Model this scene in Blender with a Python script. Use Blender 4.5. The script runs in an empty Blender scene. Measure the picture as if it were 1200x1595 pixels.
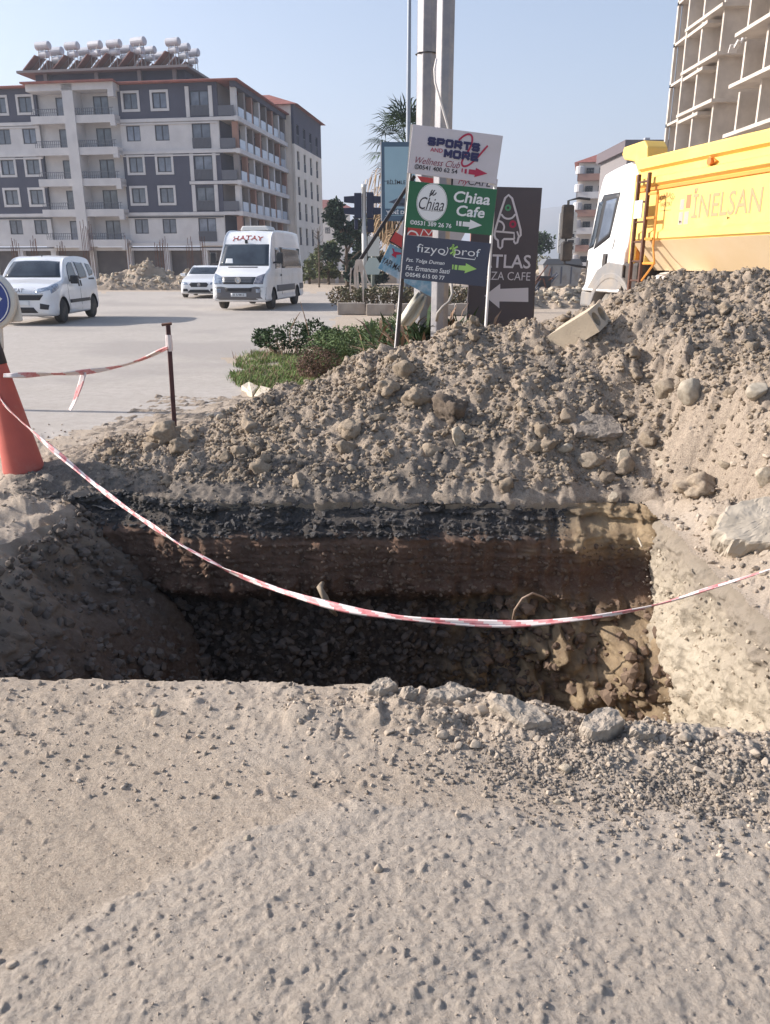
import bpy, bmesh, math, random
import numpy as np
from mathutils import Vector, Matrix, Euler
from mathutils.bvhtree import BVHTree
rnd = random.Random(7)
rng = np.random.default_rng(11)
SC = bpy.context.scene
COL = SC.collection
R = math.radians

# ------------------------------------------------------------------ camera, sky, sun, exposure
EYE, FPX, PITCH = 1.5, 1200.0, math.atan(385 / 1200)
cam_data = bpy.data.cameras.new('camera')
cam_data.sensor_fit = 'VERTICAL'; cam_data.sensor_height = 24.0
cam_data.lens = 24.0 * FPX / 1595.0
cam_data.clip_start = 0.05; cam_data.clip_end = 20000
cam = bpy.data.objects.new('camera', cam_data); COL.objects.link(cam)
cam.location = (0, 0, EYE); cam.rotation_euler = (math.pi / 2 - PITCH, 0, 0)
SC.camera = cam

SUN_EL, SUN_AZ = R(27), R(7.5)          # azimuth: degrees beyond the left-hand (-X) axis
S = Vector((-math.cos(SUN_EL) * math.cos(SUN_AZ), math.cos(SUN_EL) * math.sin(SUN_AZ), math.sin(SUN_EL)))
world = bpy.data.worlds.new('World'); SC.world = world; world.use_nodes = True
wn = world.node_tree; bg = wn.nodes['Background']
sky = wn.nodes.new('ShaderNodeTexSky'); sky.sky_type = 'NISHITA'; sky.sun_disc = False
sky.sun_elevation = SUN_EL; sky.sun_rotation = math.atan2(S.x, S.y)
sky.air_density = 1.0; sky.dust_density = 2.0; sky.ozone_density = 2.0; sky.altitude = 50
wn.links.new(sky.outputs[0], bg.inputs[0]); bg.inputs[1].default_value = 0.10
sun_data = bpy.data.lights.new('sun', 'SUN'); sun_data.energy = 4.9; sun_data.angle = R(0.55)
sun_data.color = (1.0, 0.94, 0.87)
sun = bpy.data.objects.new('sun', sun_data); COL.objects.link(sun)
sun.location = (-30, 10, 40); sun.rotation_euler = S.to_track_quat('Z', 'Y').to_euler()
SC.view_settings.view_transform = 'Standard'; SC.view_settings.look = 'None'
SC.view_settings.gamma = 1.0; SC.view_settings.use_curve_mapping = False
SC.view_settings.exposure = 1.07

CP, SP = math.cos(PITCH), math.sin(PITCH)
def ray(px, py):
    a, b = (px - 600) / FPX, (797.5 - py) / FPX
    return np.array([a, CP + b * SP, -SP + b * CP])
def at(px, py, Y):
    d = ray(px, py); t = Y / d[1]
    return Vector((d[0] * t, Y, EYE + d[2] * t))
def G(px, py, z=0.0):
    d = ray(px, py); t = (z - EYE) / d[2]
    return Vector((d[0] * t, d[1] * t, z))

# ------------------------------------------------------------------ numpy noise
_pt = np.random.default_rng(3).permutation(256); _pt = np.concatenate([_pt, _pt, _pt[:4]])
_gr = np.array([[1,1,0],[-1,1,0],[1,-1,0],[-1,-1,0],[1,0,1],[-1,0,1],[1,0,-1],[-1,0,-1],
                [0,1,1],[0,-1,1],[0,1,-1],[0,-1,-1],[1,1,0],[-1,1,0],[0,-1,1],[0,-1,-1]], float)
def perlin(x, y, z=0.0):
    x, y, z = np.broadcast_arrays(np.asarray(x, float), np.asarray(y, float), np.asarray(z, float))
    xf, yf, zf = np.floor(x), np.floor(y), np.floor(z)
    xi, yi, zi = (xf.astype(int) & 255), (yf.astype(int) & 255), (zf.astype(int) & 255)
    x, y, z = x - xf, y - yf, z - zf
    u, v, w = [t * t * t * (t * (t * 6 - 15) + 10) for t in (x, y, z)]
    def g(i, j, k):
        h = _pt[_pt[_pt[xi + i] + yi + j] + zi + k] & 15
        gv = _gr[h]
        return gv[..., 0] * (x - i) + gv[..., 1] * (y - j) + gv[..., 2] * (z - k)
    l = lambda a, b, t: a + (b - a) * t
    return l(l(l(g(0,0,0), g(1,0,0), u), l(g(0,1,0), g(1,1,0), u), v),
             l(l(g(0,0,1), g(1,0,1), u), l(g(0,1,1), g(1,1,1), u), v), w)
def fbm(x, y, z=0.0, octv=4, gain=0.5):
    s, a, f = 0.0, 1.0, 1.0
    for i in range(octv):
        s = s + a * perlin(np.asarray(x) * f + 17.3 * i, np.asarray(y) * f - 9.1 * i, np.asarray(z) * f + 5.7 * i)
        a *= gain; f *= 2.03
    return s
def _hash(ix, iy, seed):
    h = (ix.astype(np.int64) * 374761393 + iy.astype(np.int64) * 668265263 + seed * 2147483647) & 0xFFFFFFFF
    h = ((h ^ (h >> 13)) * 1274126177) & 0xFFFFFFFF
    h = h ^ (h >> 16)
    return (h & 0xFFFFF) / float(0x100000)
def lumps(x, y, cell, r0, r1, prob, seed, power=1.6):
    """domes of stones and clods: height in metres"""
    x = np.asarray(x, float); y = np.asarray(y, float)
    wx = x + 0.28 * cell * perlin(x / cell * 1.3 + seed, y / cell * 1.3, 3.1)
    wy = y + 0.28 * cell * perlin(x / cell * 1.3 - seed, y / cell * 1.3, 8.7)
    wx = wx + 0.07 * cell * perlin(x / cell * 5 + seed, y / cell * 5, 1.1)
    ix, iy = np.floor(wx / cell), np.floor(wy / cell)
    out = np.zeros_like(wx)
    for dx in (-1, 0, 1):
        for dy in (-1, 0, 1):
            cx, cy = ix + dx, iy + dy
            px = (cx + 0.15 + 0.7 * _hash(cx, cy, seed)) * cell
            py = (cy + 0.15 + 0.7 * _hash(cx, cy, seed + 1)) * cell
            rr = (r0 + (r1 - r0) * _hash(cx, cy, seed + 2) ** power) * cell
            on = _hash(cx, cy, seed + 3) < prob
            an = _hash(cx, cy, seed + 4) * 3.14
            el = 0.65 + 0.35 * _hash(cx, cy, seed + 5)
            qx, qy = wx - px, wy - py
            ax, ay = qx * np.cos(an) + qy * np.sin(an), (-qx * np.sin(an) + qy * np.cos(an)) / el
            d2 = (ax * ax + ay * ay) / (rr * rr)
            h = np.where(on & (d2 < 1), rr * np.sqrt(np.clip(1 - d2, 0, 1)), 0)
            out = np.maximum(out, h)
    return out
def cells(x, y, cell, seed):
    """F1, F2 of a jittered cell pattern (in cell units), and the cell's random value"""
    x = np.asarray(x, float) / cell; y = np.asarray(y, float) / cell
    ix, iy = np.floor(x), np.floor(y)
    f1 = np.full(x.shape, 9.0); f2 = f1.copy(); v = np.zeros(x.shape)
    for dx in (-1, 0, 1):
        for dy in (-1, 0, 1):
            cx, cy = ix + dx, iy + dy
            d = np.hypot(x - cx - _hash(cx, cy, seed), y - cy - _hash(cx, cy, seed + 1))
            m = d < f1
            f2 = np.where(m, f1, np.minimum(f2, d)); v = np.where(m, _hash(cx, cy, seed + 2), v); f1 = np.where(m, d, f1)
    return f1, f2, v
def blocks(x, y, cell, prob, seed):
    """angular tilted lumps with sharp joints: height in metres"""
    x = np.asarray(x, float); y = np.asarray(y, float)
    x = (x + 0.15 * cell * perlin(x / cell * 2 + seed, y / cell * 2, 4.2)) / cell; y = (y + 0.15 * cell * perlin(x * 2, y / cell * 2 + seed, 7.7)) / cell
    ix, iy = np.floor(x), np.floor(y); f1 = np.full(x.shape, 9.0); f2 = f1.copy(); h = np.zeros(x.shape)
    for dx in (-1, 0, 1):
        for dy in (-1, 0, 1):
            cx, cy = ix + dx, iy + dy; ex = x - cx - _hash(cx, cy, seed); ey = y - cy - _hash(cx, cy, seed + 1)
            d = np.hypot(ex, ey); m = d < f1; v = _hash(cx, cy, seed + 2)
            q = np.where(v < prob, 0.12 + 0.45 * _hash(cx, cy, seed + 3) + 0.7 * (ex * (_hash(cx, cy, seed + 4) - 0.5) + ey * (_hash(cx, cy, seed + 5) - 0.5)), 0)
            f2 = np.where(m, f1, np.minimum(f2, d)); h = np.where(m, q, h); f1 = np.where(m, d, f1)
    return cell * np.clip(h, 0, 1) * sst(0.0, 0.22, f2 - f1)
def sst(a, b, x):
    t = np.clip((np.asarray(x, float) - a) / (b - a), 0, 1)
    return t * t * (3 - 2 * t)

# ------------------------------------------------------------------ objects
def tag(o, label=None, cat=None, group=None, kind=None):
    if label: o['label'] = label
    if cat: o['category'] = cat
    if group: o['group'] = group
    if kind: o['kind'] = kind
    return o
def link(name, me, parent=None, mats=(), loc=None, rot=None):
    o = bpy.data.objects.new(name, me); COL.objects.link(o)
    for m in mats: me.materials.append(m)
    if parent is not None: o.parent = parent
    if loc is not None: o.location = loc
    if rot is not None: o.rotation_euler = rot
    return o
def empty(name, loc=(0, 0, 0), rot=(0, 0, 0)):
    o = bpy.data.objects.new(name, None); COL.objects.link(o); o.location = loc; o.rotation_euler = rot
    o.empty_display_size = 0.2
    return o
def copy_tree(o, parent=None):
    c = o.copy(); COL.objects.link(c)
    if parent is not None: c.parent = parent
    for ch in list(o.children): copy_tree(ch, c)
    return c
def mesh_np(name, V, faces, smooth=False, mi=None):
    """V (n,3); faces: list of int arrays (k, m)"""
    me = bpy.data.meshes.new(name)
    V = np.asarray(V, np.float32)
    me.vertices.add(len(V)); me.vertices.foreach_set('co', V.ravel())
    faces = [np.asarray(f, np.int32) for f in faces if len(f)]
    nl = sum(f.size for f in faces); npoly = sum(len(f) for f in faces)
    me.loops.add(nl); me.polygons.add(npoly)
    me.loops.foreach_set('vertex_index', np.concatenate([f.ravel() for f in faces]))
    tot = np.concatenate([np.full(len(f), f.shape[1], np.int32) for f in faces])
    me.polygons.foreach_set('loop_start', np.concatenate([[0], np.cumsum(tot)[:-1]]).astype(np.int32))
    try: me.polygons.foreach_set('loop_total', tot)
    except Exception: pass
    if mi is not None: me.polygons.foreach_set('material_index', np.asarray(mi, np.int32))
    me.polygons.foreach_set('use_smooth', np.full(npoly, bool(smooth)))
    me.update(calc_edges=True)
    return me
def grid_faces(nr, nc):
    a = np.arange(nr * nc).reshape(nr, nc)
    return np.stack([a[:-1, :-1], a[:-1, 1:], a[1:, 1:], a[1:, :-1]], -1).reshape(-1, 4)

class MB:
    """collects shapes, built as ONE mesh object"""
    def __init__(s): s.v = []; s.f = []; s.m = []; s.M = Matrix.Identity(4); s.k = 0
    def add(s, vs, fs):
        b = len(s.v)
        s.v += [tuple(s.M @ Vector(p)) for p in vs]
        s.f += [tuple(b + i for i in f) for f in fs]; s.m += [s.k] * len(fs)
        return s
    def box(s, x0, x1, y0, y1, z0, z1):
        return s.add([(x0,y0,z0),(x1,y0,z0),(x1,y1,z0),(x0,y1,z0),(x0,y0,z1),(x1,y0,z1),(x1,y1,z1),(x0,y1,z1)],
                     [(0,3,2,1),(4,5,6,7),(0,1,5,4),(1,2,6,5),(2,3,7,6),(3,0,4,7)])
    def prism(s, poly, a0, a1, axis='y'):
        """poly: 2-D outline, extruded along axis from a0 to a1"""
        def P(p, a): return {'y': (p[0], a, p[1]), 'x': (a, p[0], p[1]), 'z': (p[0], p[1], a)}[axis]
        n = len(poly)
        return s.add([P(p, a0) for p in poly] + [P(p, a1) for p in poly],
                     [tuple(range(n)), tuple(range(2 * n - 1, n - 1, -1))] + [(i, i + n, (i + 1) % n + n, (i + 1) % n) for i in range(n)])
    def tube(s, pts, r, n=8, caps=True):
        pts = [Vector(p) for p in pts]; rs = r if isinstance(r, (list, tuple)) else [r] * len(pts)
        vs = []; up = Vector((0.12, 0.31, 0.94)).normalized(); prev = None
        for i, p in enumerate(pts):
            d = (pts[min(i + 1, len(pts) - 1)] - pts[max(i - 1, 0)]).normalized()
            a = prev - d * prev.dot(d) if prev is not None else d.cross(up)
            if a.length < 1e-4: a = d.cross(Vector((1, 0, 0)))
            a.normalize(); prev = a; b = d.cross(a)
            for k in range(n):
                t = 2 * math.pi * k / n
                vs.append(p + (a * math.cos(t) + b * math.sin(t)) * rs[i])
        fs = [(i * n + k, i * n + (k + 1) % n, (i + 1) * n + (k + 1) % n, (i + 1) * n + k) for i in range(len(pts) - 1) for k in range(n)]
        if caps: fs += [tuple(range(n - 1, -1, -1)), tuple((len(pts) - 1) * n + k for k in range(n))]
        return s.add(vs, fs)
    def lathe(s, prof, n=20, axis='z', c=(0, 0, 0)):
        """prof: (radius, along) pairs"""
        vs = []
        for r_, h in prof:
            for k in range(n):
                t = 2 * math.pi * k / n; a, b = r_ * math.cos(t), r_ * math.sin(t)
                p = {'z': (a, b, h), 'y': (b, h, a), 'x': (h, a, b)}[axis]
                vs.append((p[0] + c[0], p[1] + c[1], p[2] + c[2]))
        m = len(prof)
        fs = [(i * n + k, i * n + (k + 1) % n, (i + 1) * n + (k + 1) % n, (i + 1) * n + k) for i in range(m - 1) for k in range(n)]
        fs += [tuple(range(n - 1, -1, -1)), tuple((m - 1) * n + k for k in range(n))]
        return s.add(vs, fs)
    def build(s, name, mats, parent=None, smooth=False, bevel=0, loc=None, rot=None):
        me = bpy.data.meshes.new(name); me.from_pydata(s.v, [], s.f)
        if not isinstance(mats, (list, tuple)): mats = [mats]
        o = link(name, me, parent, mats, loc, rot)
        me.polygons.foreach_set('material_index', s.m)
        if smooth: me.polygons.foreach_set('use_smooth', [True] * len(s.f))
        bm = bmesh.new(); bm.from_mesh(me); bmesh.ops.recalc_face_normals(bm, faces=bm.faces); bm.to_mesh(me); bm.free()
        if bevel:
            b = o.modifiers.new('Bevel', 'BEVEL'); b.width = bevel; b.segments = 2; b.limit_method = 'ANGLE'; b.angle_limit = R(35)
        return o
def B(*a): return MB().box(*a)

# ------------------------------------------------------------------ materials
def nd(nt, t, **kw):
    n = nt.nodes.new(t)
    for k, v in kw.items(): setattr(n, k, v)
    return n
def mix_rgb(nt, fac, a, b, mode='MIX'):
    n = nt.nodes.new('ShaderNodeMix'); n.data_type = 'RGBA'; n.blend_type = mode
    for sock, val in ((n.inputs[0], fac), (n.inputs[6], a), (n.inputs[7], b)):
        if hasattr(val, 'is_linked') or isinstance(val, bpy.types.NodeSocket): nt.links.new(val, sock)
        elif isinstance(val, (tuple, list)): sock.default_value = (*val, 1)
        else: sock.default_value = val
    return n.outputs[2]
def noise(nt, vec, scale, detail=4, rough=0.55):
    n = nd(nt, 'ShaderNodeTexNoise'); n.inputs['Scale'].default_value = scale; n.inputs['Detail'].default_value = detail
    n.inputs['Roughness'].default_value = rough; nt.links.new(vec, n.inputs['Vector']); return n.outputs['Fac']
def ramp(nt, fac, stops):
    n = nd(nt, 'ShaderNodeValToRGB'); nt.links.new(fac, n.inputs[0]); e = n.color_ramp.elements
    while len(e) < len(stops): e.new(0.5)
    for i, (p, c) in enumerate(stops):
        e[i].position = p; e[i].color = (*c, 1) if isinstance(c, (tuple, list)) else (c, c, c, 1)
    return n.outputs[0]
_mc = {}
def mat(name, col, rough=0.6, metal=0.0, var=0.0, scale=3.0, col2=None, bump=0.0, bscale=40.0, spec=None, island=0.0, objvar=0.0, coat=0.0, dirt=None, dscale=1.5, dcut=(0.45, 0.75)):
    if name in _mc: return _mc[name]
    m = bpy.data.materials.new(name); m.use_nodes = True; nt = m.node_tree; p = nt.nodes['Principled BSDF']
    tc = nd(nt, 'ShaderNodeTexCoord').outputs['Object']
    p.inputs['Roughness'].default_value = rough; p.inputs['Metallic'].default_value = metal
    if spec is not None: p.inputs['Specular IOR Level'].default_value = spec
    if coat: p.inputs['Coat Weight'].default_value = coat; p.inputs['Coat Roughness'].default_value = 0.08
    out = None
    if var or col2:
        c2 = col2 or tuple(c * (1 - var) for c in col)
        out = mix_rgb(nt, ramp(nt, noise(nt, tc, scale, 5), [(0.35, 0.0), (0.65, 1.0)]), col, c2)
    if dirt:
        out = mix_rgb(nt, ramp(nt, noise(nt, tc, dscale, 8, 0.65), [(dcut[0], 0.0), (dcut[1], 0.8)]), out if out is not None else col, dirt)
    if island:      # every loose piece its own tone
        g_ = nd(nt, 'ShaderNodeNewGeometry'); v_ = ramp(nt, g_.outputs['Random Per Island'], [(0.0, 1.0 - island), (0.55, 1.0), (1.0, 1.0 + 0.5 * island)])
        out = mix_rgb(nt, 1.0, out if out is not None else col, v_, 'MULTIPLY')
    if objvar:
        o_ = nd(nt, 'ShaderNodeObjectInfo'); v_ = ramp(nt, o_.outputs['Random'], [(0.0, 1.0 - objvar), (0.6, 1.0), (1.0, 1.0 + objvar)])
        out = mix_rgb(nt, 1.0, out if out is not None else col, v_, 'MULTIPLY')
    if out is None: p.inputs['Base Color'].default_value = (*col, 1)
    else: nt.links.new(out, p.inputs['Base Color'])
    if bump:
        b = nd(nt, 'ShaderNodeBump'); b.inputs['Strength'].default_value = bump; b.inputs['Distance'].default_value = 0.01
        nt.links.new(noise(nt, tc, bscale, 6, 0.65), b.inputs['Height']); nt.links.new(b.outputs[0], p.inputs['Normal'])
    _mc[name] = m
    return m
def srgb(r, g, b):
    f = lambda c: c / 12.92 if c <= 0.04045 else ((c + 0.055) / 1.055) ** 2.4
    return tuple(f(c / 255) for c in (r, g, b))

def soil_material(name, cols, grain, bump, bscale, zone=None, speck=None, fine=150):
    """dry earth: large tone drift, small grains, optional second tone driven by the 'zone' attribute"""
    m = bpy.data.materials.new(name); m.use_nodes = True; nt = m.node_tree; p = nt.nodes['Principled BSDF']
    tc = nd(nt, 'ShaderNodeTexCoord').outputs['Object']
    p.inputs['Roughness'].default_value = 0.95; p.inputs['Specular IOR Level'].default_value = 0.15
    base = mix_rgb(nt, ramp(nt, noise(nt, tc, 1.7, 6, 0.6), [(0.32, 0.0), (0.68, 1.0)]), cols[0], cols[1])
    base = mix_rgb(nt, ramp(nt, noise(nt, tc, grain, 6, 0.7), [(0.4, 0.0), (0.7, 1.0)]), base, cols[2])
    base = mix_rgb(nt, ramp(nt, noise(nt, tc, fine, 3, 0.6), [(0.5, 0.0), (0.66, 0.5)]), base, tuple(c * 0.72 for c in cols[2]))
    base = mix_rgb(nt, ramp(nt, noise(nt, tc, fine * 1.7, 2, 0.5), [(0.56, 0.0), (0.68, 0.55)]), base, tuple(min(1, c * 1.25) for c in cols[0]))
    if zone is not None:
        a = nd(nt, 'ShaderNodeAttribute'); a.attribute_name = 'zone'
        z2 = mix_rgb(nt, ramp(nt, noise(nt, tc, grain * 1.4, 6, 0.7), [(0.35, 0.0), (0.65, 1.0)]), zone[0], zone[1])
        base = mix_rgb(nt, a.outputs['Fac'], base, z2)
        base = mix_rgb(nt, ramp(nt, noise(nt, tc, fine * 0.8, 3, 0.6), [(0.5, 0.0), (0.66, 0.45)]), base, tuple(c * 0.72 for c in zone[1]))
    if speck:
        v = nd(nt, 'ShaderNodeTexVoronoi'); v.inputs['Scale'].default_value = speck[0]; nt.links.new(tc, v.inputs['Vector'])
        base = mix_rgb(nt, ramp(nt, v.outputs['Distance'], [(0.12, 0.55), (0.22, 0.0)]), base, speck[1])
    nt.links.new(base, p.inputs['Base Color'])
    b = nd(nt, 'ShaderNodeBump'); b.inputs['Strength'].default_value = bump; b.inputs['Distance'].default_value = 0.012
    n1 = noise(nt, tc, bscale, 8, 0.78)
    nt.links.new(n1, b.inputs['Height']); nt.links.new(b.outputs[0], p.inputs['Normal'])
    return m

# ------------------------------------------------------------------ text and flat print
def text_mesh(s, size, bold=0.0, shear=0.0, sx=1.0, align='CENTER', extrude=0.0, spacing=1.0):
    cu = bpy.data.curves.new('lettering', 'FONT'); cu.body = s; cu.size = size; cu.align_x = align; cu.align_y = 'CENTER'
    cu.offset = bold * size; cu.shear = shear; cu.space_character = spacing; cu.resolution_u = 3; cu.extrude = extrude
    o = bpy.data.objects.new('lettering', cu); COL.objects.link(o)
    dg = bpy.context.evaluated_depsgraph_get(); dg.update()
    me = bpy.data.meshes.new_from_object(o.evaluated_get(dg))
    bpy.data.objects.remove(o); bpy.data.curves.remove(cu)
    me.materials.clear(); me.name = 'lettering'
    if sx != 1.0: me.transform(Matrix.Diagonal((sx, 1, 1, 1)))
    return me
TOWARD = Matrix.Rotation(math.pi / 2, 4, 'X')      # text plane (x, y) -> upright (x, z), facing -Y
def put_text(s, x, z, size, m, parent, width=None, y=-0.004, **kw):
    me = text_mesh(s, size, **kw)
    if width:
        xs = [v.co.x for v in me.vertices]; w = max(xs) - min(xs)
        me.transform(Matrix.Diagonal((width / w, 1, 1, 1)))
    me.transform(TOWARD)
    o = link('lettering', me, parent, [m]); o.location = (x, y, z)
    return o
def flat(name, polys, m, parent, y=-0.003, th=0.002, loc=(0, 0, 0)):
    """flat printed shape: outlines in (x, z), a thin raised layer facing -Y"""
    b = MB()
    for p in polys: b.prism(p, y - th, y, 'y')
    return b.build(name, m, parent, loc=loc)
def ring(cx, cz, ro, ri, n=28, sx=1.0):
    out = []
    for k in range(n):
        a, b = 2 * math.pi * k / n, 2 * math.pi * (k + 1) / n
        out.append([(cx + sx * ro * math.cos(a), cz + ro * math.sin(a)), (cx + sx * ro * math.cos(b), cz + ro * math.sin(b)),
                    (cx + sx * ri * math.cos(b), cz + ri * math.sin(b)), (cx + sx * ri * math.cos(a), cz + ri * math.sin(a))])
    return out
def disc(cx, cz, r, n=28, sx=1.0):
    return [[(cx + sx * r * math.cos(2 * math.pi * k / n), cz + r * math.sin(2 * math.pi * k / n)) for k in range(n)]]
def stroke(pts, w, closed=False):
    """a line of width w as quads with mitred joints"""
    pts = [Vector((p[0], p[1])) for p in pts]; n = len(pts); L = []; Rr = []
    for i in range(n):
        a = pts[i - 1] if (i > 0 or closed) else pts[i]; b = pts[(i + 1) % n] if (i < n - 1 or closed) else pts[i]
        d = (b - a); d = d.normalized() if d.length > 1e-9 else Vector((1, 0)); nn = Vector((-d.y, d.x)) * w / 2
        L.append(pts[i] + nn); Rr.append(pts[i] - nn)
    return [[tuple(L[i]), tuple(L[(i + 1) % n]), tuple(Rr[(i + 1) % n]), tuple(Rr[i])] for i in range(n if closed else n - 1)]

# ------------------------------------------------------------------ the lie of the land
def yfar(x):
    x = np.asarray(x, float)
    return 4.90 + 0.10 * fbm(x * 1.5, 0.3, 2.0, 4) + 0.03 * fbm(x * 9, 4.4, 0, 3) + 0.18 * sst(0, 1, (-0.9 - x) / 1.2)
def ynear(x):
    x = np.asarray(x, float)
    return np.interp(x, [-2.4, -1.4, -0.7, -0.1, 0.3, 0.7, 1.1, 1.8], [2.63, 2.61, 2.58, 2.54, 2.47, 2.33, 2.22, 2.17]) + 0.045 * fbm(x * 3, 1.7, 0, 5) 
def xleft(y): return -2.06 + 0.10 * fbm(np.asarray(y, float) * 2.2, 9.1, 0, 4) + 0.02 * perlin(np.asarray(y, float) * 14, 2.2)
def xright(y): return 1.69 + 0.04 * fbm(np.asarray(y, float) * 3.2, 5.1, 0, 3)
def in_pit(x, y, grow=0.0):
    return (x > xleft(y) - grow) & (x < xright(y) + grow) & (y > ynear(x) - grow) & (y < yfar(x) + grow)
def yfront(x):
    x = np.asarray(x, float)
    return np.where(x < 1.78, yfar(x), yfar(x) - 1.15 * sst(1.78, 2.25, x)) + 0.02
def ycrest(x): return np.interp(x, [-2.8, -1.6, -0.6, 0.4, 1.5, 2.6, 5.2], [6.05, 6.2, 6.45, 6.6, 6.65, 6.7, 6.7])
def zcrest(x): return np.interp(x, [-2.75, -2.3, -1.9, -1.3, -0.6, 0.1, 0.55, 0.9, 1.3, 1.7, 2.2, 3.0, 3.7, 4.4, 5.1],
                                [-0.01, 0.07, 0.15, 0.29, 0.56, 0.82, 0.95, 0.98, 1.03, 1.10, 1.29, 1.42, 1.38, 0.9, 0.0])
def coarse_zone(x, y):
    yc = np.interp(x, [-1.3, -0.86, -0.36, -0.08, 0.4, 1.3], [0.9, 1.33, 1.78, 1.92, 1.84, 1.8])
    return sst(-0.05, 0.05, yc - y + 0.06 * fbm(x * 5, y * 5, 0, 3))
def ground_z(x, y, fine=True):
    x = np.asarray(x, float); y = np.asarray(y, float)
    near = 1 - sst(7.0, 10.0, y)
    z = 0.014 * fbm(x * 0.7, y * 0.7, 0, 3) * near + 0.01 * (near - 1)
    z = z + 0.07 * np.exp(-((x + 2.5) / 0.55) ** 2 - ((y - 5.6) / 0.5) ** 2)
    d = ynear(x) - y
    rim = np.exp(-((d - 0.16) / 0.20) ** 2) * (0.25 + 0.75 * sst(-0.8, 0.1, x)) * (d > -0.2)
    z = z + 0.035 * np.exp(-((x + 0.15) / 0.75) ** 2 - ((y - 1.25) / 0.40) ** 2)
    z = z + 0.035 * rim
    side = sst(1.66, 1.9, x) * sst(2.3, 3.0, y) * (1 - sst(4.5, 5.5, y))
    z = z + 0.30 * side * sst(1.6, 2.4, x)
    lip = sst(-0.45, 0.02, x - xleft(y) + 0.12 * fbm(x * 5, y * 5, 2, 3)) * sst(2.2, 2.6, y) * (1 - sst(5.2, 5.6, y)) * (x < -1.5)
    z = z - 0.10 * lip
    if fine:
        cz = coarse_zone(x, y) * (y < 3)
        z = z + 0.012 * cz * sst(0, 1, cz)
        n3 = 1 - sst(2.6, 4.2, y)
        z = z + cz * (0.0060 * fbm(x * 11, y * 13, 4, 3) + 0.0042 * fbm(x * 32, y * 36, 1, 3) + 0.55 * lumps(x, y, 0.026, 0.10, 0.45, 0.5, 21, 2.2) * n3 + 0.22 * lumps(x, y, 0.075, 0.1, 0.3, 0.35, 29))
        an = 0.5 * x + 0.85 * y
        z = z + (1 - cz) * n3 * (0.0050 * fbm(x * 7, an * 16, 2, 4) + 0.0022 * fbm(x * 35, y * 45, 3, 2) + 0.55 * lumps(x, y, 0.05, 0.06, 0.28, 0.4, 31))
        z = z + (1 - cz) * n3 * 0.006 * (1 - np.abs(perlin(x * 5 + 0.3 * perlin(x * 9, y * 9, 1), an * 8, 6.5))) ** 7 * sst(-0.2, 0.3, fbm(x * 2, y * 2, 11, 2))
        z = z - cz * n3 * 0.0028 * (1 - np.abs(perlin(x * 3.1, y * 3.7, 9.5) + 0.15 * perlin(x * 17, y * 17, 2))) ** 26
        edge = np.exp(-((cz - 0.5) / 0.35) ** 2) * n3
        z = z + edge * (0.7 * lumps(x, y, 0.03, 0.1, 0.45, 0.6, 37))
        rough = np.clip(rim * 1.1, 0, 1) + 0.8 * sst(0.25, 0.6, np.clip(rim, 0, 1)) * 0 + side
        rough = np.clip(rough + 1.2 * lip + sst(4.6, 5.0, y) * (1 - sst(6.2, 7.4, y)) * (0.35 + 0.65 * (x < -1.2)), 0, 1)
        z = z + rough * (0.3 * blocks(x, y, 0.12, 0.5, 45) + 0.03 * fbm(x * 5, y * 5, 7, 4) + 0.55 * lumps(x, y, 0.07, 0.15, 0.45, 0.5, 41) + 0.6 * lumps(x, y, 0.035, 0.15, 0.45, 0.6, 43))
    return z
def mound_base(x, y):
    yf, yc = yfront(x), ycrest(x)
    t = np.clip((y - yf) / (yc - yf), 0, 1)
    a = 0.72 * t + 0.28 * (1 - (1 - t) ** 2.2)
    back = np.interp(x, [-2.8, -0.6, 0.6, 3], [1.0, 1.35, 1.8, 2.4])
    return zcrest(x) * a * (1 - sst(0.0, 1.0, (y - yc) / back))
def mound_z(x, y):
    x = np.asarray(x, float); y = np.asarray(y, float)
    xw = x + 0.16 * fbm(x * 1.1, y * 1.1, 5, 3); yw = y + 0.14 * fbm(x * 1.1, y * 1.1, 9, 3)
    yw = np.maximum(yw, yfront(x) + 0.0) * sst(0, 0.3, y - yfront(x)) + y * (1 - sst(0, 0.3, y - yfront(x)))
    h = mound_base(xw, yw)
    m = 0.5 + 0.5 * sst(0.015, 0.10, h)
    big = sst(0.12, 0.5, h)
    r = big * (0.085 * fbm(x * 1.5, y * 1.5, 1, 4)) + m * 0.045 * fbm(x * 5, y * 5, 3, 5)
    r = r + big * 0.30 * lumps(x, y, 0.5, 0.10, 0.36, 0.5, 51) + m * (0.36 * lumps(x, y, 0.20, 0.10, 0.36, 0.45, 53)
        + 0.6 * lumps(x, y, 0.095, 0.12, 0.46, 0.5, 57) + 0.6 * lumps(x, y, 0.05, 0.15, 0.48, 0.5, 59))
    r = r + m * 0.014 * fbm(x * 20, y * 20, 2, 3)
    r = r + big * 0.30 * blocks(x, y, 0.21, 0.40, 62) + m * (0.42 * blocks(x, y, 0.11, 0.45, 63) + 0.55 * blocks(x, y, 0.06, 0.55, 64) + 0.5 * lumps(x, y, 0.034, 0.2, 0.48, 0.6, 66))
    r = r * (1 + 0.35 * sst(1.2, 2.2, x))
    return ground_z(x, y, False) + h + r - 0.016 * (1 - m)
def surf(x, y):
    x = np.asarray(x, float); y = np.asarray(y, float)
    g = ground_z(x, y)
    on = (y > yfront(x)) & (y < 9.3) & (x > -2.8) & (x < 5.2)
    return np.where(on, np.maximum(g, mound_z(x, y)), g)
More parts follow.
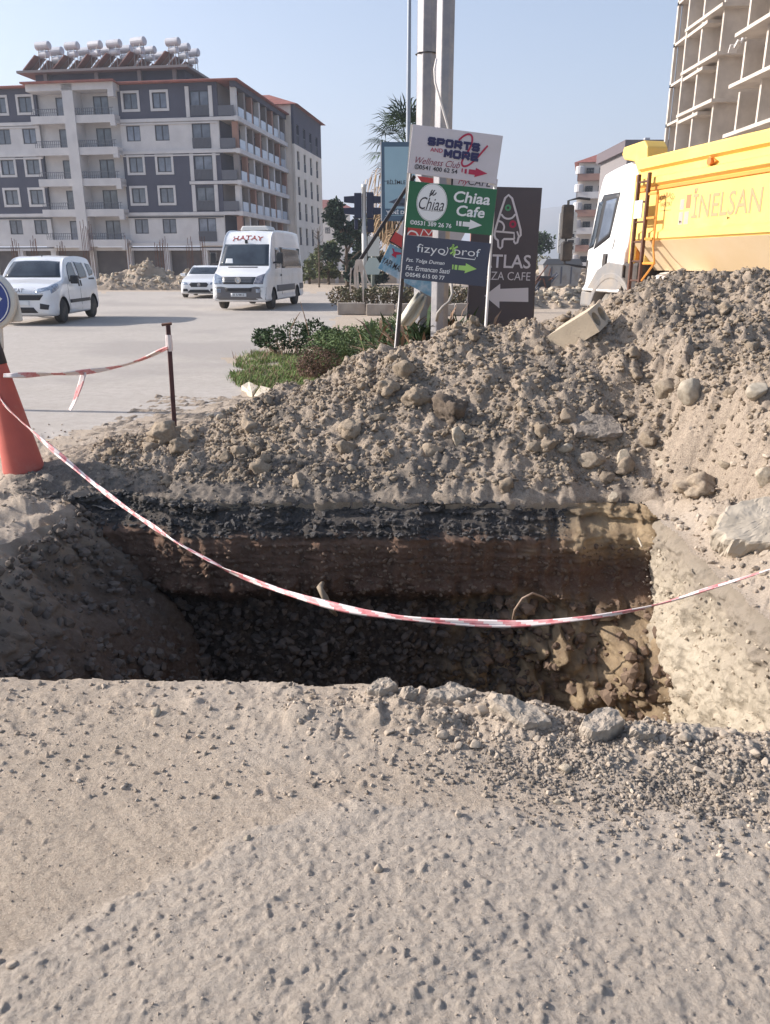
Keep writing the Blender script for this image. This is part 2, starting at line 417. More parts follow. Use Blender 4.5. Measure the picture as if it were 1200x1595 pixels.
def hit(px, py, tmin=1.5, tmax=14.0, n=900):
    d = ray(px, py); t = np.linspace(tmin, tmax, n)
    X, Y, Z = d[0] * t, d[1] * t, EYE + d[2] * t
    s = surf(X, Y); k = np.argmax((Z < s) & ~in_pit(X, Y))
    return Vector((X[k], Y[k], float(s[k])))

beige, tan_, grey_d = srgb(178, 163, 146), srgb(158, 143, 126), srgb(142, 130, 118)
M_ground = soil_material('dusty_ground', (srgb(196, 180, 163), srgb(184, 168, 150), srgb(166, 150, 134)), 46, 0.95, 120,
                         zone=(srgb(194, 181, 167), srgb(176, 163, 150)))
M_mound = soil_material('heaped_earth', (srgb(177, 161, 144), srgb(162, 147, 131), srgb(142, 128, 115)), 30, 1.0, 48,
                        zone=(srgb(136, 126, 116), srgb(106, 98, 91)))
M_road = soil_material('dusty_asphalt', (srgb(186, 178, 171), srgb(176, 168, 160), srgb(166, 157, 148)), 8, 0.25, 160,
                       zone=(srgb(164, 156, 150), srgb(154, 147, 141)))

# ground: rows follow the distance, so near rows are fine and far rows coarse
py_rows = np.concatenate([np.arange(1740, 1030, -2.1), np.arange(1030, 700, -2.8), np.arange(700, 424, -3.0)])
b_ = (797.5 - py_rows) / FPX
Yr = (CP + b_ * SP) * EYE / (SP - b_ * CP)
Yr = np.concatenate([[-80, -12, -1.5, 0.3, 0.8], Yr, [210, 320, 520, 900, 1800, 4200, 9000]])
un = np.linspace(-0.64, 0.64, 660)
W = np.maximum(Yr + 0.48, 1.4)
Xg = un[None, :] * W[:, None]
off = np.array([0.3, 0.9, 2.5, 8, 30, 120, 600, 6000.0])
Xg = np.concatenate([Xg[:, :1] - off[::-1][None, :], Xg, Xg[:, -1:] + off[None, :]], 1)
Yg = np.repeat(Yr[:, None], Xg.shape[1], 1)
Zg = np.zeros_like(Xg)
nearm = Yr < 14
Zg[nearm] = ground_z(Xg[nearm], Yg[nearm]); Zg[~nearm] = -0.01
under = (Yg > yfront(Xg) - 0.03) & (Yg < 8.2) & (Xg > -2.0) & (Xg < 4.6) & (mound_base(Xg, Yg) > -1)
Zg[under] -= 0.14 * (sst(-0.03, 0.05, (Yg - yfront(Xg))[under]) * sst(8.2, 7.4, Yg[under]) * sst(-2.0, -1.6, Xg[under]))
F = grid_faces(*Xg.shape)
V = np.stack([Xg, Yg, Zg], -1).reshape(-1, 3)
cx, cy = V[F][:, :, 0].mean(1), V[F][:, :, 1].mean(1)
F = F[~in_pit(cx, cy)]; 
cx, cy = V[F][:, :, 0].mean(1), V[F][:, :, 1].mean(1)
def road_mask(x, y):
    n = 0.35 * fbm(x * 0.8, y * 0.8, 3, 4)
    right = np.interp(y, [6, 7.6, 9, 10.5, 13, 16, 19, 24, 27, 32, 48], [-3.2, -2.6, -1.9, -1.9, -2.6, -2.2, -1.3, -1.6, -1.0, 6, 30])
    return (y > 7.0 + n) & (x < right + n) & (y < 46 + n * 4) & (x > -70)
road = road_mask(cx, cy)
zone = np.zeros(len(V)); nm = V[:, 1] < 8
zone[nm] = coarse_zone(V[nm, 0], V[nm, 1]) * (V[nm, 1] < 3) * 0.9
zone = np.clip(zone + 0.45 * sst(0.1, 0.5, fbm(V[:, 0] * 1.3, V[:, 1] * 1.3, 6, 4)) * (V[:, 1] < 20), 0, 1)
def sheet(name, V, F, m, zone, smooth=False):
    used, inv = np.unique(F, return_inverse=True)
    me = mesh_np(name, V[used], [inv.reshape(F.shape)], smooth)
    a = me.attributes.new('zone', 'FLOAT', 'POINT'); a.data.foreach_set('value', zone[used].astype(np.float32))
    return tag(link(name, me, None, [m]), kind='structure')
sheet('ground', V, F[~road], M_ground, zone, True)
zr = sst(0.0, 0.35, fbm(V[:, 0] * 0.22, V[:, 1] * 0.30, 3, 5)) * 0.8
sheet('road', V, F[road], M_road, zr, True)

# the heap of dug-out earth behind the pit
xs = np.arange(-2.75, 5.15, 0.0140); tr = np.concatenate([np.arange(3.66, 6.95, 0.0118), np.linspace(6.95, 9.25, 60)[1:]])
X, Y = np.meshgrid(xs, tr); fr = Y - yfront(X); X, Y = X + 0.0, np.where(np.abs(fr) < 0.006, Y - fr, Y)
Z = mound_z(X, Y); Z -= 0.09 * sst(0.02, 0.0, fr)
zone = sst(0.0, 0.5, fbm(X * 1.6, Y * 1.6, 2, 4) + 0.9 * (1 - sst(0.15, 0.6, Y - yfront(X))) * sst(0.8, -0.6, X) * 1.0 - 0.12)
F = grid_faces(*X.shape); F = F[(fr.ravel()[F] > -0.013).all(1)]; V = np.stack([X, Y, Z], -1).reshape(-1, 3)
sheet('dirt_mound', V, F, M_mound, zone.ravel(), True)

# ------------------------------------------------------------------ the pit
def wall_material(name, layers, noise_amp, extra):
    m = bpy.data.materials.new(name); m.use_nodes = True; nt = m.node_tree; p = nt.nodes['Principled BSDF']
    p.inputs['Roughness'].default_value = 0.95; p.inputs['Specular IOR Level'].default_value = 0.15
    tc = nd(nt, 'ShaderNodeTexCoord').outputs['Object']
    sep = nd(nt, 'ShaderNodeSeparateXYZ'); nt.links.new(tc, sep.inputs[0])
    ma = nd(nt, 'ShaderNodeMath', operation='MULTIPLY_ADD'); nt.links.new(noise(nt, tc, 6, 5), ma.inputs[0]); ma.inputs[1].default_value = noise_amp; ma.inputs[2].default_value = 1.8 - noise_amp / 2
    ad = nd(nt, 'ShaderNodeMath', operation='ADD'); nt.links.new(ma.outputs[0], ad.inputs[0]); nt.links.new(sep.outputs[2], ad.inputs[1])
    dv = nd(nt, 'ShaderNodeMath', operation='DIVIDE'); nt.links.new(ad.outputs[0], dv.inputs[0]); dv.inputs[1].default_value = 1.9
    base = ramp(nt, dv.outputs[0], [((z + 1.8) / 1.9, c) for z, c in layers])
    a = nd(nt, 'ShaderNodeAttribute'); a.attribute_name = 'zone'
    base = mix_rgb(nt, a.outputs['Fac'], base, mix_rgb(nt, ramp(nt, noise(nt, tc, 9, 6), [(0.35, 0), (0.65, 1)]), extra[0], extra[1]))
    base = mix_rgb(nt, ramp(nt, noise(nt, tc, 55, 6, 0.7), [(0.35, 0.0), (0.7, 0.55)]), base, (0.02, 0.017, 0.014), 'MIX') if False else mix_rgb(nt, ramp(nt, noise(nt, tc, 38, 6, 0.7), [(0.45, 0.0), (0.75, 0.35)]), base, srgb(140, 128, 114))
    nt.links.new(base, p.inputs['Base Color'])
    b = nd(nt, 'ShaderNodeBump'); b.inputs['Strength'].default_value = 0.8; b.inputs['Distance'].default_value = 0.015
    nt.links.new(noise(nt, tc, 70, 8, 0.72), b.inputs['Height']); nt.links.new(b.outputs[0], p.inputs['Normal'])
    return m
M_cut = wall_material('cut_earth_layers', [(-1.7, srgb(64, 56, 50)), (-0.66, srgb(66, 56, 50)), (-0.58, srgb(92, 70, 58)), (-0.21, srgb(116, 92, 78)), (-0.16, srgb(68, 64, 62)), (-0.05, srgb(80, 75, 72)), (0.03, srgb(120, 110, 100))], 0.17,  # lowest layers darkened, painting the pit's shade into the earth
                      (srgb(176, 154, 124), srgb(136, 116, 92)))  # clay and spilled dirt, colour lightened to paint sunlight on the corner
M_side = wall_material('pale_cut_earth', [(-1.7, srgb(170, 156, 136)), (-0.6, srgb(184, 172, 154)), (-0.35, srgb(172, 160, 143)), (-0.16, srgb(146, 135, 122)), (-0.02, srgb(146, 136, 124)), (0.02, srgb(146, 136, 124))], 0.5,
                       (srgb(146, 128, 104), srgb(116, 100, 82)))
M_lwall = wall_material('shaded_cut_earth', [(-1.7, srgb(70, 58, 50)), (-0.9, srgb(88, 70, 60)), (-0.45, srgb(104, 90, 80)), (-0.16, srgb(134, 120, 106)), (0.02, srgb(168, 152, 136))], 0.45,  # beige dirt on top; below, pit shade is put into the colour
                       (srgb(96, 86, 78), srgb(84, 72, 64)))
def far_rows():
    s = np.linspace(-2.3, 1.95, 450); z = np.linspace(-0.006, -1.75, 190)
    s, z = np.meshgrid(s, z)
    lay = z + 0.03 * fbm(s * 1.4, z * 2, 4, 3)
    d = 0.035 * fbm(s * 2.0, z * 2.4, 0, 4)
    top = 0.24 * sst(-0.26, 0.02, z + 0.03 * fbm(s * 2.5, 0.7, 0, 3))
    d += sst(-0.3, -0.02, z) * (0.05 * fbm(s * 1.2, z * 22, 1, 3) + 0.4 * lumps(s, z, 0.05, 0.15, 0.45, 0.6, 76) + 0.5 * blocks(s, z * 1.6, 0.13, 0.5, 78) + 0.05 * fbm(s * 4, z * 7, 3, 4)) - top + 0.03 * sst(-0.24, -0.18, lay)
    d += 0.06 * np.exp(-((lay + 0.55) / 0.05) ** 2) * sst(-0.15, 0.25, fbm(s * 5, z * 2, 2, 3))
    d -= 0.11 * sst(-0.56, -0.72, lay) * (1 - sst(-0.9, -1.5, lay))
    lo = sst(-0.60, -0.72, lay)
    d += lo * ((0.85 + 0.5 * fbm(s * 2, z * 2, 3, 2)) * lumps(s, z, 0.11, 0.15, 0.46, 0.6, 71) + 0.7 * lumps(s, z, 0.055, 0.2, 0.46, 0.6, 73))
    d += (1 - lo) * (0.5 * lumps(s, z, 0.04, 0.1, 0.42, 0.5, 75) + 0.4 * lumps(s, z, 0.09, 0.08, 0.3, 0.3, 77)) * (lay < -0.19)
    d += 0.012 * fbm(s * 14, z * 22, 3, 4) + 0.012 * (1 - lo) * fbm(s * 2, z * 40, 6, 3)
    spill = sst(0.95, 1.35, s + 0.3 * fbm(s * 3, z * 6, 4, 3)) * sst(-0.42, -0.2, z)
    d += 0.05 * spill
    clay = sst(0.3, 0.8, s + 0.25 * fbm(s * 2, z * 2, 8, 3)) * sst(-0.5, -0.7, lay)
    f1, f2, v = cells(s + 0.05 * fbm(s * 4, z * 4, 1, 3), z * 0.8 + 0.05 * fbm(s * 4, z * 4, 6, 3), 0.17, 81)
    d += clay * (0.16 * (v - 0.25) * sst(0.02, 0.22, f2 - f1) + 0.5 * lumps(s, z, 0.26, 0.15, 0.42, 0.6, 83))
    d += 0.75 * sst(0.75, 1.9, s + 0.15 * fbm(s * 3, z * 3, 12, 3)) * sst(-0.4, -1.0, z)
    y = yfar(s) - 0.20 + 0.045 - d
    y = y - 0.02 * 0
    bot = 0.12 * sst(-1.3, -1.75, z)
    return s, y - bot, z + 0.012 * perlin(s * 5, z * 3), np.clip(clay * 0.8 + spill, 0, 1)
def pit_sheet(name, X, Y, Z, m, zone):
    F = grid_faces(*X.shape)
    sheet(name, np.stack([X, Y, Z], -1).reshape(-1, 3), F, m, zone.ravel(), True)
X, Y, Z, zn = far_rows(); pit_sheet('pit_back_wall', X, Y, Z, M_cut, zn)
s, z = np.meshgrid(np.linspace(2.1, 4.95, 280), np.linspace(0.01, -1.75, 180))
up = ground_z(np.full_like(s, 1.75), s, False)
d = 0.06 * fbm(s * 2.2, z * 2.2, 3, 5) + 0.25 * lumps(s, z, 0.075, 0.1, 0.45, 0.4, 91) + 0.5 * lumps(s, z, 0.032, 0.2, 0.46, 0.6, 93) + 0.014 * fbm(s * 15, z * 15, 5, 4)
cl = sst(4.1, 4.5, s + 0.2 * fbm(s * 2, z * 2, 1, 3)) * sst(-0.55, -0.8, z)
f1, f2, v = cells(s, z * 0.8, 0.22, 95)
d += cl * 0.10 * v * sst(0.02, 0.2, f2 - f1) + 0.22 * blocks(s, z, 0.17, 0.35, 97) + 0.30 * blocks(s, z, 0.08, 0.4, 98) + 0.45 * blocks(s, z, 0.035, 0.5, 99)
pit_sheet('pit_right_wall', xright(s) + 0.05 + 0.12 * sst(-0.14, 0.0, z) - 0.03 * np.clip(-z / 1.2, 0, 1.4) - d, s, np.where(z > -0.15, z + (up) * sst(-0.15, 0, z), z), M_side, cl)
s, z = np.meshgrid(np.linspace(1.9, 5.6, 280), np.linspace(0.0, -1.75, 170))
d = 0.10 * fbm(s * 1.8, z * 1.8, 3, 5) + 0.8 * lumps(s, z, 0.13, 0.1, 0.42, 0.5, 101) + 0.4 * blocks(s, z, 0.10, 0.5, 105) + 0.7 * lumps(s, z, 0.055, 0.15, 0.46, 0.6, 103) + 0.022 * fbm(s * 12, z * 8, 5, 4)
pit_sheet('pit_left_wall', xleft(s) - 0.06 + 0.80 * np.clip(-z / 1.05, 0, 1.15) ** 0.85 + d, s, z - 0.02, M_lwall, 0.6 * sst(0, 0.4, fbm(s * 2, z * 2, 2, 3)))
s, z = np.meshgrid(np.linspace(-2.2, 1.8, 120), np.linspace(-0.005, -1.75, 50))
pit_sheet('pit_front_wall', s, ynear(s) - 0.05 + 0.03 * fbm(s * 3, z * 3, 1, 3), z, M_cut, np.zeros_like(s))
s, t = np.meshgrid(np.linspace(-2.2, 1.8, 240), np.linspace(2.1, 5.4, 190))
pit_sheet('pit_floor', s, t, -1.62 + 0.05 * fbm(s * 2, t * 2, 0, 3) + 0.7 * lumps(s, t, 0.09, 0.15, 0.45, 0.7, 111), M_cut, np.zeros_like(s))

# ------------------------------------------------------------------ stones, clods, gravel
def rock_geo(seed, sub=3, rough=0.28, cuts=5, squash=(1, 0.8, 0.65)):
    bm = bmesh.new(); bmesh.ops.create_icosphere(bm, subdivisions=sub, radius=1.0)
    v = np.array([x.co[:] for x in bm.verts]); f = np.array([[q.index for q in x.verts] for x in bm.faces]); bm.free()
    r = np.random.default_rng(seed)
    for _ in range(cuts):
        n = r.normal(size=3); n /= np.linalg.norm(n); dd = r.uniform(0.45, 0.8)
        pr = v @ n; v = v - np.clip(pr - dd, 0, None)[:, None] * n[None] * 0.9
    k = 1 + rough * fbm(v[:, 0] * 1.3 + seed * 3.1, v[:, 1] * 1.3, v[:, 2] * 1.3, 2)
    if sub >= 3: k = k + rough * 0.35 * fbm(v[:, 0] * 5 + seed, v[:, 1] * 5, v[:, 2] * 5, 3)
    return v * k[:, None] * np.array(squash), f
def rock_mesh(name, seed, smooth=True, **kw):
    v, f = rock_geo(seed, **kw); return mesh_np(name, v, [f], smooth)
def scatter(name, P, size, m, sub=1, nb=5, squash=(1, 0.85, 0.7), rough=0.25, seed=1, sink=0.3, cuts=4):
    r = np.random.default_rng(seed); Vs, Fs, b = [], [], 0
    kinds = [rock_geo(seed * 10 + i, sub=sub, rough=rough, squash=squash, cuts=cuts) for i in range(nb)]
    which = r.integers(0, nb, len(P))
    for i, (bv, bf) in enumerate(kinds):
        Pi, si = P[which == i], size[which == i]; n = len(Pi)
        if not n: continue
        a = r.uniform(0, 2 * np.pi, n); c, s_ = np.cos(a), np.sin(a); til = r.normal(0, 0.35, n)
        v = bv[None] * si[:, None, None] * r.uniform(0.62, 1.3, (n, 1, 3))
        v = np.stack([v[..., 0] * np.cos(til)[:, None] - v[..., 2] * np.sin(til)[:, None], v[..., 1], v[..., 0] * np.sin(til)[:, None] + v[..., 2] * np.cos(til)[:, None]], -1)
        v = np.stack([v[..., 0] * c[:, None] - v[..., 1] * s_[:, None], v[..., 0] * s_[:, None] + v[..., 1] * c[:, None], v[..., 2]], -1)
        v = v + Pi[:, None, :] + np.array([0, 0, 1]) * (si * (1 - sink) * 0.5)[:, None, None]
        Vs.append(v.reshape(-1, 3)); Fs.append((bf[None] + (np.arange(n) * len(bv))[:, None, None] + b).reshape(-1, 3)); b += n * len(bv)
    return link(name, mesh_np(name, np.concatenate(Vs), [np.concatenate(Fs)], sub > 1), None, [m])
def pick(n, x0, x1, y0, y1, dens, seed):
    r = np.random.default_rng(seed); x = r.uniform(x0, x1, n); y = r.uniform(y0, y1, n)
    k = (r.uniform(0, 1, n) < dens(x, y)) & ~in_pit(x, y, 0.015)
    return x[k], y[k]
M_clod = mat('clod_earth', srgb(164, 149, 131), 0.95, col2=srgb(142, 127, 111), scale=9, bump=0.8, bscale=28, spec=0.1, island=0.2, objvar=0.12)
M_stone = mat('dusty_stone', srgb(168, 154, 136), 0.95, col2=srgb(142, 128, 112), scale=5, bump=0.7, bscale=18, spec=0.2, objvar=0.15)
M_pale = mat('pale_stone', srgb(186, 173, 154), 0.9, col2=srgb(162, 148, 130), scale=5, bump=0.55, bscale=16, spec=0.2)
M_grav = mat('gravel_stone', srgb(178, 164, 148), 0.9, col2=srgb(150, 136, 121), scale=14, spec=0.2, bump=0.3, bscale=60, island=0.3)
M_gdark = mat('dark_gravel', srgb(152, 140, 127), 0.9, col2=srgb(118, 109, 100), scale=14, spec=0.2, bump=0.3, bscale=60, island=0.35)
def place_rocks(kind, meshes, pts, sizes, label, group, m, seed, sink=0.35):
    r = random.Random(seed)
    for (x, y), sz in zip(pts, sizes):
        me = meshes[r.randrange(len(meshes))]
        o = bpy.data.objects.new(kind, me); COL.objects.link(o)
        o.location = (x, y, float(surf(np.array([x]), np.array([y]))[0]) + sz * (0.5 - sink)); o.scale = (sz, sz * r.uniform(0.75, 1), sz * r.uniform(0.75, 1.05))
        o.rotation_euler = (r.gauss(0, 0.4), r.gauss(0, 0.4), r.uniform(0, 6.28)); tag(o, label, 'clod' if kind == 'clod' else 'stone', group)
def proto(kind, n, m, s0, **kw):
    out = []
    for i in range(n):
        me = rock_mesh(kind, s0 + i, **kw); me.materials.append(m); out.append(me)
    return out
clods = proto('clod', 7, M_clod, 300, rough=0.5, cuts=8, squash=(1, 0.85, 0.75))
stones = proto('stone', 7, M_stone, 400, rough=0.16, cuts=8, squash=(1, 0.78, 0.55))
pales = proto('stone', 5, M_pale, 500, rough=0.12, cuts=9, squash=(1, 0.75, 0.55))
grays = proto('stone', 6, M_grav, 600, rough=0.12, cuts=6, squash=(1, 0.8, 0.62))
front = lambda x, y: (mound_base(x, y) > 0.06) * (y < ycrest(x) + 0.15) * (0.35 + 0.65 * sst(-0.1, 0.4, fbm(x * 1.4, y * 1.4, 4, 3)))
x, y = pick(1100, -2.2, 4.4, 3.9, 7.0, front, 5); n = min(len(x), 270)
sz = 0.026 + 0.075 * np.random.default_rng(1).random(n) ** 3.0
place_rocks('clod', clods, list(zip(x[:n], y[:n])), sz, 'loose crumbly clod of dried earth lying on the slope of the dirt heap', 'clods of earth on the dirt heap', M_clod, 3)
x, y = pick(1100, -2.0, 4.4, 3.9, 7.0, front, 6); n = min(len(x), 170)
sz = 0.02 + 0.04 * np.random.default_rng(2).random(n) ** 2.0
place_rocks('stone', stones, list(zip(x[:n], y[:n])), sz, 'small dusty stone lying loose on the slope of the dirt heap', 'small stones on the dirt heap', M_stone, 4)
rimd = lambda x, y: sst(-0.5, 0.4, x) * np.exp(-((ynear(x) - y - 0.16) / 0.18) ** 2) * (y < ynear(x))
x, y = pick(900, -0.9, 1.6, 1.8, 2.6, rimd, 8); n = min(len(x), 85)
sz = 0.010 + 0.018 * np.random.default_rng(3).random(n) ** 2.2
place_rocks('stone', grays, list(zip(x[:n], y[:n])), sz, 'rounded grey pebble lying in the gravel along the near edge of the pit', 'pebbles along the near pit edge', M_grav, 5)
# gravel nobody could count
def gravel(name, n, box, dens, s0, s1, pw, m, seed, sub=1, sink=0.35):
    x, y = pick(n, *box, dens, seed); z = surf(x, y)
    sz = s0 + (s1 - s0) * np.random.default_rng(seed).random(len(x)) ** pw
    return tag(scatter(name, np.stack([x, y, z], -1), sz, m, sub=sub, seed=seed, sink=sink), kind='stuff')
apron = lambda x, y: np.clip(sst(-0.55, 0.5, x) * np.exp(-(np.clip(ynear(x) - y - 0.05, 0, 9) / (0.20 + 0.22 * sst(0, 1, x))) ** 2) * (0.55 + 0.6 * fbm(x * 4, y * 4, 2, 3)) + 0.05 * (y > 1.9), 0, 1) * (y < ynear(x) + 0.01)
gravel('gravel', 42000, (-1.7, 2.2, 1.55, 2.66), apron, 0.0025, 0.013, 2.2, M_grav, 21)
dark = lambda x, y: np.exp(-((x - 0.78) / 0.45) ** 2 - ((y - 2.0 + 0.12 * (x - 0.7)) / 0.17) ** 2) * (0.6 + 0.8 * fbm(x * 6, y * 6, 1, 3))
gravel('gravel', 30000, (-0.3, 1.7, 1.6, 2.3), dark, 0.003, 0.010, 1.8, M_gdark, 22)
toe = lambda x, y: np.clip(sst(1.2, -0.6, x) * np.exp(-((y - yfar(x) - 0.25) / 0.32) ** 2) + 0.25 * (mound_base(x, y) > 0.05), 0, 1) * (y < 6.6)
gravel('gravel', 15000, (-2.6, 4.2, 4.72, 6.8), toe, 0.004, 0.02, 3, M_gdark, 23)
gravel('gravel', 60000, (-2.6, 4.2, 3.9, 6.9), lambda x, y: np.clip(front(x, y) * 1.1, 0, 1), 0.005, 0.030, 3.0, M_clod, 24)
left_edge = lambda x, y: np.clip(0.6 * np.exp(-((x + 2.05) / 0.35) ** 2) * (y > 2.4) + 0.3 * np.exp(-((y - 6.8) / 0.5) ** 2), 0, 1)
gravel('gravel', 6000, (-3.4, -1.0, 2.5, 7.6), left_edge, 0.003, 0.016, 3, M_grav, 25)
gravel('gravel', 8000, (1.6, 3.2, 2.2, 4.6), lambda x, y: 0.5 + 0 * x, 0.003, 0.03, 4, M_grav, 26)
gravel('gravel', 16000, (-1.6, 1.6, 0.95, 2.6), lambda x, y: np.clip(0.45 + 0.5 * fbm(x * 3, y * 3, 4, 3), 0.1, 1), 0.0008, 0.0042, 3, M_grav, 27)
# pebbles bedded in the walls of the pit
def bedded(name, X, Y, Z, keep, n, s0, s1, pw, m, seed, nrm):
    r = np.random.default_rng(seed); k = np.flatnonzero(keep.ravel()); k = r.choice(k, n)
    P = np.stack([X.ravel()[k], Y.ravel()[k], Z.ravel()[k]], -1); sz = s0 + (s1 - s0) * r.random(n) ** pw
    P = P + np.array(nrm) * (sz * 0.15)[:, None]
    return tag(scatter(name, P, sz, m, sub=1, seed=seed, sink=1.0, squash=(1, 0.8, 0.7)), kind='stuff')
X, Y, Z, zn = far_rows()
M_bed = mat('bedded_pebble', srgb(108, 96, 86), 0.8, col2=srgb(80, 72, 66), scale=12, spec=0.3, island=0.45)
M_bedl = mat('bedded_crumb', srgb(128, 108, 92), 0.9, col2=srgb(100, 84, 72), scale=12, spec=0.2)
bedded('bedded_pebbles', X, Y, Z, (Z < -0.68) & (X < 1.0), 2600, 0.012, 0.055, 2.0, M_bed, 31, (0, -1, 0.2))
bedded('bedded_pebbles', X, Y, Z, (Z < -0.24) & (Z > -0.62), 1500, 0.005, 0.026, 2.5, M_bedl, 32, (0, -1, 0.2))
bedded('bedded_pebbles', X, Y, Z, (Z < -0.62) & (X > 0.7), 500, 0.02, 0.07, 2.0, M_bedl, 33, (0, -1, 0.2))
bedded('bedded_pebbles', X, Y, Z, (Z > -0.2) & (X < 1.2), 1800, 0.006, 0.03, 2.5, mat('asphalt_crumb', srgb(84, 80, 78), 0.9, col2=srgb(62, 60, 60), scale=12), 34, (0, -1, 0.3))
s, z = np.meshgrid(np.linspace(2.3, 5.3, 120), np.linspace(-0.05, -1.5, 80))
bedded('bedded_pebbles', xleft(s) - 0.06 + 0.80 * np.clip(-z / 1.05, 0, 1.15) ** 0.85, s, z, z < 1, 4200, 0.006, 0.050, 3.0, mat('bedded_grey', srgb(112, 100, 90), 0.9, col2=srgb(84, 74, 66), scale=12), 35, (0.8, 0, 0.5))
s, z = np.meshgrid(np.linspace(2.2, 4.7, 120), np.linspace(-0.15, -1.4, 80))
bedded('bedded_pebbles', xright(s) + 0.05 - 0.03 * np.clip(-z / 1.2, 0, 1.4) - 0.03, s, z, z < 1, 1500, 0.003, 0.016, 3.0, mat('bedded_buff', srgb(186, 172, 152), 0.9, col2=srgb(162, 148, 130), scale=12), 36, (-0.8, 0, 0.2))

# ------------------------------------------------------------------ far setting: hills, air
b = MB(); hx = np.linspace(-300, 4200, 60)
prof = np.interp(hx, [-300, 150, 330, 520, 800, 1300, 2200, 3200, 4200], [0, 25, 95, 185, 215, 230, 250, 200, 120]) + 14 * fbm(hx / 300, 3.3, 0, 3)
Xh, Th = np.meshgrid(hx, np.linspace(0, 1, 14))
Yh = 2350 + 700 * Th + 60 * fbm(Xh / 400, Th * 2, 1, 3)
Zh = prof[None, :] * np.sin(np.clip(Th * 1.1, 0, 1) * math.pi / 2) + 10 * fbm(Xh / 120, Th * 5, 2, 3) * Th - 1
M_hill = mat('far_hillside', srgb(96, 98, 78), 1.0, col2=srgb(120, 112, 92), scale=0.01)
tag(link('hills', mesh_np('hills', np.stack([Xh, Yh, Zh], -1).reshape(-1, 3), [grid_faces(*Xh.shape)], True), None, [M_hill]), kind='structure')
hz = bpy.data.materials.new('haze'); hz.use_nodes = True
hz.node_tree.nodes.remove(hz.node_tree.nodes['Principled BSDF'])
pv = hz.node_tree.nodes.new('ShaderNodeVolumePrincipled'); pv.inputs['Color'].default_value = (0.80, 0.86, 1.0, 1); pv.inputs['Density'].default_value = 6.5e-4
pv.inputs['Anisotropy'].default_value = 0.2
hz.node_tree.links.new(pv.outputs[0], hz.node_tree.nodes['Material Output'].inputs['Volume'])
tag(MB().box(-10000, 10000, -200, 10000, -3, 300).build('haze', hz), kind='stuff')

# ------------------------------------------------------------------ building materials
M_white = mat('white_render', srgb(200, 198, 200), 0.85, col2=srgb(186, 184, 187), scale=0.6)
M_dark = mat('charcoal_render', srgb(76, 78, 94), 0.85, col2=srgb(68, 70, 86), scale=0.5)
M_cream = mat('cream_render', srgb(222, 214, 206), 0.85, col2=srgb(208, 200, 192), scale=0.5)
M_frame = mat('anthracite_frame', srgb(52, 55, 66), 0.5)
M_pane = mat('window_pane', srgb(112, 118, 134), 0.12, col2=srgb(78, 84, 100), scale=0.8, spec=0.7, objvar=0.35)
M_pane_d = mat('dark_window_pane', srgb(46, 50, 60), 0.12, col2=srgb(80, 84, 92), scale=0.6, spec=0.7)
M_rail = mat('railing_grey', srgb(88, 90, 100), 0.5)
M_roof = mat('red_roof_tiles', srgb(150, 92, 82), 0.9, col2=srgb(126, 78, 72), scale=1.2)
M_terra = mat('terracotta_render', srgb(150, 116, 104), 0.85)
M_bglass = mat('balcony_glass', srgb(166, 178, 196), 0.15, spec=0.7)
M_rec = mat('recess_render', srgb(128, 122, 122), 0.9)
M_conc = mat('raw_concrete', srgb(206, 196, 185), 0.9, col2=srgb(184, 174, 164), scale=0.7, dirt=srgb(160, 148, 138), dscale=0.5, dcut=(0.5, 0.85), bump=0.2, bscale=6)
M_rust = mat('rusty_steel', srgb(112, 74, 58), 0.85, col2=srgb(84, 56, 46), scale=4)
M_tank = mat('galvanised_tank', srgb(198, 198, 204), 0.5, 0.0, col2=srgb(178, 178, 186), scale=1)
M_panel = mat('solar_collector', srgb(134, 92, 80), 0.35, col2=srgb(104, 78, 76), scale=0.7)  # red-brown paints a reflection onto the dark collectors

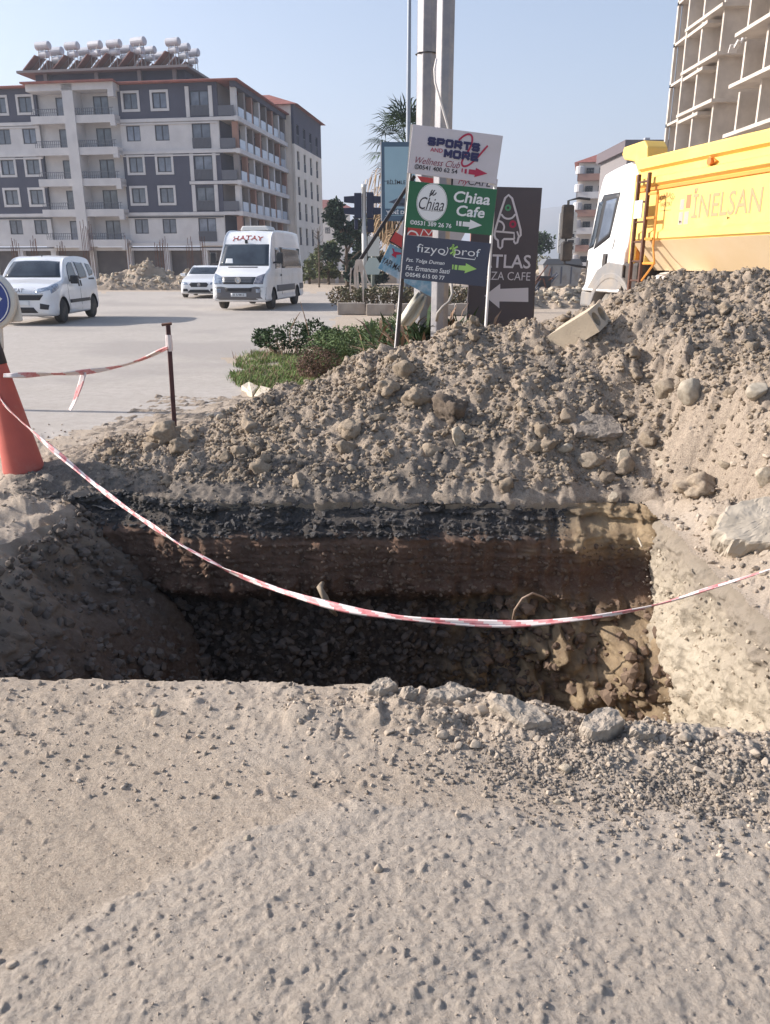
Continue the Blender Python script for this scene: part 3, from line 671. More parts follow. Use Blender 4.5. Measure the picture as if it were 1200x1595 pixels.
def wall(name, parent, m, x0, x1, z0, z1, opens, y0=0.0, th=0.25):
    """a wall in the x-z plane with real openings (x0, x1, z0, z1)"""
    b = MB(); xs = sorted({x0, x1, *[v for o in opens for v in o[:2]]})
    for a, c in zip(xs[:-1], xs[1:]):
        cuts = sorted([(o[2], o[3]) for o in opens if o[0] <= a + 1e-6 and o[1] >= c - 1e-6]); z = z0
        for p, q in cuts + [(z1, z1)]:
            if p > z + 1e-6: b.box(a, c, y0, y0 + th, z, p)
            z = q
    return b.build(name, m, parent)
_wm = {}
def window(parent, x, z, w, h, y=0.0, surround=False, kind='window', mullions=1, pm=None, rail=False, rotz=0.0):
    """frame (with mullion) set in the opening, its pane a sub-part; origin bottom centre"""
    key = (round(w, 3), round(h, 3), surround, mullions, rail, pm.name if pm else '')
    if key not in _wm:
        f = MB(); t = 0.09
        f.box(-w/2, w/2, 0.08, 0.17, 0, t); f.box(-w/2, w/2, 0.08, 0.17, h - t, h)
        f.box(-w/2, -w/2 + t, 0.08, 0.17, t, h - t); f.box(w/2 - t, w/2, 0.08, 0.17, t, h - t)
        for k in range(mullions):
            xm = -w/2 + w * (k + 1) / (mullions + 1); f.box(xm - 0.05, xm + 0.05, 0.07, 0.16, t, h - t)
        fo = f.build(kind, M_frame, parent)
        po = MB().box(-w/2 + t, w/2 - t, 0.12, 0.14, t, h - t).build('pane', pm or M_pane, fo)
        if surround:
            s = MB(); a = 0.24
            s.box(-w/2 - a, w/2 + a, -0.07, 0.10, -a, 0); s.box(-w/2 - a, w/2 + a, -0.07, 0.10, h, h + a)
            s.box(-w/2 - a, -w/2, -0.07, 0.10, 0, h); s.box(w/2, w/2 + a, -0.07, 0.10, 0, h)
            s.build('surround', M_white, fo)
        if rail:
            r_ = MB(); r_.box(-w/2, w/2, -0.06, -0.02, 0.98, 1.04)
            n = int(w / 0.14)
            for k in range(n + 1): r_.box(-w/2 + k * w / n - 0.02, -w/2 + k * w / n + 0.02, -0.06, -0.02, 0.05, 0.98)
            r_.box(-w/2, w/2, -0.02, 0.0, 0.05, 0.98)
            r_.build('railing', M_rail, fo)
        _wm[key] = fo; o = fo
    else:
        o = copy_tree(_wm[key], parent)
    o.parent = parent; o.location = (x, y, z); o.rotation_euler = (0, 0, rotz)
    return o

# ------------------------------------------------------------------ the grey and white apartment block (left)
BX, BY, BR = -15.5, 88.0, -R(8.6)
apt = tag(empty('apartment_building', (BX, BY, 0), (0, 0, BR)), 'grey and white apartment block with balconies and solar tanks on its red roof', 'building')
FL = [3.8, 6.9, 9.95, 13.0, 16.05]; TOP = 19.3; WHITE = [True, False, False, True, False]
for i, z in enumerate(FL):
    z1 = FL[i + 1] if i < 4 else TOP; m = M_white if WHITE[i] else M_dark; su = not WHITE[i]
    wz, wh, ww = z + 0.95, 1.5, 1.55
    oa = [(x - ww/2, x + ww/2, wz, wz + wh) for x in (-29.2, -26.1, -23.1)]
    wall('wall', apt, m, -31, -21.8, z, z1, oa)
    for o in oa: window(apt, (o[0] + o[1]) / 2, wz, ww, wh, surround=su)
    ob = [(x - ww/2, x + ww/2, wz, wz + wh) for x in (-11.2, -8.0)] + [(-4.7, -2.7, z + 0.12, z + 2.5)]
    wall('wall', apt, m, -12.6, -1.75, z, z1, ob)
    for o in ob[:2]: window(apt, (o[0] + o[1]) / 2, wz, ww, wh, surround=su)
    window(apt, -3.7, z + 0.12, 2.0, 2.38, kind='french_window', rail=True)
    if su:
        B(-5.15, -4.75, -0.10, 0.05, z + 0.05, z1 - 0.35).build('trim_strip', M_white, apt); B(-2.65, -2.25, -0.10, 0.05, z + 0.05, z1 - 0.35).build('trim_strip', M_white, apt)
    # white storey bands
    if i in (0, 1, 3, 4):
        B(-31, -21.8, -0.18, 0.1, z - 0.32, z).build('band', M_white, apt); B(-12.6, 0.2, -0.18, 0.1, z - 0.32, z).build('band', M_white, apt)
        B(-31, -21.8, -0.12, 0.1, z - 0.55, z - 0.42).build('band', M_white if i in (3, 4) else M_frame, apt); B(-12.6, -1.8, -0.12, 0.1, z - 0.55, z - 0.42).build('band', M_white if i in (3, 4) else M_frame, apt)
    else:
        B(-5.3, 0.2, -0.18, 0.1, z - 0.30, z).build('band', M_white, apt)
    # the tower of balconies
    for (x0, x1, wx) in ((-21.8, -18.0, -18.95), (-16.8, -12.6, -14.7)):
        od = [(wx - 0.85, wx + 0.85, z + 0.1, z + 2.35)]
        wall('wall', apt, M_white, x0, x1, z, z1, od, y0=0.35, th=0.2)
        window(apt, wx, z + 0.1, 1.7, 2.25, y=0.30, kind='balcony_door')
        b = MB(); b.box(x0 - 0.1, x1 + 0.1, -1.3, -1.12, z - 0.42, z + 0.32); b.box(x0 - 0.1, x1 + 0.1, -1.12, 0.35, z - 0.22, z - 0.02)
        b.box(x1 - 0.08, x1 + 0.1, -1.12, 0.0, z - 0.42, z + 0.32); b.box(x0 - 0.1, x0 + 0.08, -1.12, 0.0, z - 0.42, z + 0.32)
        if x1 > -13: b.box(x1 - 0.45, x1 + 0.1, -1.3, -0.9, z - 0.75, z - 0.42)
        b.build('balcony', M_white, apt)
        b = MB(); b.box(x0, x1, -1.24, -1.2, z + 0.95, z + 1.0); b.box(x0, x1, -1.24, -1.2, z + 0.62, z + 0.65)
        for k in range(int((x1 - x0) / 0.22)): b.box(x0 + k * 0.22, x0 + k * 0.22 + 0.035, -1.24, -1.2, z + 0.32, z + 0.95)
        b.build('railing', M_rail, apt)
    B(-22.0, -21.8, -0.02, 0.5, z, z1).build('wall', m, apt); B(-12.6, -12.4, -0.02, 0.5, z, z1).build('wall', m, apt)
B(-18.0, -16.8, -1.45, 0.4, 3.0, TOP).build('pier', M_white, apt)
b = MB(); b.box(-22.0, -12.3, -1.45, 0.5, TOP - 0.62, TOP + 0.05); b.box(-12.95, -12.3, -1.45, -0.9, TOP - 1.3, TOP - 0.62); b.build('beam', M_white, apt)
# ground floor: dark shops between white posts
B(-31, 0.1, 0.9, 1.2, -0.5, 3.3).build('shop_front', mat('shop_recess', srgb(108, 100, 98), 0.9, col2=srgb(84, 78, 78), scale=0.5), apt)
for x in (-30.5, -26, -22, -17.4, -13, -8.6, -4.2, -0.4): B(x - 0.3, x + 0.3, 0.0, 0.6, -0.5, 3.2).build('column', M_white, apt)
B(-31, 0.2, -0.1, 0.9, 3.0, 3.36).build('beam', M_white, apt)
# the side with glazed balconies
for i, z in enumerate(FL):
    z1 = FL[i + 1] if i < 4 else TOP; m = M_white if WHITE[i] else M_dark
    b = MB(); b.box(0.0, 0.42, -0.2, 19.0, z - 0.40, z + 0.06); b.box(-1.8, 0.0, -0.16, 0.0, z - 0.28, z + 0.02); b.build('balcony_slab', M_white, apt)
    B(-1.95, -1.75, 0.25, 19.0, z, z1 - 0.02).build('wall', M_rec if i in (1, 4) else M_dark, apt)
    B(-1.75, 0.0, 0.25, 19.0, z - 0.25, z - 0.05).build('balcony_floor', M_conc, apt)
    b = MB(); b.box(-1.7, -0.02, -0.10, -0.05, z + 0.1, z + 1.05); b.build('railing', M_rail, apt)
    for k, yy in enumerate((0.25, 2.9, 5.4, 8.1, 10.7, 13.2, 15.9, 18.5)):
        B(-0.45, 0.12, yy, yy + 0.5, z + 0.06, z1 - 0.40).build('column', M_terra if (k + i) % 3 == 0 else (M_white if (k + i) % 3 == 1 else M_rec), apt)
        if k < 7:
            window(apt, -1.70, z + 0.1, 1.5, 2.2, y=yy + 1.6, kind='balcony_door', rotz=R(90), pm=M_pane_d)
            B(0.14, 0.19, yy + 0.55, yy + 2.35, z + 0.1, z + 1.05).build('balcony_glass', M_bglass, apt)
B(-0.3, 0.3, -0.2, 19.0, TOP - 0.5, TOP + 0.02).build('beam', M_dark, apt)
# cream wing at the far end
for i, z in enumerate(FL):
    z1 = FL[i + 1] if i < 4 else TOP + 1.2
    op = [(y_ - 0.6, y_ + 0.6, z + 0.2, z + 2.4) for y_ in (20.8, 24.2, 27.6, 31.2)]
    w_ = wall('wing_wall', apt, M_cream if i < 4 else M_dark, 19.0, 34.0, z - (3.8 if i == 0 else 0), z1, op, y0=0, th=0.3)
    w_.rotation_euler = (0, 0, R(90)); w_.location = (1.25, 0, 0)
    for o in op:
        wn_ = window(apt, 1.17, z + 0.2, 1.2, 2.2, y=(o[0] + o[1]) / 2, kind='french_window', rotz=R(90), pm=M_pane_d, rail=True)
B(-12, 0.9, 19.05, 19.3, 0, TOP + 1.2).build('wing_wall', M_cream, apt)
b = MB(); b.add([(-12, 18.6, TOP + 1.2), (1.9, 18.6, TOP + 1.2), (1.9, 34.6, TOP + 1.2), (-12, 34.6, TOP + 1.2), (-2.5, 21.5, TOP + 2.8), (-2.5, 32, TOP + 2.8), (-12, 21.5, TOP + 2.8), (-12, 32, TOP + 2.8)],
                [(0, 1, 4, 6), (1, 2, 5, 4), (2, 3, 7, 5), (6, 4, 5, 7), (0, 3, 2, 1)]); b.build('wing_roof', M_roof, apt)
# low red roof with a dark attic
b = MB(); e = 0.7
b.add([(-31.5, -e, TOP), (e, -e, TOP), (e, 19, TOP), (-31.5, 19, TOP), (-28, 5.5, TOP + 1.5), (-6, 5.5, TOP + 1.5), (-6, 15, TOP + 1.5), (-28, 15, TOP + 1.5),
       (-31.5, -e, TOP + 0.14), (e, -e, TOP + 0.14), (e, 19, TOP + 0.14), (-31.5, 19, TOP + 0.14)],
      [(0, 3, 2, 1), (0, 1, 9, 8), (1, 2, 10, 9), (2, 3, 11, 10), (3, 0, 8, 11), (8, 9, 5, 4), (9, 10, 6, 5), (10, 11, 7, 6), (11, 8, 4, 7), (4, 5, 6, 7)])
b.build('roof', M_roof, apt)
b = MB(); b.add([(-22.3, -1.9, TOP + 0.05), (-12.0, -1.9, TOP + 0.05), (-22.3, -0.5, TOP + 0.05), (-12, -0.5, TOP + 0.05), (-22.3, -1.9, TOP + 0.22), (-12.0, -1.9, TOP + 0.22), (-20, 3.0, TOP + 1.0), (-14, 3.0, TOP + 1.0)],
                [(0, 1, 5, 4), (4, 5, 7, 6), (5, 1, 3, 7), (4, 6, 2, 0), (0, 2, 3, 1)]); b.build('roof', M_roof, apt)
B(-24.5, -7.0, 5.0, 13.0, TOP + 0.9, TOP + 2.3).build('attic', M_dark, apt)
B(-26, -6.2, 3.8, 13.6, TOP + 2.3, TOP + 2.55).build('attic_slab', mat('attic_slab_grey', srgb(138, 132, 130), 0.9), apt)
for x in (-23, -17, -12, -8): B(x - 0.2, x + 0.2, 4.4, 4.8, TOP + 0.9, TOP + 2.3).build('attic_post', M_rec, apt)
# solar water heaters on the attic roof
def heater():
    t = empty('solar_heater')
    tag(t, None, 'solar heater', 'solar water heaters on the apartment roof')
    for zz, r_, ln in ((2.50, 0.43, 1.75), (1.66, 0.34, 1.2)):
        MB().lathe([(0.02, -ln/2), (r_ * 0.8, -ln/2 + 0.02), (r_, -ln/2 + 0.1), (r_, ln/2 - 0.1), (r_ * 0.8, ln/2 - 0.02), (0.02, ln/2)], 16, 'x', (0, 0, zz)).build('tank', M_tank, t, False)
    p = MB(); p.M = Matrix.Translation((-1.3, -0.1, 0.75)) @ Matrix.Rotation(R(-38), 4, 'Y'); p.box(-1.1, 1.1, -0.9, 0.9, -0.05, 0.05); p.build('collector', M_panel, t)
    s = MB()
    for sx in (-0.45, 0.45):
        for sy in (-0.3, 0.3): s.tube([(sx, sy, 0), (sx * 0.9, sy, 2.3)], 0.04, 5)
    s.tube([(-0.45, -0.3, 0.3), (0.45, -0.3, 1.5)], 0.03, 5); s.tube([(-2.2, 0, 0), (-0.4, 0, 1.4)], 0.04, 5)
    s.build('stand', mat('galvanised_stand', srgb(150, 146, 146), 0.5, 0.5), t)
    return t
HB = (-22.9, -19.5, -16.8, -14.5, -11.7, -7.9); nrow = {}
h0 = heater(); first = True; zt = TOP + 2.55
Mw = Matrix.Translation((BX, BY, 0)) @ Matrix.Rotation(BR, 4, 'Z')
for (x, y) in [(-23.0, 4.7), (-22.85, 7.05), (-19.6, 4.7), (-19.45, 7.05), (-16.9, 4.7), (-16.75, 7.05), (-14.7, 4.7), (-14.55, 7.05), (-14.4, 9.4), (-11.9, 4.7), (-11.75, 7.05), (-11.6, 9.4), (-11.45, 11.75), (-8.0, 4.7), (-7.85, 7.05), (-7.7, 9.4)]:
    o = h0 if first else copy_tree(h0); first = False; nrow[x // 1] = nrow.get(x // 1, 0) + 1
    ri = [abs(x - b_) for b_ in HB].index(min(abs(x - b_) for b_ in HB)); dep = int(round((y - 4.7) / 2.35))
    o['label'] = 'white-tanked solar heater on the apartment roof, %s row from the left, %s one' % (['first', 'second', 'third', 'fourth', 'fifth', 'sixth'][ri], ['front', 'second', 'third', 'rearmost'][dep])
    o.location = Mw @ Vector((x, y, zt - 0.01)); o.rotation_euler = (0, 0, BR + R(-14 + (x * 7) % 12)); s_ = 0.9 + 0.12 * ((x * 13.7) % 1); o.scale = (s_, s_, s_)

# ------------------------------------------------------------------ concrete frame under construction (right)
con = tag(empty('concrete_frame_building', (0, 0, 0)), 'unfinished raw concrete block with open bays above the yellow tipper', 'building')
def cx_(Y): return 22.9 + 0.031 * (67 - Y)
for k in range(-1, 8):
    z = 6.75 + 2.95 * k
    if z < 0: z = 0.2
    for (y0, y1, dx) in ((60.8, 67.2, 0.0), (44.0, 56.6, 0.7)):
        b = MB(); b.add([(cx_(y1) - dx, y1, z - 0.16), (cx_(y0) - dx, y0, z - 0.16), (cx_(y0) + 6, y0, z - 0.16), (cx_(y1) + 6, y1, z - 0.16),
                         (cx_(y1) - dx, y1, z + 0.06), (cx_(y0) - dx, y0, z + 0.06), (cx_(y0) + 6, y0, z + 0.06), (cx_(y1) + 6, y1, z + 0.06)],
                        [(0, 3, 2, 1), (4, 5, 6, 7), (0, 1, 5, 4), (1, 2, 6, 5), (2, 3, 7, 6), (3, 0, 4, 7)])
        b.build('floor_slab', M_conc, con)
    B(26.8, 44, 44, 68.5, z - 0.14, z + 0.05).build('floor_slab', M_conc, con)
    B(23.0, 24.2, 63.0, 67.0, z - 0.62, z - 0.40).build('edge_beam', M_conc, con)
    if k < 7:
        for j, (Y, dx, ln) in enumerate(((67.0, 0.05, 5.0), (64.3, 0.15, 4.5), (61.5, 0.45, 5.0), (57.6, 0.5, 7.0), (53.6, 0.0, 7.0), (49.6, 0.2, 7.0), (45.6, 0.2, 7.0))):
            B(cx_(Y) + dx, cx_(Y) + dx + ln, Y - 0.13, Y + 0.13, z + 0.062, z + 2.80).build('wall_panel', M_conc, con)
        B(29.4, 29.6, 44.2, 68.0, z + 0.06, z + 2.79).build('wall_panel', M_conc, con)
        B(23.55, 23.8, 71.2, 71.5, z - 0.2, z + 2.95).build('column', M_conc, con)
        b = MB(); b.box(23.55, 26, 67.2, 71.5, z - 0.14, z + 0.05); b.build('floor_slab', M_conc, con)
        B(23.9, 30, 71.15, 71.4, z + 0.055, z + 2.80).build('wall_panel', M_conc, con)
r_ = random.Random(5)
for j in range(16):
    b = MB(); x, y = 23.8 + r_.random() * 3.5, 60 + r_.random() * 10; b.tube([(x, y, 21.3), (x + r_.uniform(-.05, .05), y, 28.2 + r_.random() * 1.0)], 0.03, 5); b.build('rebar', M_rust, con)
wb = MB()
for j in range(5):
    wb.M = Matrix.Translation((cx_(59.5) + 0.5 + 0.22 * j, 59.4 - 0.1 * j, 16.35 - 0.25 * (4 - j) + 0.06)) @ Matrix.Rotation(0.7 * j, 4, 'Z') @ Matrix.Rotation(0.5, 4, 'X'); wb.box(-0.28, 0.28, -0.05, 0.05, -0.2, 0.3)
# pieces of sheet caught on a slab edge
wb.build('plastic_sheet', mat('white_plastic', srgb(214, 208, 204), 0.6), con)

# ------------------------------------------------------------------ houses behind the truck and beyond the trees
mid = tag(empty('apartment_building', (34.2, 148, 0), (0, 0, R(-14))), 'distant cream flats with a hoarding board behind the truck cab', 'building')
B(0, 34, 0, 12, 0, 18.6).build('wall', M_cream, mid)
b = MB(); b.add([(-0.8, -0.8, 18.6), (35, -0.8, 18.6), (35, 13, 18.6), (-0.8, 13, 18.6), (9, 4, 22.2), (26, 4, 22.2), (26, 9, 22.2), (9, 9, 22.2)],
                [(0, 1, 5, 4), (1, 2, 6, 5), (2, 3, 7, 6), (3, 0, 4, 7), (4, 5, 6, 7), (0, 3, 2, 1)]); b.build('roof', M_roof, mid)
for k in range(6):
    z = 1.0 + 2.95 * k
    b = MB(); b.box(-0.1, 5.4, -1.3, 0.0, z - 0.15, z + 0.05); b.box(-0.1, 5.4, -1.3, -1.18, z + 0.05, z + 0.95); b.box(-0.12, 0.1, -1.3, 0, z - .15, z + 0.95); b.build('balcony', M_terra if k % 2 else M_white, mid)
    MB().lathe([(0.75, z + 0.95), (0.78, z + 1.1), (0.78, z + 2.1), (0.7, z + 2.2)], 12, 'z', (0.3, -0.7, 0)).build('corner_column', M_white, mid)
    for x in (2.0, 4.2, 12, 15, 18): window(mid, x, z + 0.5, 1.3, 1.5, y=-0.12, pm=M_pane_d)
brd = MB().box(4.6, 12.2, -1.75, -1.5, 13.6, 18.3).build('hoarding_board', mat('board_white', srgb(206, 202, 204), 0.7), mid)
flat('emblem', stroke([(5.6, 15.4), (5.6, 16.6), (7.6, 17.6), (9.0, 16.7), (11.4, 16.7)], 0.22), mat('board_green', srgb(70, 100, 86), 0.7), brd, y=-1.76, th=0.05)
put_text('EMLAK', 8.4, 15.4, 1.0, mat('board_grey', srgb(150, 146, 152), 0.7), brd, y=-1.80)
low = tag(empty('flat_roofed_building', (38.5, 118, 0)), 'dark flat roofed building showing above the tipper headboard', 'building')
B(-4.6, 9, 0, 14, 0, 16.6).build('wall', M_rec, low); B(-5.2, 9.5, -0.7, 14.5, 16.6, 18.0).build('roof', mat('dark_fascia', srgb(98, 88, 92), 0.8), low)
for x in (-2, 2.5): B(x, x + 0.7, 1, 1.7, 18.0, 18.5).build('vent', M_white, low)
for x in (-3, 0, 3, 6): 
    for z in (3, 6, 9, 12): window(low, x, z, 1.4, 1.5, y=-0.12, pm=M_pane_d)
far = tag(empty('red_roofed_house', (-23.0, 215, 0), (0, 0, R(10))), 'far pale house with red roof above the trees left of the traffic lights', 'building')
B(0, 14, 0, 9, 0, 15.5).build('wall', M_cream, far)
b = MB(); b.add([(-0.8, -0.8, 15.5), (15, -0.8, 15.5), (15, 10, 15.5), (-0.8, 10, 15.5), (3, 4.5, 18), (11, 4.5, 18)], [(0, 1, 5, 4), (1, 2, 5), (2, 3, 4, 5), (3, 0, 4), (0, 3, 2, 1)]); b.build('roof', M_roof, far)
for z in (12.6, 9.4):
    for x in (2, 5, 8, 11): window(far, x, z, 1.3, 1.5, y=-0.12, pm=M_pane_d)

# fuel price totem
tot = tag(empty('fuel_price_totem', (18.6, 83.5, 0), (0, 0, R(-6))), 'pale fuel station price totem with round red and green emblem', 'price totem')
M_tot = mat('totem_white', srgb(196, 196, 194), 0.6); M_totg = mat('totem_grey', srgb(120, 122, 122), 0.6)
def rr(w, z0, z1, r, n=5):
    pts = []
    for cx, cz, a0 in ((w/2 - r, z1 - r, 0), (-w/2 + r, z1 - r, 90), (-w/2 + r, z0 + r, 180), (w/2 - r, z0 + r, 270)):
        pts += [(cx + r * math.cos(R(a0 + 90 * k / n)), cz + r * math.sin(R(a0 + 90 * k / n))) for k in range(n + 1)]
    return pts
body = MB().prism(rr(1.75, 2.6, 6.6, 0.25), 0, 0.35, 'y').build('totem_body', M_tot, tot)
B(-0.7, 0.7, 0.05, 0.3, 0, 2.6).build('totem_post', M_totg, tot)
rg = ring(0, 5.75, 0.46, 0.27); flat('emblem', [q for k, q in enumerate(rg) if not (k < 2 or k > 25)][:15], mat('totem_red', srgb(176, 66, 62), 0.6), body)
flat('emblem', [q for k, q in enumerate(rg) if k >= 17 and k <= 25] + [[(0.0, 5.65), (0.42, 5.65), (0.42, 5.77), (0.0, 5.77)], [(0.05, 5.42), (0.36, 5.42), (0.36, 5.53), (0.05, 5.53)]], mat('totem_green', srgb(64, 120, 78), 0.6), body)
put_text('memoil', 0, 5.05, 0.36, mat('totem_text', srgb(90, 96, 96), 0.6), body, bold=0.02)
for k in range(3):
    z = 4.35 - 0.6 * k
    flat('price_display', [[(0.1, z - 0.17), (0.72, z - 0.17), (0.72, z + 0.17), (0.1, z + 0.17)]], mat('display_black', srgb(40, 40, 44), 0.4), body)
    flat('wave_line', stroke([(-0.85, z + 0.12), (-0.6, z + 0.3), (0.5, z + 0.3), (0.86, z + 0.42)], 0.06), M_totg, body)

# ------------------------------------------------------------------ vehicles
M_paint = mat('white_car_paint', srgb(226, 226, 228), 0.28, coat=0.6, dirt=srgb(190, 182, 172), dscale=1.2, dcut=(0.5, 0.85))
M_glass = mat('car_glass', srgb(58, 66, 74), 0.06, col2=srgb(40, 46, 54), scale=1.5, spec=0.8)
M_black = mat('black_plastic', srgb(44, 44, 48), 0.55)
M_tyre = mat('tyre_rubber', srgb(46, 45, 46), 0.85, dirt=srgb(120, 110, 100), dscale=3)
M_rim = mat('alloy_rim', srgb(160, 162, 166), 0.35, 0.6)
M_lamp = mat('headlamp_glass', srgb(176, 186, 200), 0.08, 0.2, col2=srgb(120, 130, 146), scale=9, spec=0.8)
M_chrome = mat('chrome', srgb(200, 200, 204), 0.15, 0.9)
M_plate = mat('number_plate', srgb(214, 216, 218), 0.5)
M_ink = mat('plate_ink', srgb(36, 36, 42), 0.6)
M_orange = mat('indicator_orange', srgb(214, 120, 60), 0.3)

def cat_up(P, n):
    """Catmull-Rom upsampling along axis 0 (open)"""
    P = np.asarray(P, float); Q = np.concatenate([2 * P[:1] - P[1:2], P, 2 * P[-1:] - P[-2:-1]]); out = []
    for i in range(1, len(Q) - 2):
        for k in range(n):
            t = k / n
            out.append(0.5 * (2 * Q[i] + (Q[i+1] - Q[i-1]) * t + (2*Q[i-1] - 5*Q[i] + 4*Q[i+1] - Q[i+2]) * t*t + (3*Q[i] - Q[i-1] - 3*Q[i+1] + Q[i+2]) * t**3))
    out.append(Q[-2]); return np.array(out)
def loft(stations, nx=4, nr=4):
    P = np.array([[(x, y, z) for y, z in ringp] for x, ringp in stations])      # (S, K, 3) half rings
    P = cat_up(P, nx)
    P = np.swapaxes(cat_up(np.swapaxes(P, 0, 1), nr), 0, 1)
    P[:, 0, 1] = 0; P[:, -1, 1] = 0; P[:, :, 1] = np.maximum(P[:, :, 1], 0)
    full = np.concatenate([P, (P[:, -2:0:-1] * np.array([1, -1, 1]))], 1)
    S_, K_ = full.shape[:2]; V = full.reshape(-1, 3); a = np.arange(S_ * K_).reshape(S_, K_); b = np.roll(a, -1, 1)
    F = np.stack([a[:-1], a[1:], b[1:], b[:-1]], -1).reshape(-1, 4)
    c0, c1 = len(V), len(V) + 1
    V = np.concatenate([V, full[0].mean(0)[None], full[-1].mean(0)[None]])
    T = np.concatenate([np.stack([np.full(K_, c0), a[0], b[0]], -1), np.stack([np.full(K_, c1), b[-1], a[-1]], -1)])
    return V, F, T
class Car:
    def __init__(s, root, stations, paint=None):
        s.root = root; V, F, T = loft(stations)
        me = mesh_np('body', V, [F, T], True)
        s.body = link('body', me, root, [paint or M_paint, M_black])
        bm = bmesh.new(); bm.from_mesh(me); bmesh.ops.recalc_face_normals(bm, faces=bm.faces); bm.to_mesh(me); bm.free()
        s.bvh = BVHTree.FromPolygons([tuple(v) for v in V], [tuple(f) for f in F] + [tuple(f) for f in T])
    def cast(s, p, face):
        o, d = {'front': ((-3, p[0], p[1]), (1, 0, 0)), 'left': ((p[0], -4, p[1]), (0, 1, 0)), 'right': ((p[0], 4, p[1]), (0, -1, 0)), 'top': ((p[0], p[1], 6), (0, 0, -1))}[face]
        h = s.bvh.ray_cast(Vector(o), Vector(d))[0]
        return (h, Vector(d)) if h else (None, Vector(d))
    def patch(s, name, poly, face, m, off=0.006, parent=None, n=6, rings=5):
        """panel that follows the body: outline in (y, z) from the front or (x, z) from a side"""
        pts = []
        for i in range(len(poly)):
            a, c = Vector(poly[i]), Vector(poly[(i + 1) % len(poly)])
            pts += [a.lerp(c, k / n) for k in range(n)]
        c = sum(pts, Vector((0, 0))) / len(pts); vs = []; N = len(pts)
        for k in range(rings):
            for p in pts: vs.append(c.lerp(p, 1 - k / rings))
        vs.append(c); out = []; last = None
        for p in vs:
            h, d = s.cast(p, face)
            if h is None: h = last or Vector((0, 0, 0))
            last = h; out.append(h - d * off)
        base = len(out); out += [v + d * (off + 0.03) for v in out[:N]]
        fs = [(k * N + i, k * N + (i + 1) % N, (k + 1) * N + (i + 1) % N, (k + 1) * N + i) for k in range(rings - 1) for i in range(N)]
        fs += [((rings - 1) * N + i, (rings - 1) * N + (i + 1) % N, rings * N) for i in range(N)]
        fs += [(i, base + i, base + (i + 1) % N, (i + 1) % N) for i in range(N)]
        o = MB().add(out, fs).build(name, m, parent or s.root, True)
        return o
    def both(s, name, poly, m, **kw):
        return s.patch(name, poly, 'left', m, **kw), s.patch(name, poly, 'right', m, **kw)
    def text(s, st, y, z, size, m, arc=0.0, face='front', parent=None, **kw):
        me = text_mesh(st, size, **kw)
        bm = bmesh.new(); bm.from_mesh(me); bmesh.ops.triangulate(bm, faces=bm.faces); bm.to_mesh(me); bm.free()
        for v in me.vertices:
            u, w = v.co.x, v.co.y
            if face == 'front': q = (y + u, z + w - arc * u * u)          # seen from the front: +y of the car is image left... mirrored below
            if face == 'front': q = (y - u, z + w - arc * u * u)
            else: q = (y + u, z + w)
            h, d = s.cast(q, face); v.co = (h if h else Vector((0, q[0], q[1]))) - d * 0.012
        return link('lettering', me, parent or s.root, [m])
    def wheels(s, xs, track, r, w, spokes=5, cut=1.16):
        for x in xs:
            for sg in (-1, 1):
                c = MB().lathe([(r * cut, -0.5), (r * cut, 0.5)], 40, 'y', (x, sg * (track / 2 + 0.3), r * 1.02)).build('cutter', M_black)
                c.parent = s.root
                md = s.body.modifiers.new('Boolean', 'BOOLEAN'); md.object = c; md.operation = 'DIFFERENCE'; md.solver = 'EXACT'
                try: md.material_mode = 'TRANSFER'
                except Exception: pass
                dg = bpy.context.evaluated_depsgraph_get(); dg.update()
                me = bpy.data.meshes.new_from_object(s.body.evaluated_get(dg)); s.body.modifiers.clear()
                s.body.data = me; bpy.data.objects.remove(c)
                t = MB().lathe([(r * 0.62, -w/2), (r * 0.9, -w/2), (r, -w/2 + 0.03), (r, w/2 - 0.03), (r * 0.9, w/2), (r * 0.62, w/2)], 28, 'y').build('wheel', M_tyre, s.root, True)
                t.location = (x, sg * (track / 2 - w/2 - 0.015), r)
                rm = MB(); rm.lathe([(r * 0.63, -w/2 + 0.02), (r * 0.66, w/2 - 0.01), (r * 0.58, w/2 - 0.005), (r * 0.56, w/2 - 0.06), (0.02, w/2 - 0.07)], 28, 'y')
                for k in range(spokes):
                    rm.M = Matrix.Rotation(2 * math.pi * k / spokes, 4, 'Y'); rm.box(-r * 0.10, r * 0.10, w/2 - 0.08, w/2 - 0.015, 0, r * 0.6)
                rm.M = Matrix.Identity(4); rm.lathe([(r * 0.14, w/2 - 0.08), (r * 0.14, w/2 - 0.008), (0.01, w/2 - 0.005)], 14, 'y')
                o = rm.build('rim', M_rim, t, False)
                if sg < 0: o.rotation_euler = (0, 0, math.pi)
def vehicle(name, px_line, label, cat, yaw, front):
    """front: world point under the middle of the front bumper; local x runs to the rear"""
    return tag(empty(name, front, (0, 0, math.atan2(math.cos(yaw), math.sin(yaw)))), label, cat)

# ring: bottom centre, sill, flank low, belt, shoulder, roof edge, top
def rg(w, zb, zm, belt, wg, zs, top, wt=None):
    return [(0, zb), (w * 0.86, zb), (w, zb + (zm - zb) * 0.35), (w * 1.0, zm), (w * 0.985, belt), (wg, zs), (wt if wt else wg * 0.86, top - 0.03), (0, top)]
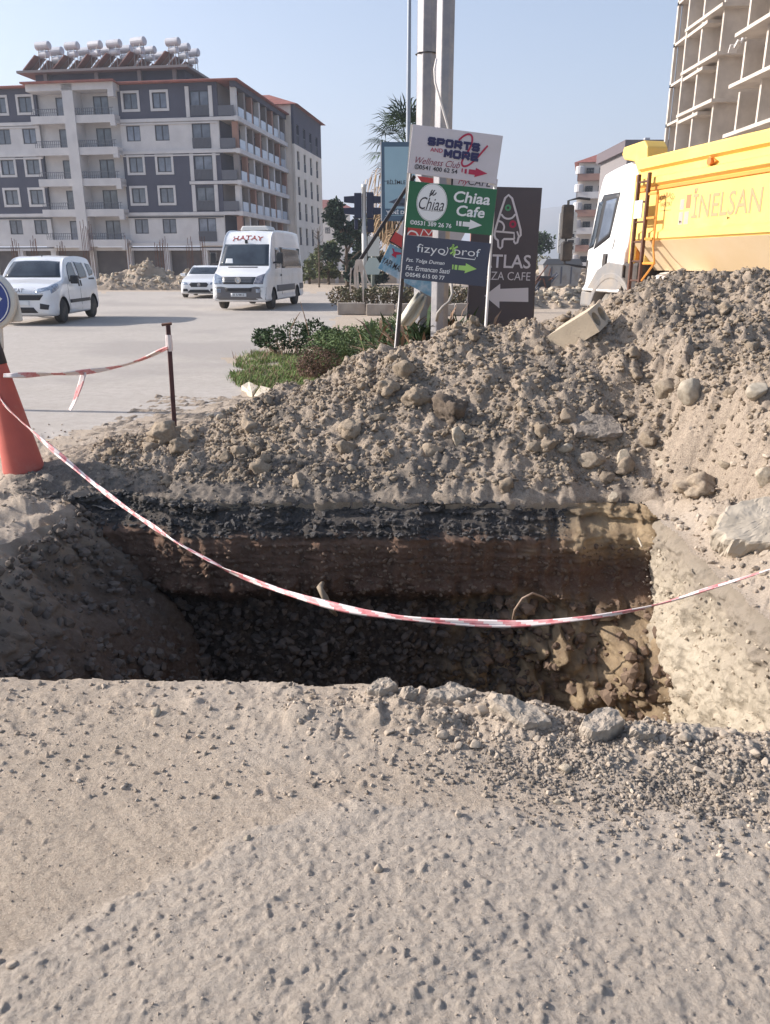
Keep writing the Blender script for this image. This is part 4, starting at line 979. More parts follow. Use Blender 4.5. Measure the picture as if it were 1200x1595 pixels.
# --- compact white people carrier
q = vehicle('people_carrier', None, 'white compact people carrier with dark windscreen, nearest car on the left edge', 'car', R(-2.5), (-9.42, 20.55, 0.01))
c = Car(q, [(0.0, rg(0.58, 0.38, 0.52, 0.66, 0.52, 0.74, 0.80)), (0.06, rg(0.72, 0.25, 0.50, 0.72, 0.66, 0.84, 0.90)), (0.28, rg(0.82, 0.20, 0.52, 0.82, 0.74, 0.96, 1.01)),
            (0.75, rg(0.855, 0.20, 0.55, 0.94, 0.80, 1.05, 1.10)), (1.02, rg(0.858, 0.20, 0.56, 0.98, 0.81, 1.12, 1.17)), (1.25, rg(0.858, 0.20, 0.56, 1.0, 0.77, 1.34, 1.40)),
            (1.55, rg(0.858, 0.20, 0.56, 1.0, 0.71, 1.56, 1.62)), (1.9, rg(0.858, 0.20, 0.56, 1.0, 0.69, 1.63, 1.71)), (2.5, rg(0.858, 0.20, 0.56, 1.02, 0.69, 1.66, 1.745)),
            (3.2, rg(0.858, 0.20, 0.56, 1.04, 0.69, 1.64, 1.73)), (3.65, rg(0.85, 0.22, 0.56, 1.06, 0.69, 1.58, 1.68)), (3.86, rg(0.82, 0.26, 0.58, 1.06, 0.66, 1.48, 1.58)), (3.95, rg(0.74, 0.34, 0.6, 1.04, 0.6, 1.3, 1.38))])
c.wheels((0.80, 3.30), 1.70, 0.315, 0.20)
c.patch('windscreen', [(-0.74, 1.17), (0.74, 1.17), (0.62, 1.575), (0.3, 1.60), (-0.3, 1.60), (-0.62, 1.575)], 'front', M_glass)
for sd in ('left', 'right'):
    c.patch('side_window', [(1.42, 1.05), (2.12, 1.10), (2.10, 1.56), (1.86, 1.565), (1.62, 1.48), (1.46, 1.28)], sd, M_glass)
    c.patch('side_window', [(2.30, 1.11), (2.98, 1.14), (3.02, 1.30), (2.92, 1.55), (2.26, 1.57)], sd, M_glass)
    c.patch('side_window', [(3.20, 1.18), (3.62, 1.22), (3.66, 1.34), (3.56, 1.50), (3.18, 1.54)], sd, M_glass)
    c.patch('headlight', [(0.16, 0.78), (0.56, 0.90), (0.62, 1.02), (0.42, 1.00), (0.18, 0.90)], sd, M_lamp)
    c.patch('door_strip', [(1.28, 0.50), (2.96, 0.50), (2.96, 0.59), (1.28, 0.59)], sd, M_black, off=0.012)
    c.patch('door_handle', [(2.10, 0.92), (2.16, 0.92), (2.16, 1.08), (2.10, 1.08)], sd, M_black, off=0.02)
    c.patch('door_handle', [(2.28, 0.92), (2.34, 0.92), (2.34, 1.08), (2.28, 1.08)], sd, M_black, off=0.02)
    c.patch('slide_rail', [(3.1, 1.085), (3.62, 1.085), (3.62, 1.13), (3.1, 1.13)], sd, M_black)
    c.patch('door_seam', [(1.22, 0.3), (1.235, 0.3), (1.235, 1.0), (1.22, 1.0)], sd, M_black, off=0.002)
    c.patch('door_seam', [(2.20, 0.3), (2.215, 0.3), (2.215, 1.6), (2.20, 1.6)], sd, M_black, off=0.002)
for sg in (-1, 1):
    c.patch('headlight', [(sg * 0.44, 0.80), (sg * 0.74, 0.86), (sg * 0.76, 0.97), (sg * 0.46, 0.90)], 'front', M_lamp)
    c.patch('fog_lamp', [(sg * 0.50, 0.40), (sg * 0.70, 0.38), (sg * 0.73, 0.50), (sg * 0.52, 0.54)], 'front', M_black, off=0.012)
    mr = MB(); mr.M = Matrix.Translation((1.45, sg * 0.98, 1.10)); mr.box(-0.08, 0.08, -0.1, 0.1, -0.1, 0.12); mr.build('mirror', M_black, q, bevel=0.03)
c.patch('grille', [(-0.52, 0.62), (0.52, 0.62), (0.62, 0.75), (-0.62, 0.75)], 'front', M_black, off=0.01)
c.patch('lower_grille', [(-0.44, 0.30), (0.44, 0.30), (0.34, 0.44), (-0.34, 0.44)], 'front', M_black, off=0.012)
c.patch('grille_trim', [(-0.60, 0.765), (0.60, 0.765), (0.62, 0.785), (-0.62, 0.785)], 'front', M_chrome, off=0.014)
pl = c.patch('number_plate', [(-0.26, 0.49), (0.26, 0.49), (0.26, 0.60), (-0.26, 0.60)], 'front', M_plate, off=0.03)
c.text('FIAT', 0, 0.86, 0.13, mat('badge_grey', srgb(120, 120, 126), 0.4), bold=0.02)
b = MB(); b.tube([(1.95, 0, 1.70), (1.86, 0, 1.78)], [0.02, 0.008], 6); b.build('aerial', M_black, q)

# --- white high-roof minibus
def rm(w, zb, belt, wg, zs, top): return [(0, zb), (w * 0.93, zb), (w, zb + 0.22), (w, (zb + belt) / 2 + 0.1), (w * 0.99, belt), (wg, zs), (wg * 0.86, top - 0.035), (0, top)]
q = vehicle('minibus', None, 'white high-roofed minibus with red lettering driving towards the pit', 'minibus', R(6.6), (-5.02, 27.45, 0.01))
c = Car(q, [(0.0, rm(0.80, 0.42, 0.62, 0.76, 0.76, 0.84)), (0.07, rm(0.92, 0.30, 0.78, 0.86, 0.98, 1.04)), (0.25, rm(0.97, 0.28, 1.0, 0.90, 1.16, 1.22)), (0.65, rm(0.99, 0.28, 1.2, 0.93, 1.32, 1.38)),
            (0.80, rm(0.99, 0.28, 1.26, 0.93, 1.42, 1.47)), (1.05, rm(0.99, 0.28, 1.32, 0.90, 1.78, 1.84)), (1.32, rm(0.99, 0.28, 1.38, 0.87, 2.14, 2.20)), (1.50, rm(0.99, 0.28, 1.40, 0.86, 2.36, 2.44)),
            (1.85, rm(0.99, 0.28, 1.42, 0.86, 2.52, 2.62)), (2.4, rm(0.99, 0.28, 1.42, 0.86, 2.58, 2.68)), (3.8, rm(0.99, 0.28, 1.42, 0.86, 2.60, 2.70)), (5.3, rm(0.99, 0.28, 1.42, 0.86, 2.58, 2.68)),
            (5.75, rm(0.98, 0.30, 1.42, 0.85, 2.5, 2.6)), (5.9, rm(0.94, 0.36, 1.4, 0.82, 2.35, 2.42))])
c.wheels((1.0, 4.66), 1.95, 0.345, 0.22, spokes=6)
c.patch('windscreen', [(-0.88, 1.46), (0.88, 1.46), (0.80, 2.18), (-0.80, 2.18)], 'front', M_glass)
c.patch('paper', [(0.40, 1.54), (0.68, 1.54), (0.66, 1.70), (0.44, 1.70)], 'front', M_plate, off=0.012)
c.patch('cowl_vent', [(-0.5, 1.395), (0.55, 1.395), (0.55, 1.43), (-0.5, 1.43)], 'front', M_black, off=0.008)
c.patch('grille', [(-0.52, 0.86), (0.52, 0.86), (0.60, 1.10), (-0.60, 1.10)], 'front', M_black, off=0.012)
for z in (0.93, 0.99, 1.05): c.patch('grille_bar', [(-0.56, z), (0.56, z), (0.56, z + 0.012), (-0.56, z + 0.012)], 'front', M_rim, off=0.022)
for sg in (-1, 1):
    c.patch('headlight', [(sg * 0.54, 0.87), (sg * 0.86, 0.86), (sg * 0.90, 1.22), (sg * 0.62, 1.11)], 'front', M_lamp if sg > 0 else mat('tinted_lamp', srgb(84, 88, 100), 0.1, col2=srgb(130, 130, 140), scale=12, spec=0.8), off=0.012)
    c.patch('fog_lamp', [(sg * 0.62, 0.58), (sg * 0.76, 0.58), (sg * 0.76, 0.70), (sg * 0.62, 0.70)], 'front', M_lamp, off=0.03)
    m_ = MB(); m_.M = Matrix.Translation((1.18, sg * 1.20, 1.72)); m_.box(-0.07, 0.07, -0.11, 0.11, -0.19, 0.19); m_.build('mirror', M_black, q, bevel=0.03)
    b = MB(); b.tube([(1.2, sg * 0.92, 1.55), (1.19, sg * 1.16, 1.6)], 0.035, 6); b.build('mirror_arm', M_black, q)
M_bump = mat('grey_bumper', srgb(104, 102, 104), 0.6)
c.patch('bumper', [(-0.93, 0.34), (0.93, 0.34), (0.95, 0.76), (0.6, 0.78), (0.5, 0.74), (-0.5, 0.74), (-0.6, 0.78), (-0.95, 0.76)], 'front', M_bump, off=0.01)
c.patch('intake', [(-0.45, 0.62), (0.45, 0.62), (0.47, 0.73), (-0.47, 0.73)], 'front', M_black, off=0.025)
pl = c.patch('number_plate', [(-0.27, 0.45), (0.27, 0.45), (0.27, 0.56), (-0.27, 0.56)], 'front', M_plate, off=0.03)
t_ = c.text('31 S 9413', 0, 0.505, 0.105, M_ink, bold=0.01); t_.location = (-0.03, 0, 0)
em = MB(); em.lathe([(0.105, 0), (0.105, 0.02), (0.085, 0.02), (0.085, 0.008), (0.01, 0.008)], 24, 'x'); em.M = Matrix.Identity(4)
for (p0, p1) in (((-0.06, 0.06), (-0.02, -0.06)), ((-0.02, -0.06), (0.0, 0.0)), ((0.0, 0.0), (0.02, -0.06)), ((0.02, -0.06), (0.06, 0.06))):
    em.tube([(0.02, *p0), (0.02, *p1)], 0.009, 5)
o = em.build('emblem', M_chrome, q); h, _ = c.cast((0, 0.99), 'front'); o.location = (h.x - 0.04, 0, 0.99); o.rotation_euler = (0, R(0), math.pi)
c.text('HATAY', 0, 2.40, 0.21, mat('maroon_lettering', srgb(150, 66, 58), 0.5), arc=0.16, sx=1.6, bold=0.025)
b = MB(); b.box(-0.02, 0.0, -0.05, 0.05, -0.06, 0.06); h, _ = c.cast((0.06, 2.26), 'front'); b.build('camera', M_black, q, loc=(h.x - 0.03, 0.02, 2.27))
MB().prism([(-0.55, 0), (0.55, 0), (0.46, 0.16), (-0.46, 0.16)], -0.5, 0.5, 'x').build('roof_unit', mat('offwhite_plastic', srgb(206, 204, 200), 0.5), q, bevel=0.04, loc=(2.9, 0.0, 2.68))
for sd in ('left', 'right'):
    c.patch('side_window', [(1.34, 1.36), (2.10, 1.40), (2.10, 2.06), (1.62, 2.06)], sd, M_glass)
    c.patch('side_window', [(2.26, 1.38), (5.55, 1.38), (5.5, 2.10), (2.26, 2.10)], sd, mat('dark_side_glass', srgb(78, 72, 66), 0.08, col2=srgb(52, 48, 46), scale=1.2, spec=0.7))
    c.patch('side_strip', [(1.42, 0.58), (4.22, 0.58), (4.22, 0.80), (1.42, 0.80)], sd, M_bump, off=0.015)
    c.patch('side_strip', [(5.08, 0.58), (5.8, 0.60), (5.8, 0.80), (5.08, 0.80)], sd, M_bump, off=0.015)
    c.patch('door_seam', [(2.17, 0.45), (2.19, 0.45), (2.19, 2.1), (2.17, 2.1)], sd, M_black, off=0.002)
    c.patch('door_handle', [(2.02, 1.10), (2.13, 1.10), (2.13, 1.17), (2.02, 1.17)], sd, M_black, off=0.025)

# --- white saloon beyond the minibus
def rs(w, zb, belt, wg, zs, top): return [(0, zb), (w * 0.9, zb), (w, zb + 0.16), (w, (zb + belt) / 2 + 0.08), (w * 0.97, belt), (wg, zs), (wg * 0.82, top - 0.02), (0, top)]
q = vehicle('saloon_car', None, 'white saloon car half hidden behind the white minibus', 'car', R(-4), (-8.72, 37.6, 0.01))
c = Car(q, [(0.0, rs(0.62, 0.30, 0.52, 0.56, 0.60, 0.66)), (0.10, rs(0.82, 0.2, 0.58, 0.74, 0.70, 0.76)), (0.45, rs(0.90, 0.18, 0.70, 0.80, 0.82, 0.86)), (1.2, rs(0.925, 0.18, 0.84, 0.82, 0.92, 0.98)),
            (1.65, rs(0.925, 0.18, 0.90, 0.80, 0.98, 1.04)), (2.0, rs(0.925, 0.18, 0.93, 0.70, 1.22, 1.27)), (2.4, rs(0.925, 0.18, 0.94, 0.62, 1.40, 1.45)), (3.0, rs(0.925, 0.18, 0.95, 0.62, 1.42, 1.475)),
            (3.6, rs(0.925, 0.18, 0.96, 0.64, 1.32, 1.38)), (4.2, rs(0.92, 0.18, 0.96, 0.74, 1.06, 1.12)), (4.7, rs(0.88, 0.24, 0.92, 0.76, 1.0, 1.04)), (4.92, rs(0.78, 0.34, 0.84, 0.7, 0.9, 0.94))])
c.wheels((0.86, 3.80), 1.84, 0.33, 0.22)
c.patch('windscreen', [(-0.74, 1.06), (0.74, 1.06), (0.60, 1.38), (-0.60, 1.38)], 'front', M_glass)
c.patch('grille', [(-0.36, 0.50), (0.36, 0.50), (0.44, 0.62), (0.36, 0.70), (-0.36, 0.70), (-0.44, 0.62)], 'front', M_black, off=0.012)
o = MB().lathe([(0.085, 0), (0.085, 0.015), (0.070, 0.015), (0.070, 0), (0.085, 0)], 20, 'x')
for k in range(3): a = R(90 + 120 * k); o.tube([(0.008, 0, 0), (0.008, 0.075 * math.cos(a), 0.075 * math.sin(a))], 0.011, 5)
h, _ = c.cast((0, 0.6), 'front'); o.build('emblem', M_chrome, q, loc=(h.x - 0.03, 0, 0.60))
for sg in (-1, 1):
    c.patch('headlight', [(sg * 0.50, 0.60), (sg * 0.80, 0.62), (sg * 0.84, 0.76), (sg * 0.54, 0.70)], 'front', M_lamp)
    c.patch('intake', [(sg * 0.50, 0.30), (sg * 0.76, 0.30), (sg * 0.74, 0.42), (sg * 0.54, 0.42)], 'front', M_black, off=0.012)
    m_ = MB(); m_.M = Matrix.Translation((1.82, sg * 1.02, 1.02)); m_.box(-0.07, 0.07, -0.11, 0.11, -0.06, 0.08); m_.build('mirror', M_paint, q, bevel=0.03)
c.patch('intake', [(-0.55, 0.24), (0.55, 0.24), (0.42, 0.38), (-0.42, 0.38)], 'front', M_black, off=0.012)
pl = c.patch('number_plate', [(-0.26, 0.41), (0.26, 0.41), (0.26, 0.50), (-0.26, 0.50)], 'front', M_plate, off=0.03)
for sd in ('left', 'right'):
    c.patch('side_window', [(1.98, 0.98), (2.75, 1.0), (2.72, 1.36), (2.42, 1.34)], sd, M_glass)
    c.patch('side_window', [(2.85, 1.0), (3.75, 1.04), (3.55, 1.26), (3.2, 1.36), (2.84, 1.37)], sd, M_glass)

# ------------------------------------------------------------------ yellow tipper truck (its left side to the camera)
TB = R(-76.2)
q = tag(empty('tipper_truck', (3.37, 13.85, 0.12), (0, 0, TB)), 'yellow tipper truck with white cab and rusty ladder behind the dirt heap', 'truck')
M_yel = mat('tipper_yellow', srgb(240, 203, 114), 0.6, col2=srgb(234, 193, 100), scale=0.9, dirt=srgb(222, 194, 138), dscale=1.8, dcut=(0.52, 0.85))
M_dusty = mat('dusty_yellow', srgb(226, 202, 168), 0.85, col2=srgb(220, 192, 150), scale=1.5)
M_ora = mat('tipper_orange_and_shade', srgb(222, 150, 62), 0.55, col2=srgb(210, 138, 60), scale=2)  # orange of the brackets; also shaded yellow painted as strip and posts
M_cab = mat('truck_cab_white', srgb(228, 226, 224), 0.35, coat=0.4, dirt=srgb(196, 184, 170), dscale=1.1, dcut=(0.55, 0.85))
M_gpl = mat('grey_cab_plastic', srgb(126, 124, 124), 0.7, dirt=srgb(160, 146, 130), dscale=2.5)
M_dpl = mat('dark_truck_plastic', srgb(58, 54, 54), 0.7, dirt=srgb(100, 88, 78), dscale=3)
Z0 = 0.12
# cab: lofted along its length, 2.3 wide (y 0 .. 2.3); stations from front to back
def rc(x, y0, zb, zt, dv, zroof):
    """half ring about the cab's middle y=1.15"""
    w = 1.15 - y0
    return (x, [(0, zb), (w * 0.97, zb), (w, zb + 0.15), (w, 1.55), (w - dv * 0.4, 1.75), (w - dv, zroof - 0.12), (w - dv - 0.12, zroof - 0.02), (0, zroof)])
V_, F_, T_ = loft([rc(0.0, 0.16, 0.98, 0, 0.05, 1.52), rc(0.03, 0.09, 0.95, 0, 0.05, 1.75), rc(0.10, 0.04, 0.95, 0, 0.08, 2.18), rc(0.19, 0.012, 0.95, 0, 0.11, 2.52), rc(0.30, 0.0, 0.95, 0, 0.12, 2.74),
                   rc(0.46, 0.0, 0.95, 0, 0.12, 2.80), rc(0.9, 0.0, 0.95, 0, 0.12, 2.86), rc(1.30, 0.0, 0.95, 0, 0.12, 2.88), rc(1.36, 0.02, 0.97, 0, 0.13, 2.86)], 4, 4)
V_[:, 1] += 1.15
me = mesh_np('cab', V_, [F_, T_], True); cab = link('cab', me, q, [M_cab])
bm = bmesh.new(); bm.from_mesh(me); bmesh.ops.recalc_face_normals(bm, faces=bm.faces); bm.to_mesh(me); bm.free()
class _C(Car):
    def __init__(s): s.root = cab; s.bvh = BVHTree.FromPolygons([tuple(v) for v in V_], [tuple(f) for f in F_] + [tuple(f) for f in T_])
c = _C()
c.patch('windscreen', [(0.16, 1.60), (2.14, 1.60), (2.06, 2.46), (0.24, 2.46)], 'front', M_glass)
M_tglass = mat('truck_glass', srgb(120, 130, 146), 0.08, col2=srgb(92, 100, 114), scale=1.2, spec=0.7)
for sd in ('left', 'right'):
    c.patch('quarter_window', [(0.115, 1.62), (0.30, 1.66), (0.42, 2.36), (0.26, 2.36)], sd, M_glass)
    c.patch('window_seal', [(0.34, 1.62), (0.78, 1.80), (0.92, 2.46), (0.40, 2.46), (0.33, 2.36)], sd, M_black, off=0.004)
    dw = c.patch('door_window', [(0.42, 1.72), (0.75, 1.86), (0.84, 2.38), (0.52, 2.36)], sd, M_tglass, off=0.009)
    c.patch('air_grille', [(0.06, 1.12), (0.16, 1.16), (0.22, 1.45), (0.05, 1.46)], sd, M_dpl, off=0.01)
    c.patch('door_handle', [(0.74, 1.28), (0.84, 1.28), (0.85, 1.55), (0.75, 1.55)], sd, M_dpl, off=0.03)
    c.patch('door_seam', [(0.93, 1.05), (0.945, 1.05), (0.965, 2.55), (0.95, 2.55)], sd, M_gpl, off=0.002)
for s_ in (0, 1):
    yy = -0.30 if s_ == 0 else 2.6; sg = -1 if s_ == 0 else 1; y0 = 0.04 if s_ == 0 else 2.26
    b = MB(); b.tube([(0.05, y0, 2.42), (-0.02, y0 + sg * 0.18, 2.44), (-0.06, yy, 2.40), (-0.06, yy, 1.40), (0.0, y0 + sg * 0.14, 1.36), (0.08, y0, 1.34)], 0.022, 6); b.build('mirror_arm', M_black, q)
    MB().box(-0.13, -0.03, yy - 0.10, yy + 0.12, 1.80, 2.34).build('mirror', M_dpl, q, bevel=0.04)
    MB().box(-0.13, -0.02, yy - 0.07, yy + 0.13, 1.44, 1.76).build('mirror', M_dpl, q, bevel=0.04)
# bumper, step, fenders
MB().prism([(0.0, 0.70), (0.42, 0.70), (0.40, 0.96), (0.02, 0.96)], 0.0, 2.3, 'y').build('bumper', M_gpl, q, bevel=0.04); MB().prism([(0.03, 0.36), (0.40, 0.36), (0.40, 0.70), (0.03, 0.70)], 0.03, 2.27, 'y').build('bumper_lower', M_dpl, q, bevel=0.02)
MB().box(0.05, 0.40, -0.02, 0.0, 0.45, 0.66).build('step', M_dpl, q)
def arch(r0, r1, a0, a1, cx, cz, n=16):
    return [(cx + r0 * math.cos(R(a0 + (a1 - a0) * k / n)), cz + r0 * math.sin(R(a0 + (a1 - a0) * k / n))) for k in range(n + 1)] + \
           [(cx + r1 * math.cos(R(a1 - (a1 - a0) * k / n)), cz + r1 * math.sin(R(a1 - (a1 - a0) * k / n))) for k in range(n + 1)]
for (y0, y1) in ((-0.06, 0.42), (1.88, 2.36)):
    MB().prism(arch(0.62, 0.72, 200, -15, 1.10, 0.55), y0, y1, 'y').build('wheel_arch', M_gpl, q, bevel=0.02)
for y0 in (-0.05, 2.31): MB().prism([(0.28, 0.96), (0.95, 0.96), (1.42, 1.02), (1.42, 1.38), (0.95, 1.42), (0.62, 1.30)], y0, y0 + 0.04, 'y').build('side_fairing', M_gpl, q, bevel=0.015)
MB().box(1.05, 1.75, 0.0, 0.5, 0.92, 1.42).build('air_box', M_dpl, q, bevel=0.05)
def twheel(x, y, w=0.30):
    t = MB().lathe([(0.30, -w/2), (0.47, -w/2), (0.53, -w/2 + 0.06), (0.53, w/2 - 0.06), (0.47, w/2), (0.30, w/2)], 32, 'y').build('wheel', mat('dusty_tyre', srgb(136, 130, 122), 0.9, col2=srgb(100, 95, 90), scale=5), q, True)
    t.location = (x, y, 0.53)
    r_ = MB().lathe([(0.31, -w/2 + 0.03), (0.31, w/2 - 0.02), (0.24, w/2 - 0.10), (0.12, w/2 - 0.10), (0.12, w/2), (0.01, w/2)], 24, 'y').build('rim', M_gpl, t, True)
    if y < 1: r_.rotation_euler = (0, 0, math.pi)
for x in (1.10, 2.95, 5.2, 6.5):
    for y in (0.17, 2.13): twheel(x, y)
MB().box(0.2, 7.6, 0.72, 0.86, 0.62, 0.98).box(0.2, 7.6, 1.44, 1.58, 0.62, 0.98).build('chassis', M_dpl, q)
MB().lathe([(0.28, 2.0), (0.30, 2.03), (0.30, 3.1), (0.28, 3.13)], 20, 'x', (0, 0.32, 0.98)).build('fuel_tank', mat('tank_white', srgb(206, 202, 198), 0.5), q, True)
# tipper body
XF, XR, ZB, ZT = 1.66, 7.5, 1.30, 2.80
b = MB(); b.box(XF, XR, -0.02, 0.10, ZB + 0.42, ZT); b.box(XF, XR, 2.20, 2.32, ZB + 0.42, ZT); b.box(XF, XF + 0.1, 0.10, 2.20, ZB + 0.1, ZT + 0.1); b.box(XR - 0.1, XR, 0.1, 2.2, ZB, ZT - 0.1); b.box(XF, XR, 0.30, 2.0, ZB + 0.02, ZB + 0.12)
b.build('tipper_body', M_yel, q, bevel=0.015)
for y0, y1 in ((-0.05, 0.30), (2.35, 2.0)):
    MB().prism([(y0, ZB + 0.41), (y1, ZB), (y1 + (0.03 if y1 < 1 else -0.03), ZB + 0.02), (y0 + (0.03 if y0 < 1 else -0.03), ZB + 0.42)], XF, XR, 'x').build('side_skirt', M_dusty, q)
for y0 in (-0.075, 2.31):
    MB().prism([(y0, ZT - 0.10), (y0 + 0.065, ZT - 0.14), (y0 + 0.065, ZT + 0.05), (y0 + 0.02, ZT + 0.05), (y0, ZT + 0.02)], XF, XR, 'x').build('top_rail', M_yel, q)
    MB().prism([(y0, ZT - 0.32), (y0 + 0.058, ZT - 0.36), (y0 + 0.058, ZT - 0.22), (y0, ZT - 0.24)], XF, XR, 'x').build('side_rail_and_shade', M_yel, q)
    MB().prism([(y0, ZB + 0.44), (y0 + 0.058, ZB + 0.40), (y0 + 0.058, ZB + 0.56), (y0, ZB + 0.52)], XF, XR, 'x').build('side_rail_and_shade', M_yel, q)
    MB().prism([(y0 + 0.030, ZT - 0.405), (y0 + 0.056, ZT - 0.415), (y0 + 0.056, ZT - 0.362), (y0 + 0.030, ZT - 0.365)], XF, XR, 'x').build('side_rail_and_shade', M_ora, q)  # no rail: orange strip painting the shade under the side rail
# headboard over the cab, with front posts
MB().prism([(1.02, 2.98), (1.10, 2.90), (1.40, 2.84), (1.58, 2.60), (1.78, 2.60), (1.72, 3.00), (1.62, 3.10), (1.06, 3.08)], 0.0, 0.34, 'y').build('headboard', M_yel, q, bevel=0.02)
MB().prism([(1.30, 2.72), (1.66, 2.62), (1.76, 2.62), (1.76, 2.74), (1.34, 2.80)], 0.34, 2.3, 'y').build('headboard', M_yel, q, bevel=0.02)
MB().box(1.40, 1.64, 0.04, 0.20, 1.30, 2.66).build('front_post', M_ora, q, bevel=0.015); MB().box(1.40, 1.64, 2.10, 2.26, 1.30, 2.66).build('front_post', M_ora, q, bevel=0.015)  # orange puts the shade behind the cab into the yellow posts' colour
for x in (1.50, 1.62): MB().box(x, x + 0.02, 0.0, 0.03, 1.4, 2.55).build('front_rib', M_yel, q)
# ladder, two rusty rails with rungs, and its yellow brackets
M_lad = mat('ladder_brown', srgb(104, 72, 58), 0.8, col2=srgb(78, 54, 46), scale=5)
for x in (1.80, 2.07): MB().box(x, x + 0.045, -0.17, -0.12, 0.52, 2.62).build('ladder_rail', M_lad, q, bevel=0.008)
for k in range(8): MB().tube([(1.84, -0.145, 0.62 + 0.27 * k), (2.08, -0.145, 0.62 + 0.27 * k)], 0.014, 6).build('ladder_rung', M_lad, q)
MB().box(1.72, 2.16, -0.30, 0.15, 0.60, 0.635).build('ladder_step', mat('faded_red_step', srgb(150, 92, 84), 0.8), q)
for z in (2.32, 2.0, 1.72): MB().box(2.115, 2.32, -0.15, -0.11, z, z + 0.03).build('ladder_bracket', M_ora, q)
b = MB(); b.tube([(2.32, -0.12, 2.32), (2.32, -0.12, 1.62), (2.46, -0.16, 1.40), (2.14, -0.14, 1.16)], 0.016, 6); b.tube([(2.12, -0.13, 1.40), (2.46, -0.16, 1.40)], 0.02, 6); b.build('ladder_bracket', M_ora, q)
pw = MB().box(1.86, 2.06, -0.20, -0.185, 2.02, 2.26).build('label_plate', M_plate, q)
mk = MB(); mk.lathe([(0.045, -0.02), (0.045, 0.02), (0.03, 0.025)], 14, 'y', (3.35, -0.08, ZT - 0.18)); mk.build('marker_lamp', M_orange, q)
tri = MB().prism([(3.28, ZT - 0.26), (3.44, ZT - 0.18), (3.28, ZT - 0.10)], -0.06, -0.03, 'y').build('lamp_guard', M_ora, q)
for x in (2.75, 3.75, 4.75, 5.7): MB().tube([(x, -0.02, ZB + 0.62), (x + 0.02, -0.04, ZB + 0.645), (x + 0.04, -0.02, ZB + 0.63)], 0.005, 5).build('tie_hook', M_lad, q)
# painted lettering on the side: faded blue-grey and red
M_fade = mat('faded_lettering', srgb(172, 146, 108), 0.7); M_fblue = mat('faded_blue', srgb(168, 158, 150), 0.7); M_fred = mat('faded_red', srgb(214, 122, 86), 0.7); M_maroon = mat('maroon_print', srgb(158, 116, 70), 0.7)
def side_text(s, x, z, h, m, width=None, **kw):
    o = put_text(s, 0, 0, h, m, q, width=width, y=0, **kw); o.location = (x, -0.024, z); return o
side_text('\u0130NELSAN', 3.67, 2.09, 0.40, M_fade, width=1.34, bold=0.006)
def rect(x0, x1, z0, z1): return [(x0, z0), (x1, z0), (x1, z1), (x0, z1)]
lg = flat('emblem', [rect(2.72, 2.81, 2.09, 2.22), rect(2.72, 2.81, 1.90, 2.06), rect(2.84, 2.94, 1.90, 2.06)], M_fblue, q, y=-0.021)
flat('emblem', [rect(2.85, 2.95, 2.10, 2.27)], M_fred, q, y=-0.021); flat('emblem', [rect(3.01, 3.06, 2.27, 2.335)], M_fred, q, y=-0.021)
for k, ch in enumerate('ODABA\u015eI'):
    a = R(150 - 20 * k); o = put_text(ch, 0, 0, 0.10, M_maroon, q, y=0); o.location = (2.38 + 0.19 * math.cos(a), -0.024, 2.19 + 0.11 * math.sin(a)); o.rotation_euler = (0, (math.pi / 2 - a) * 0.6, 0)
side_text('HAFR\u0130YAT', 2.38, 2.18, 0.08, M_maroon, width=0.28); flat('underline', [rect(2.25, 2.51, 2.10, 2.108)], M_maroon, q, y=-0.021)

# ------------------------------------------------------------------ signs by the heap
class Panel:
    """flat board: corners in the picture at distance Y; local x right, z up, facing the camera"""
    def __init__(s, name, root, TL, TR, BL, Y, m, th=0.012, edge=None):
        a, b, c = at(*TL, Y), at(*TR, Y), at(*BL, Y); s.Y = Y
        s.ang = math.atan2(-(b.z - a.z), b.x - a.x); s.w = (b - a).length
        ux = Vector((math.cos(s.ang), 0, -math.sin(s.ang))); uz = Vector((math.sin(s.ang), 0, math.cos(s.ang)))
        s.h = abs((a - c).dot(uz)); s.c = a + ux * s.w / 2 - uz * s.h / 2; s.ux, s.uz = ux, uz
        b_ = MB().box(-s.w/2, s.w/2, 0, th, -s.h/2, s.h/2); s.th = th
        s.o = b_.build(name, m, root, bevel=0.002); s.o.location = s.c - Vector(root.location); s.o.rotation_euler = (0, s.ang, 0)
    def loc(s, px, py):
        d = at(px, py, s.Y) - s.c; return (d.dot(s.ux), d.dot(s.uz))
    def text(s, st, px, py, wpx, hpx, m, n=1, **kw):
        me = text_mesh(st, 1.0, **kw); xs = [v.co.x for v in me.vertices]; ys = [v.co.y for v in me.vertices]
        k = s.Y / FPX * 0.985; w, h = max(xs) - min(xs), max(ys) - min(ys)
        me.transform(Matrix.Translation((-(max(xs) + min(xs)) / 2, -(max(ys) + min(ys)) / 2, 0)))
        me.transform(Matrix.Diagonal((wpx * k / w, hpx * k / h, 1, 1))); me.transform(TOWARD)
        o = link('lettering', me, s.o, [m]); x, z = s.loc(px, py); o.location = (x, -0.0025 * n, z); return o
    def poly(s, name, polys, m, n=1):
        return flat(name, [[s.loc(*p) for p in q] for q in polys], m, s.o, y=-0.002 * n, th=0.0015)
    def line(s, name, pts, w, m, closed=False, n=1):
        k = s.Y / FPX * 0.985
        return flat(name, stroke([s.loc(*p) for p in pts], w * k, closed), m, s.o, y=-0.002 * n, th=0.0015)
def smooth_path(pts, n=6, closed=False):
    P = np.array(pts, float)
    if closed: P = np.concatenate([P, P[:1]])
    return [tuple(p) for p in cat_up(P, n)]
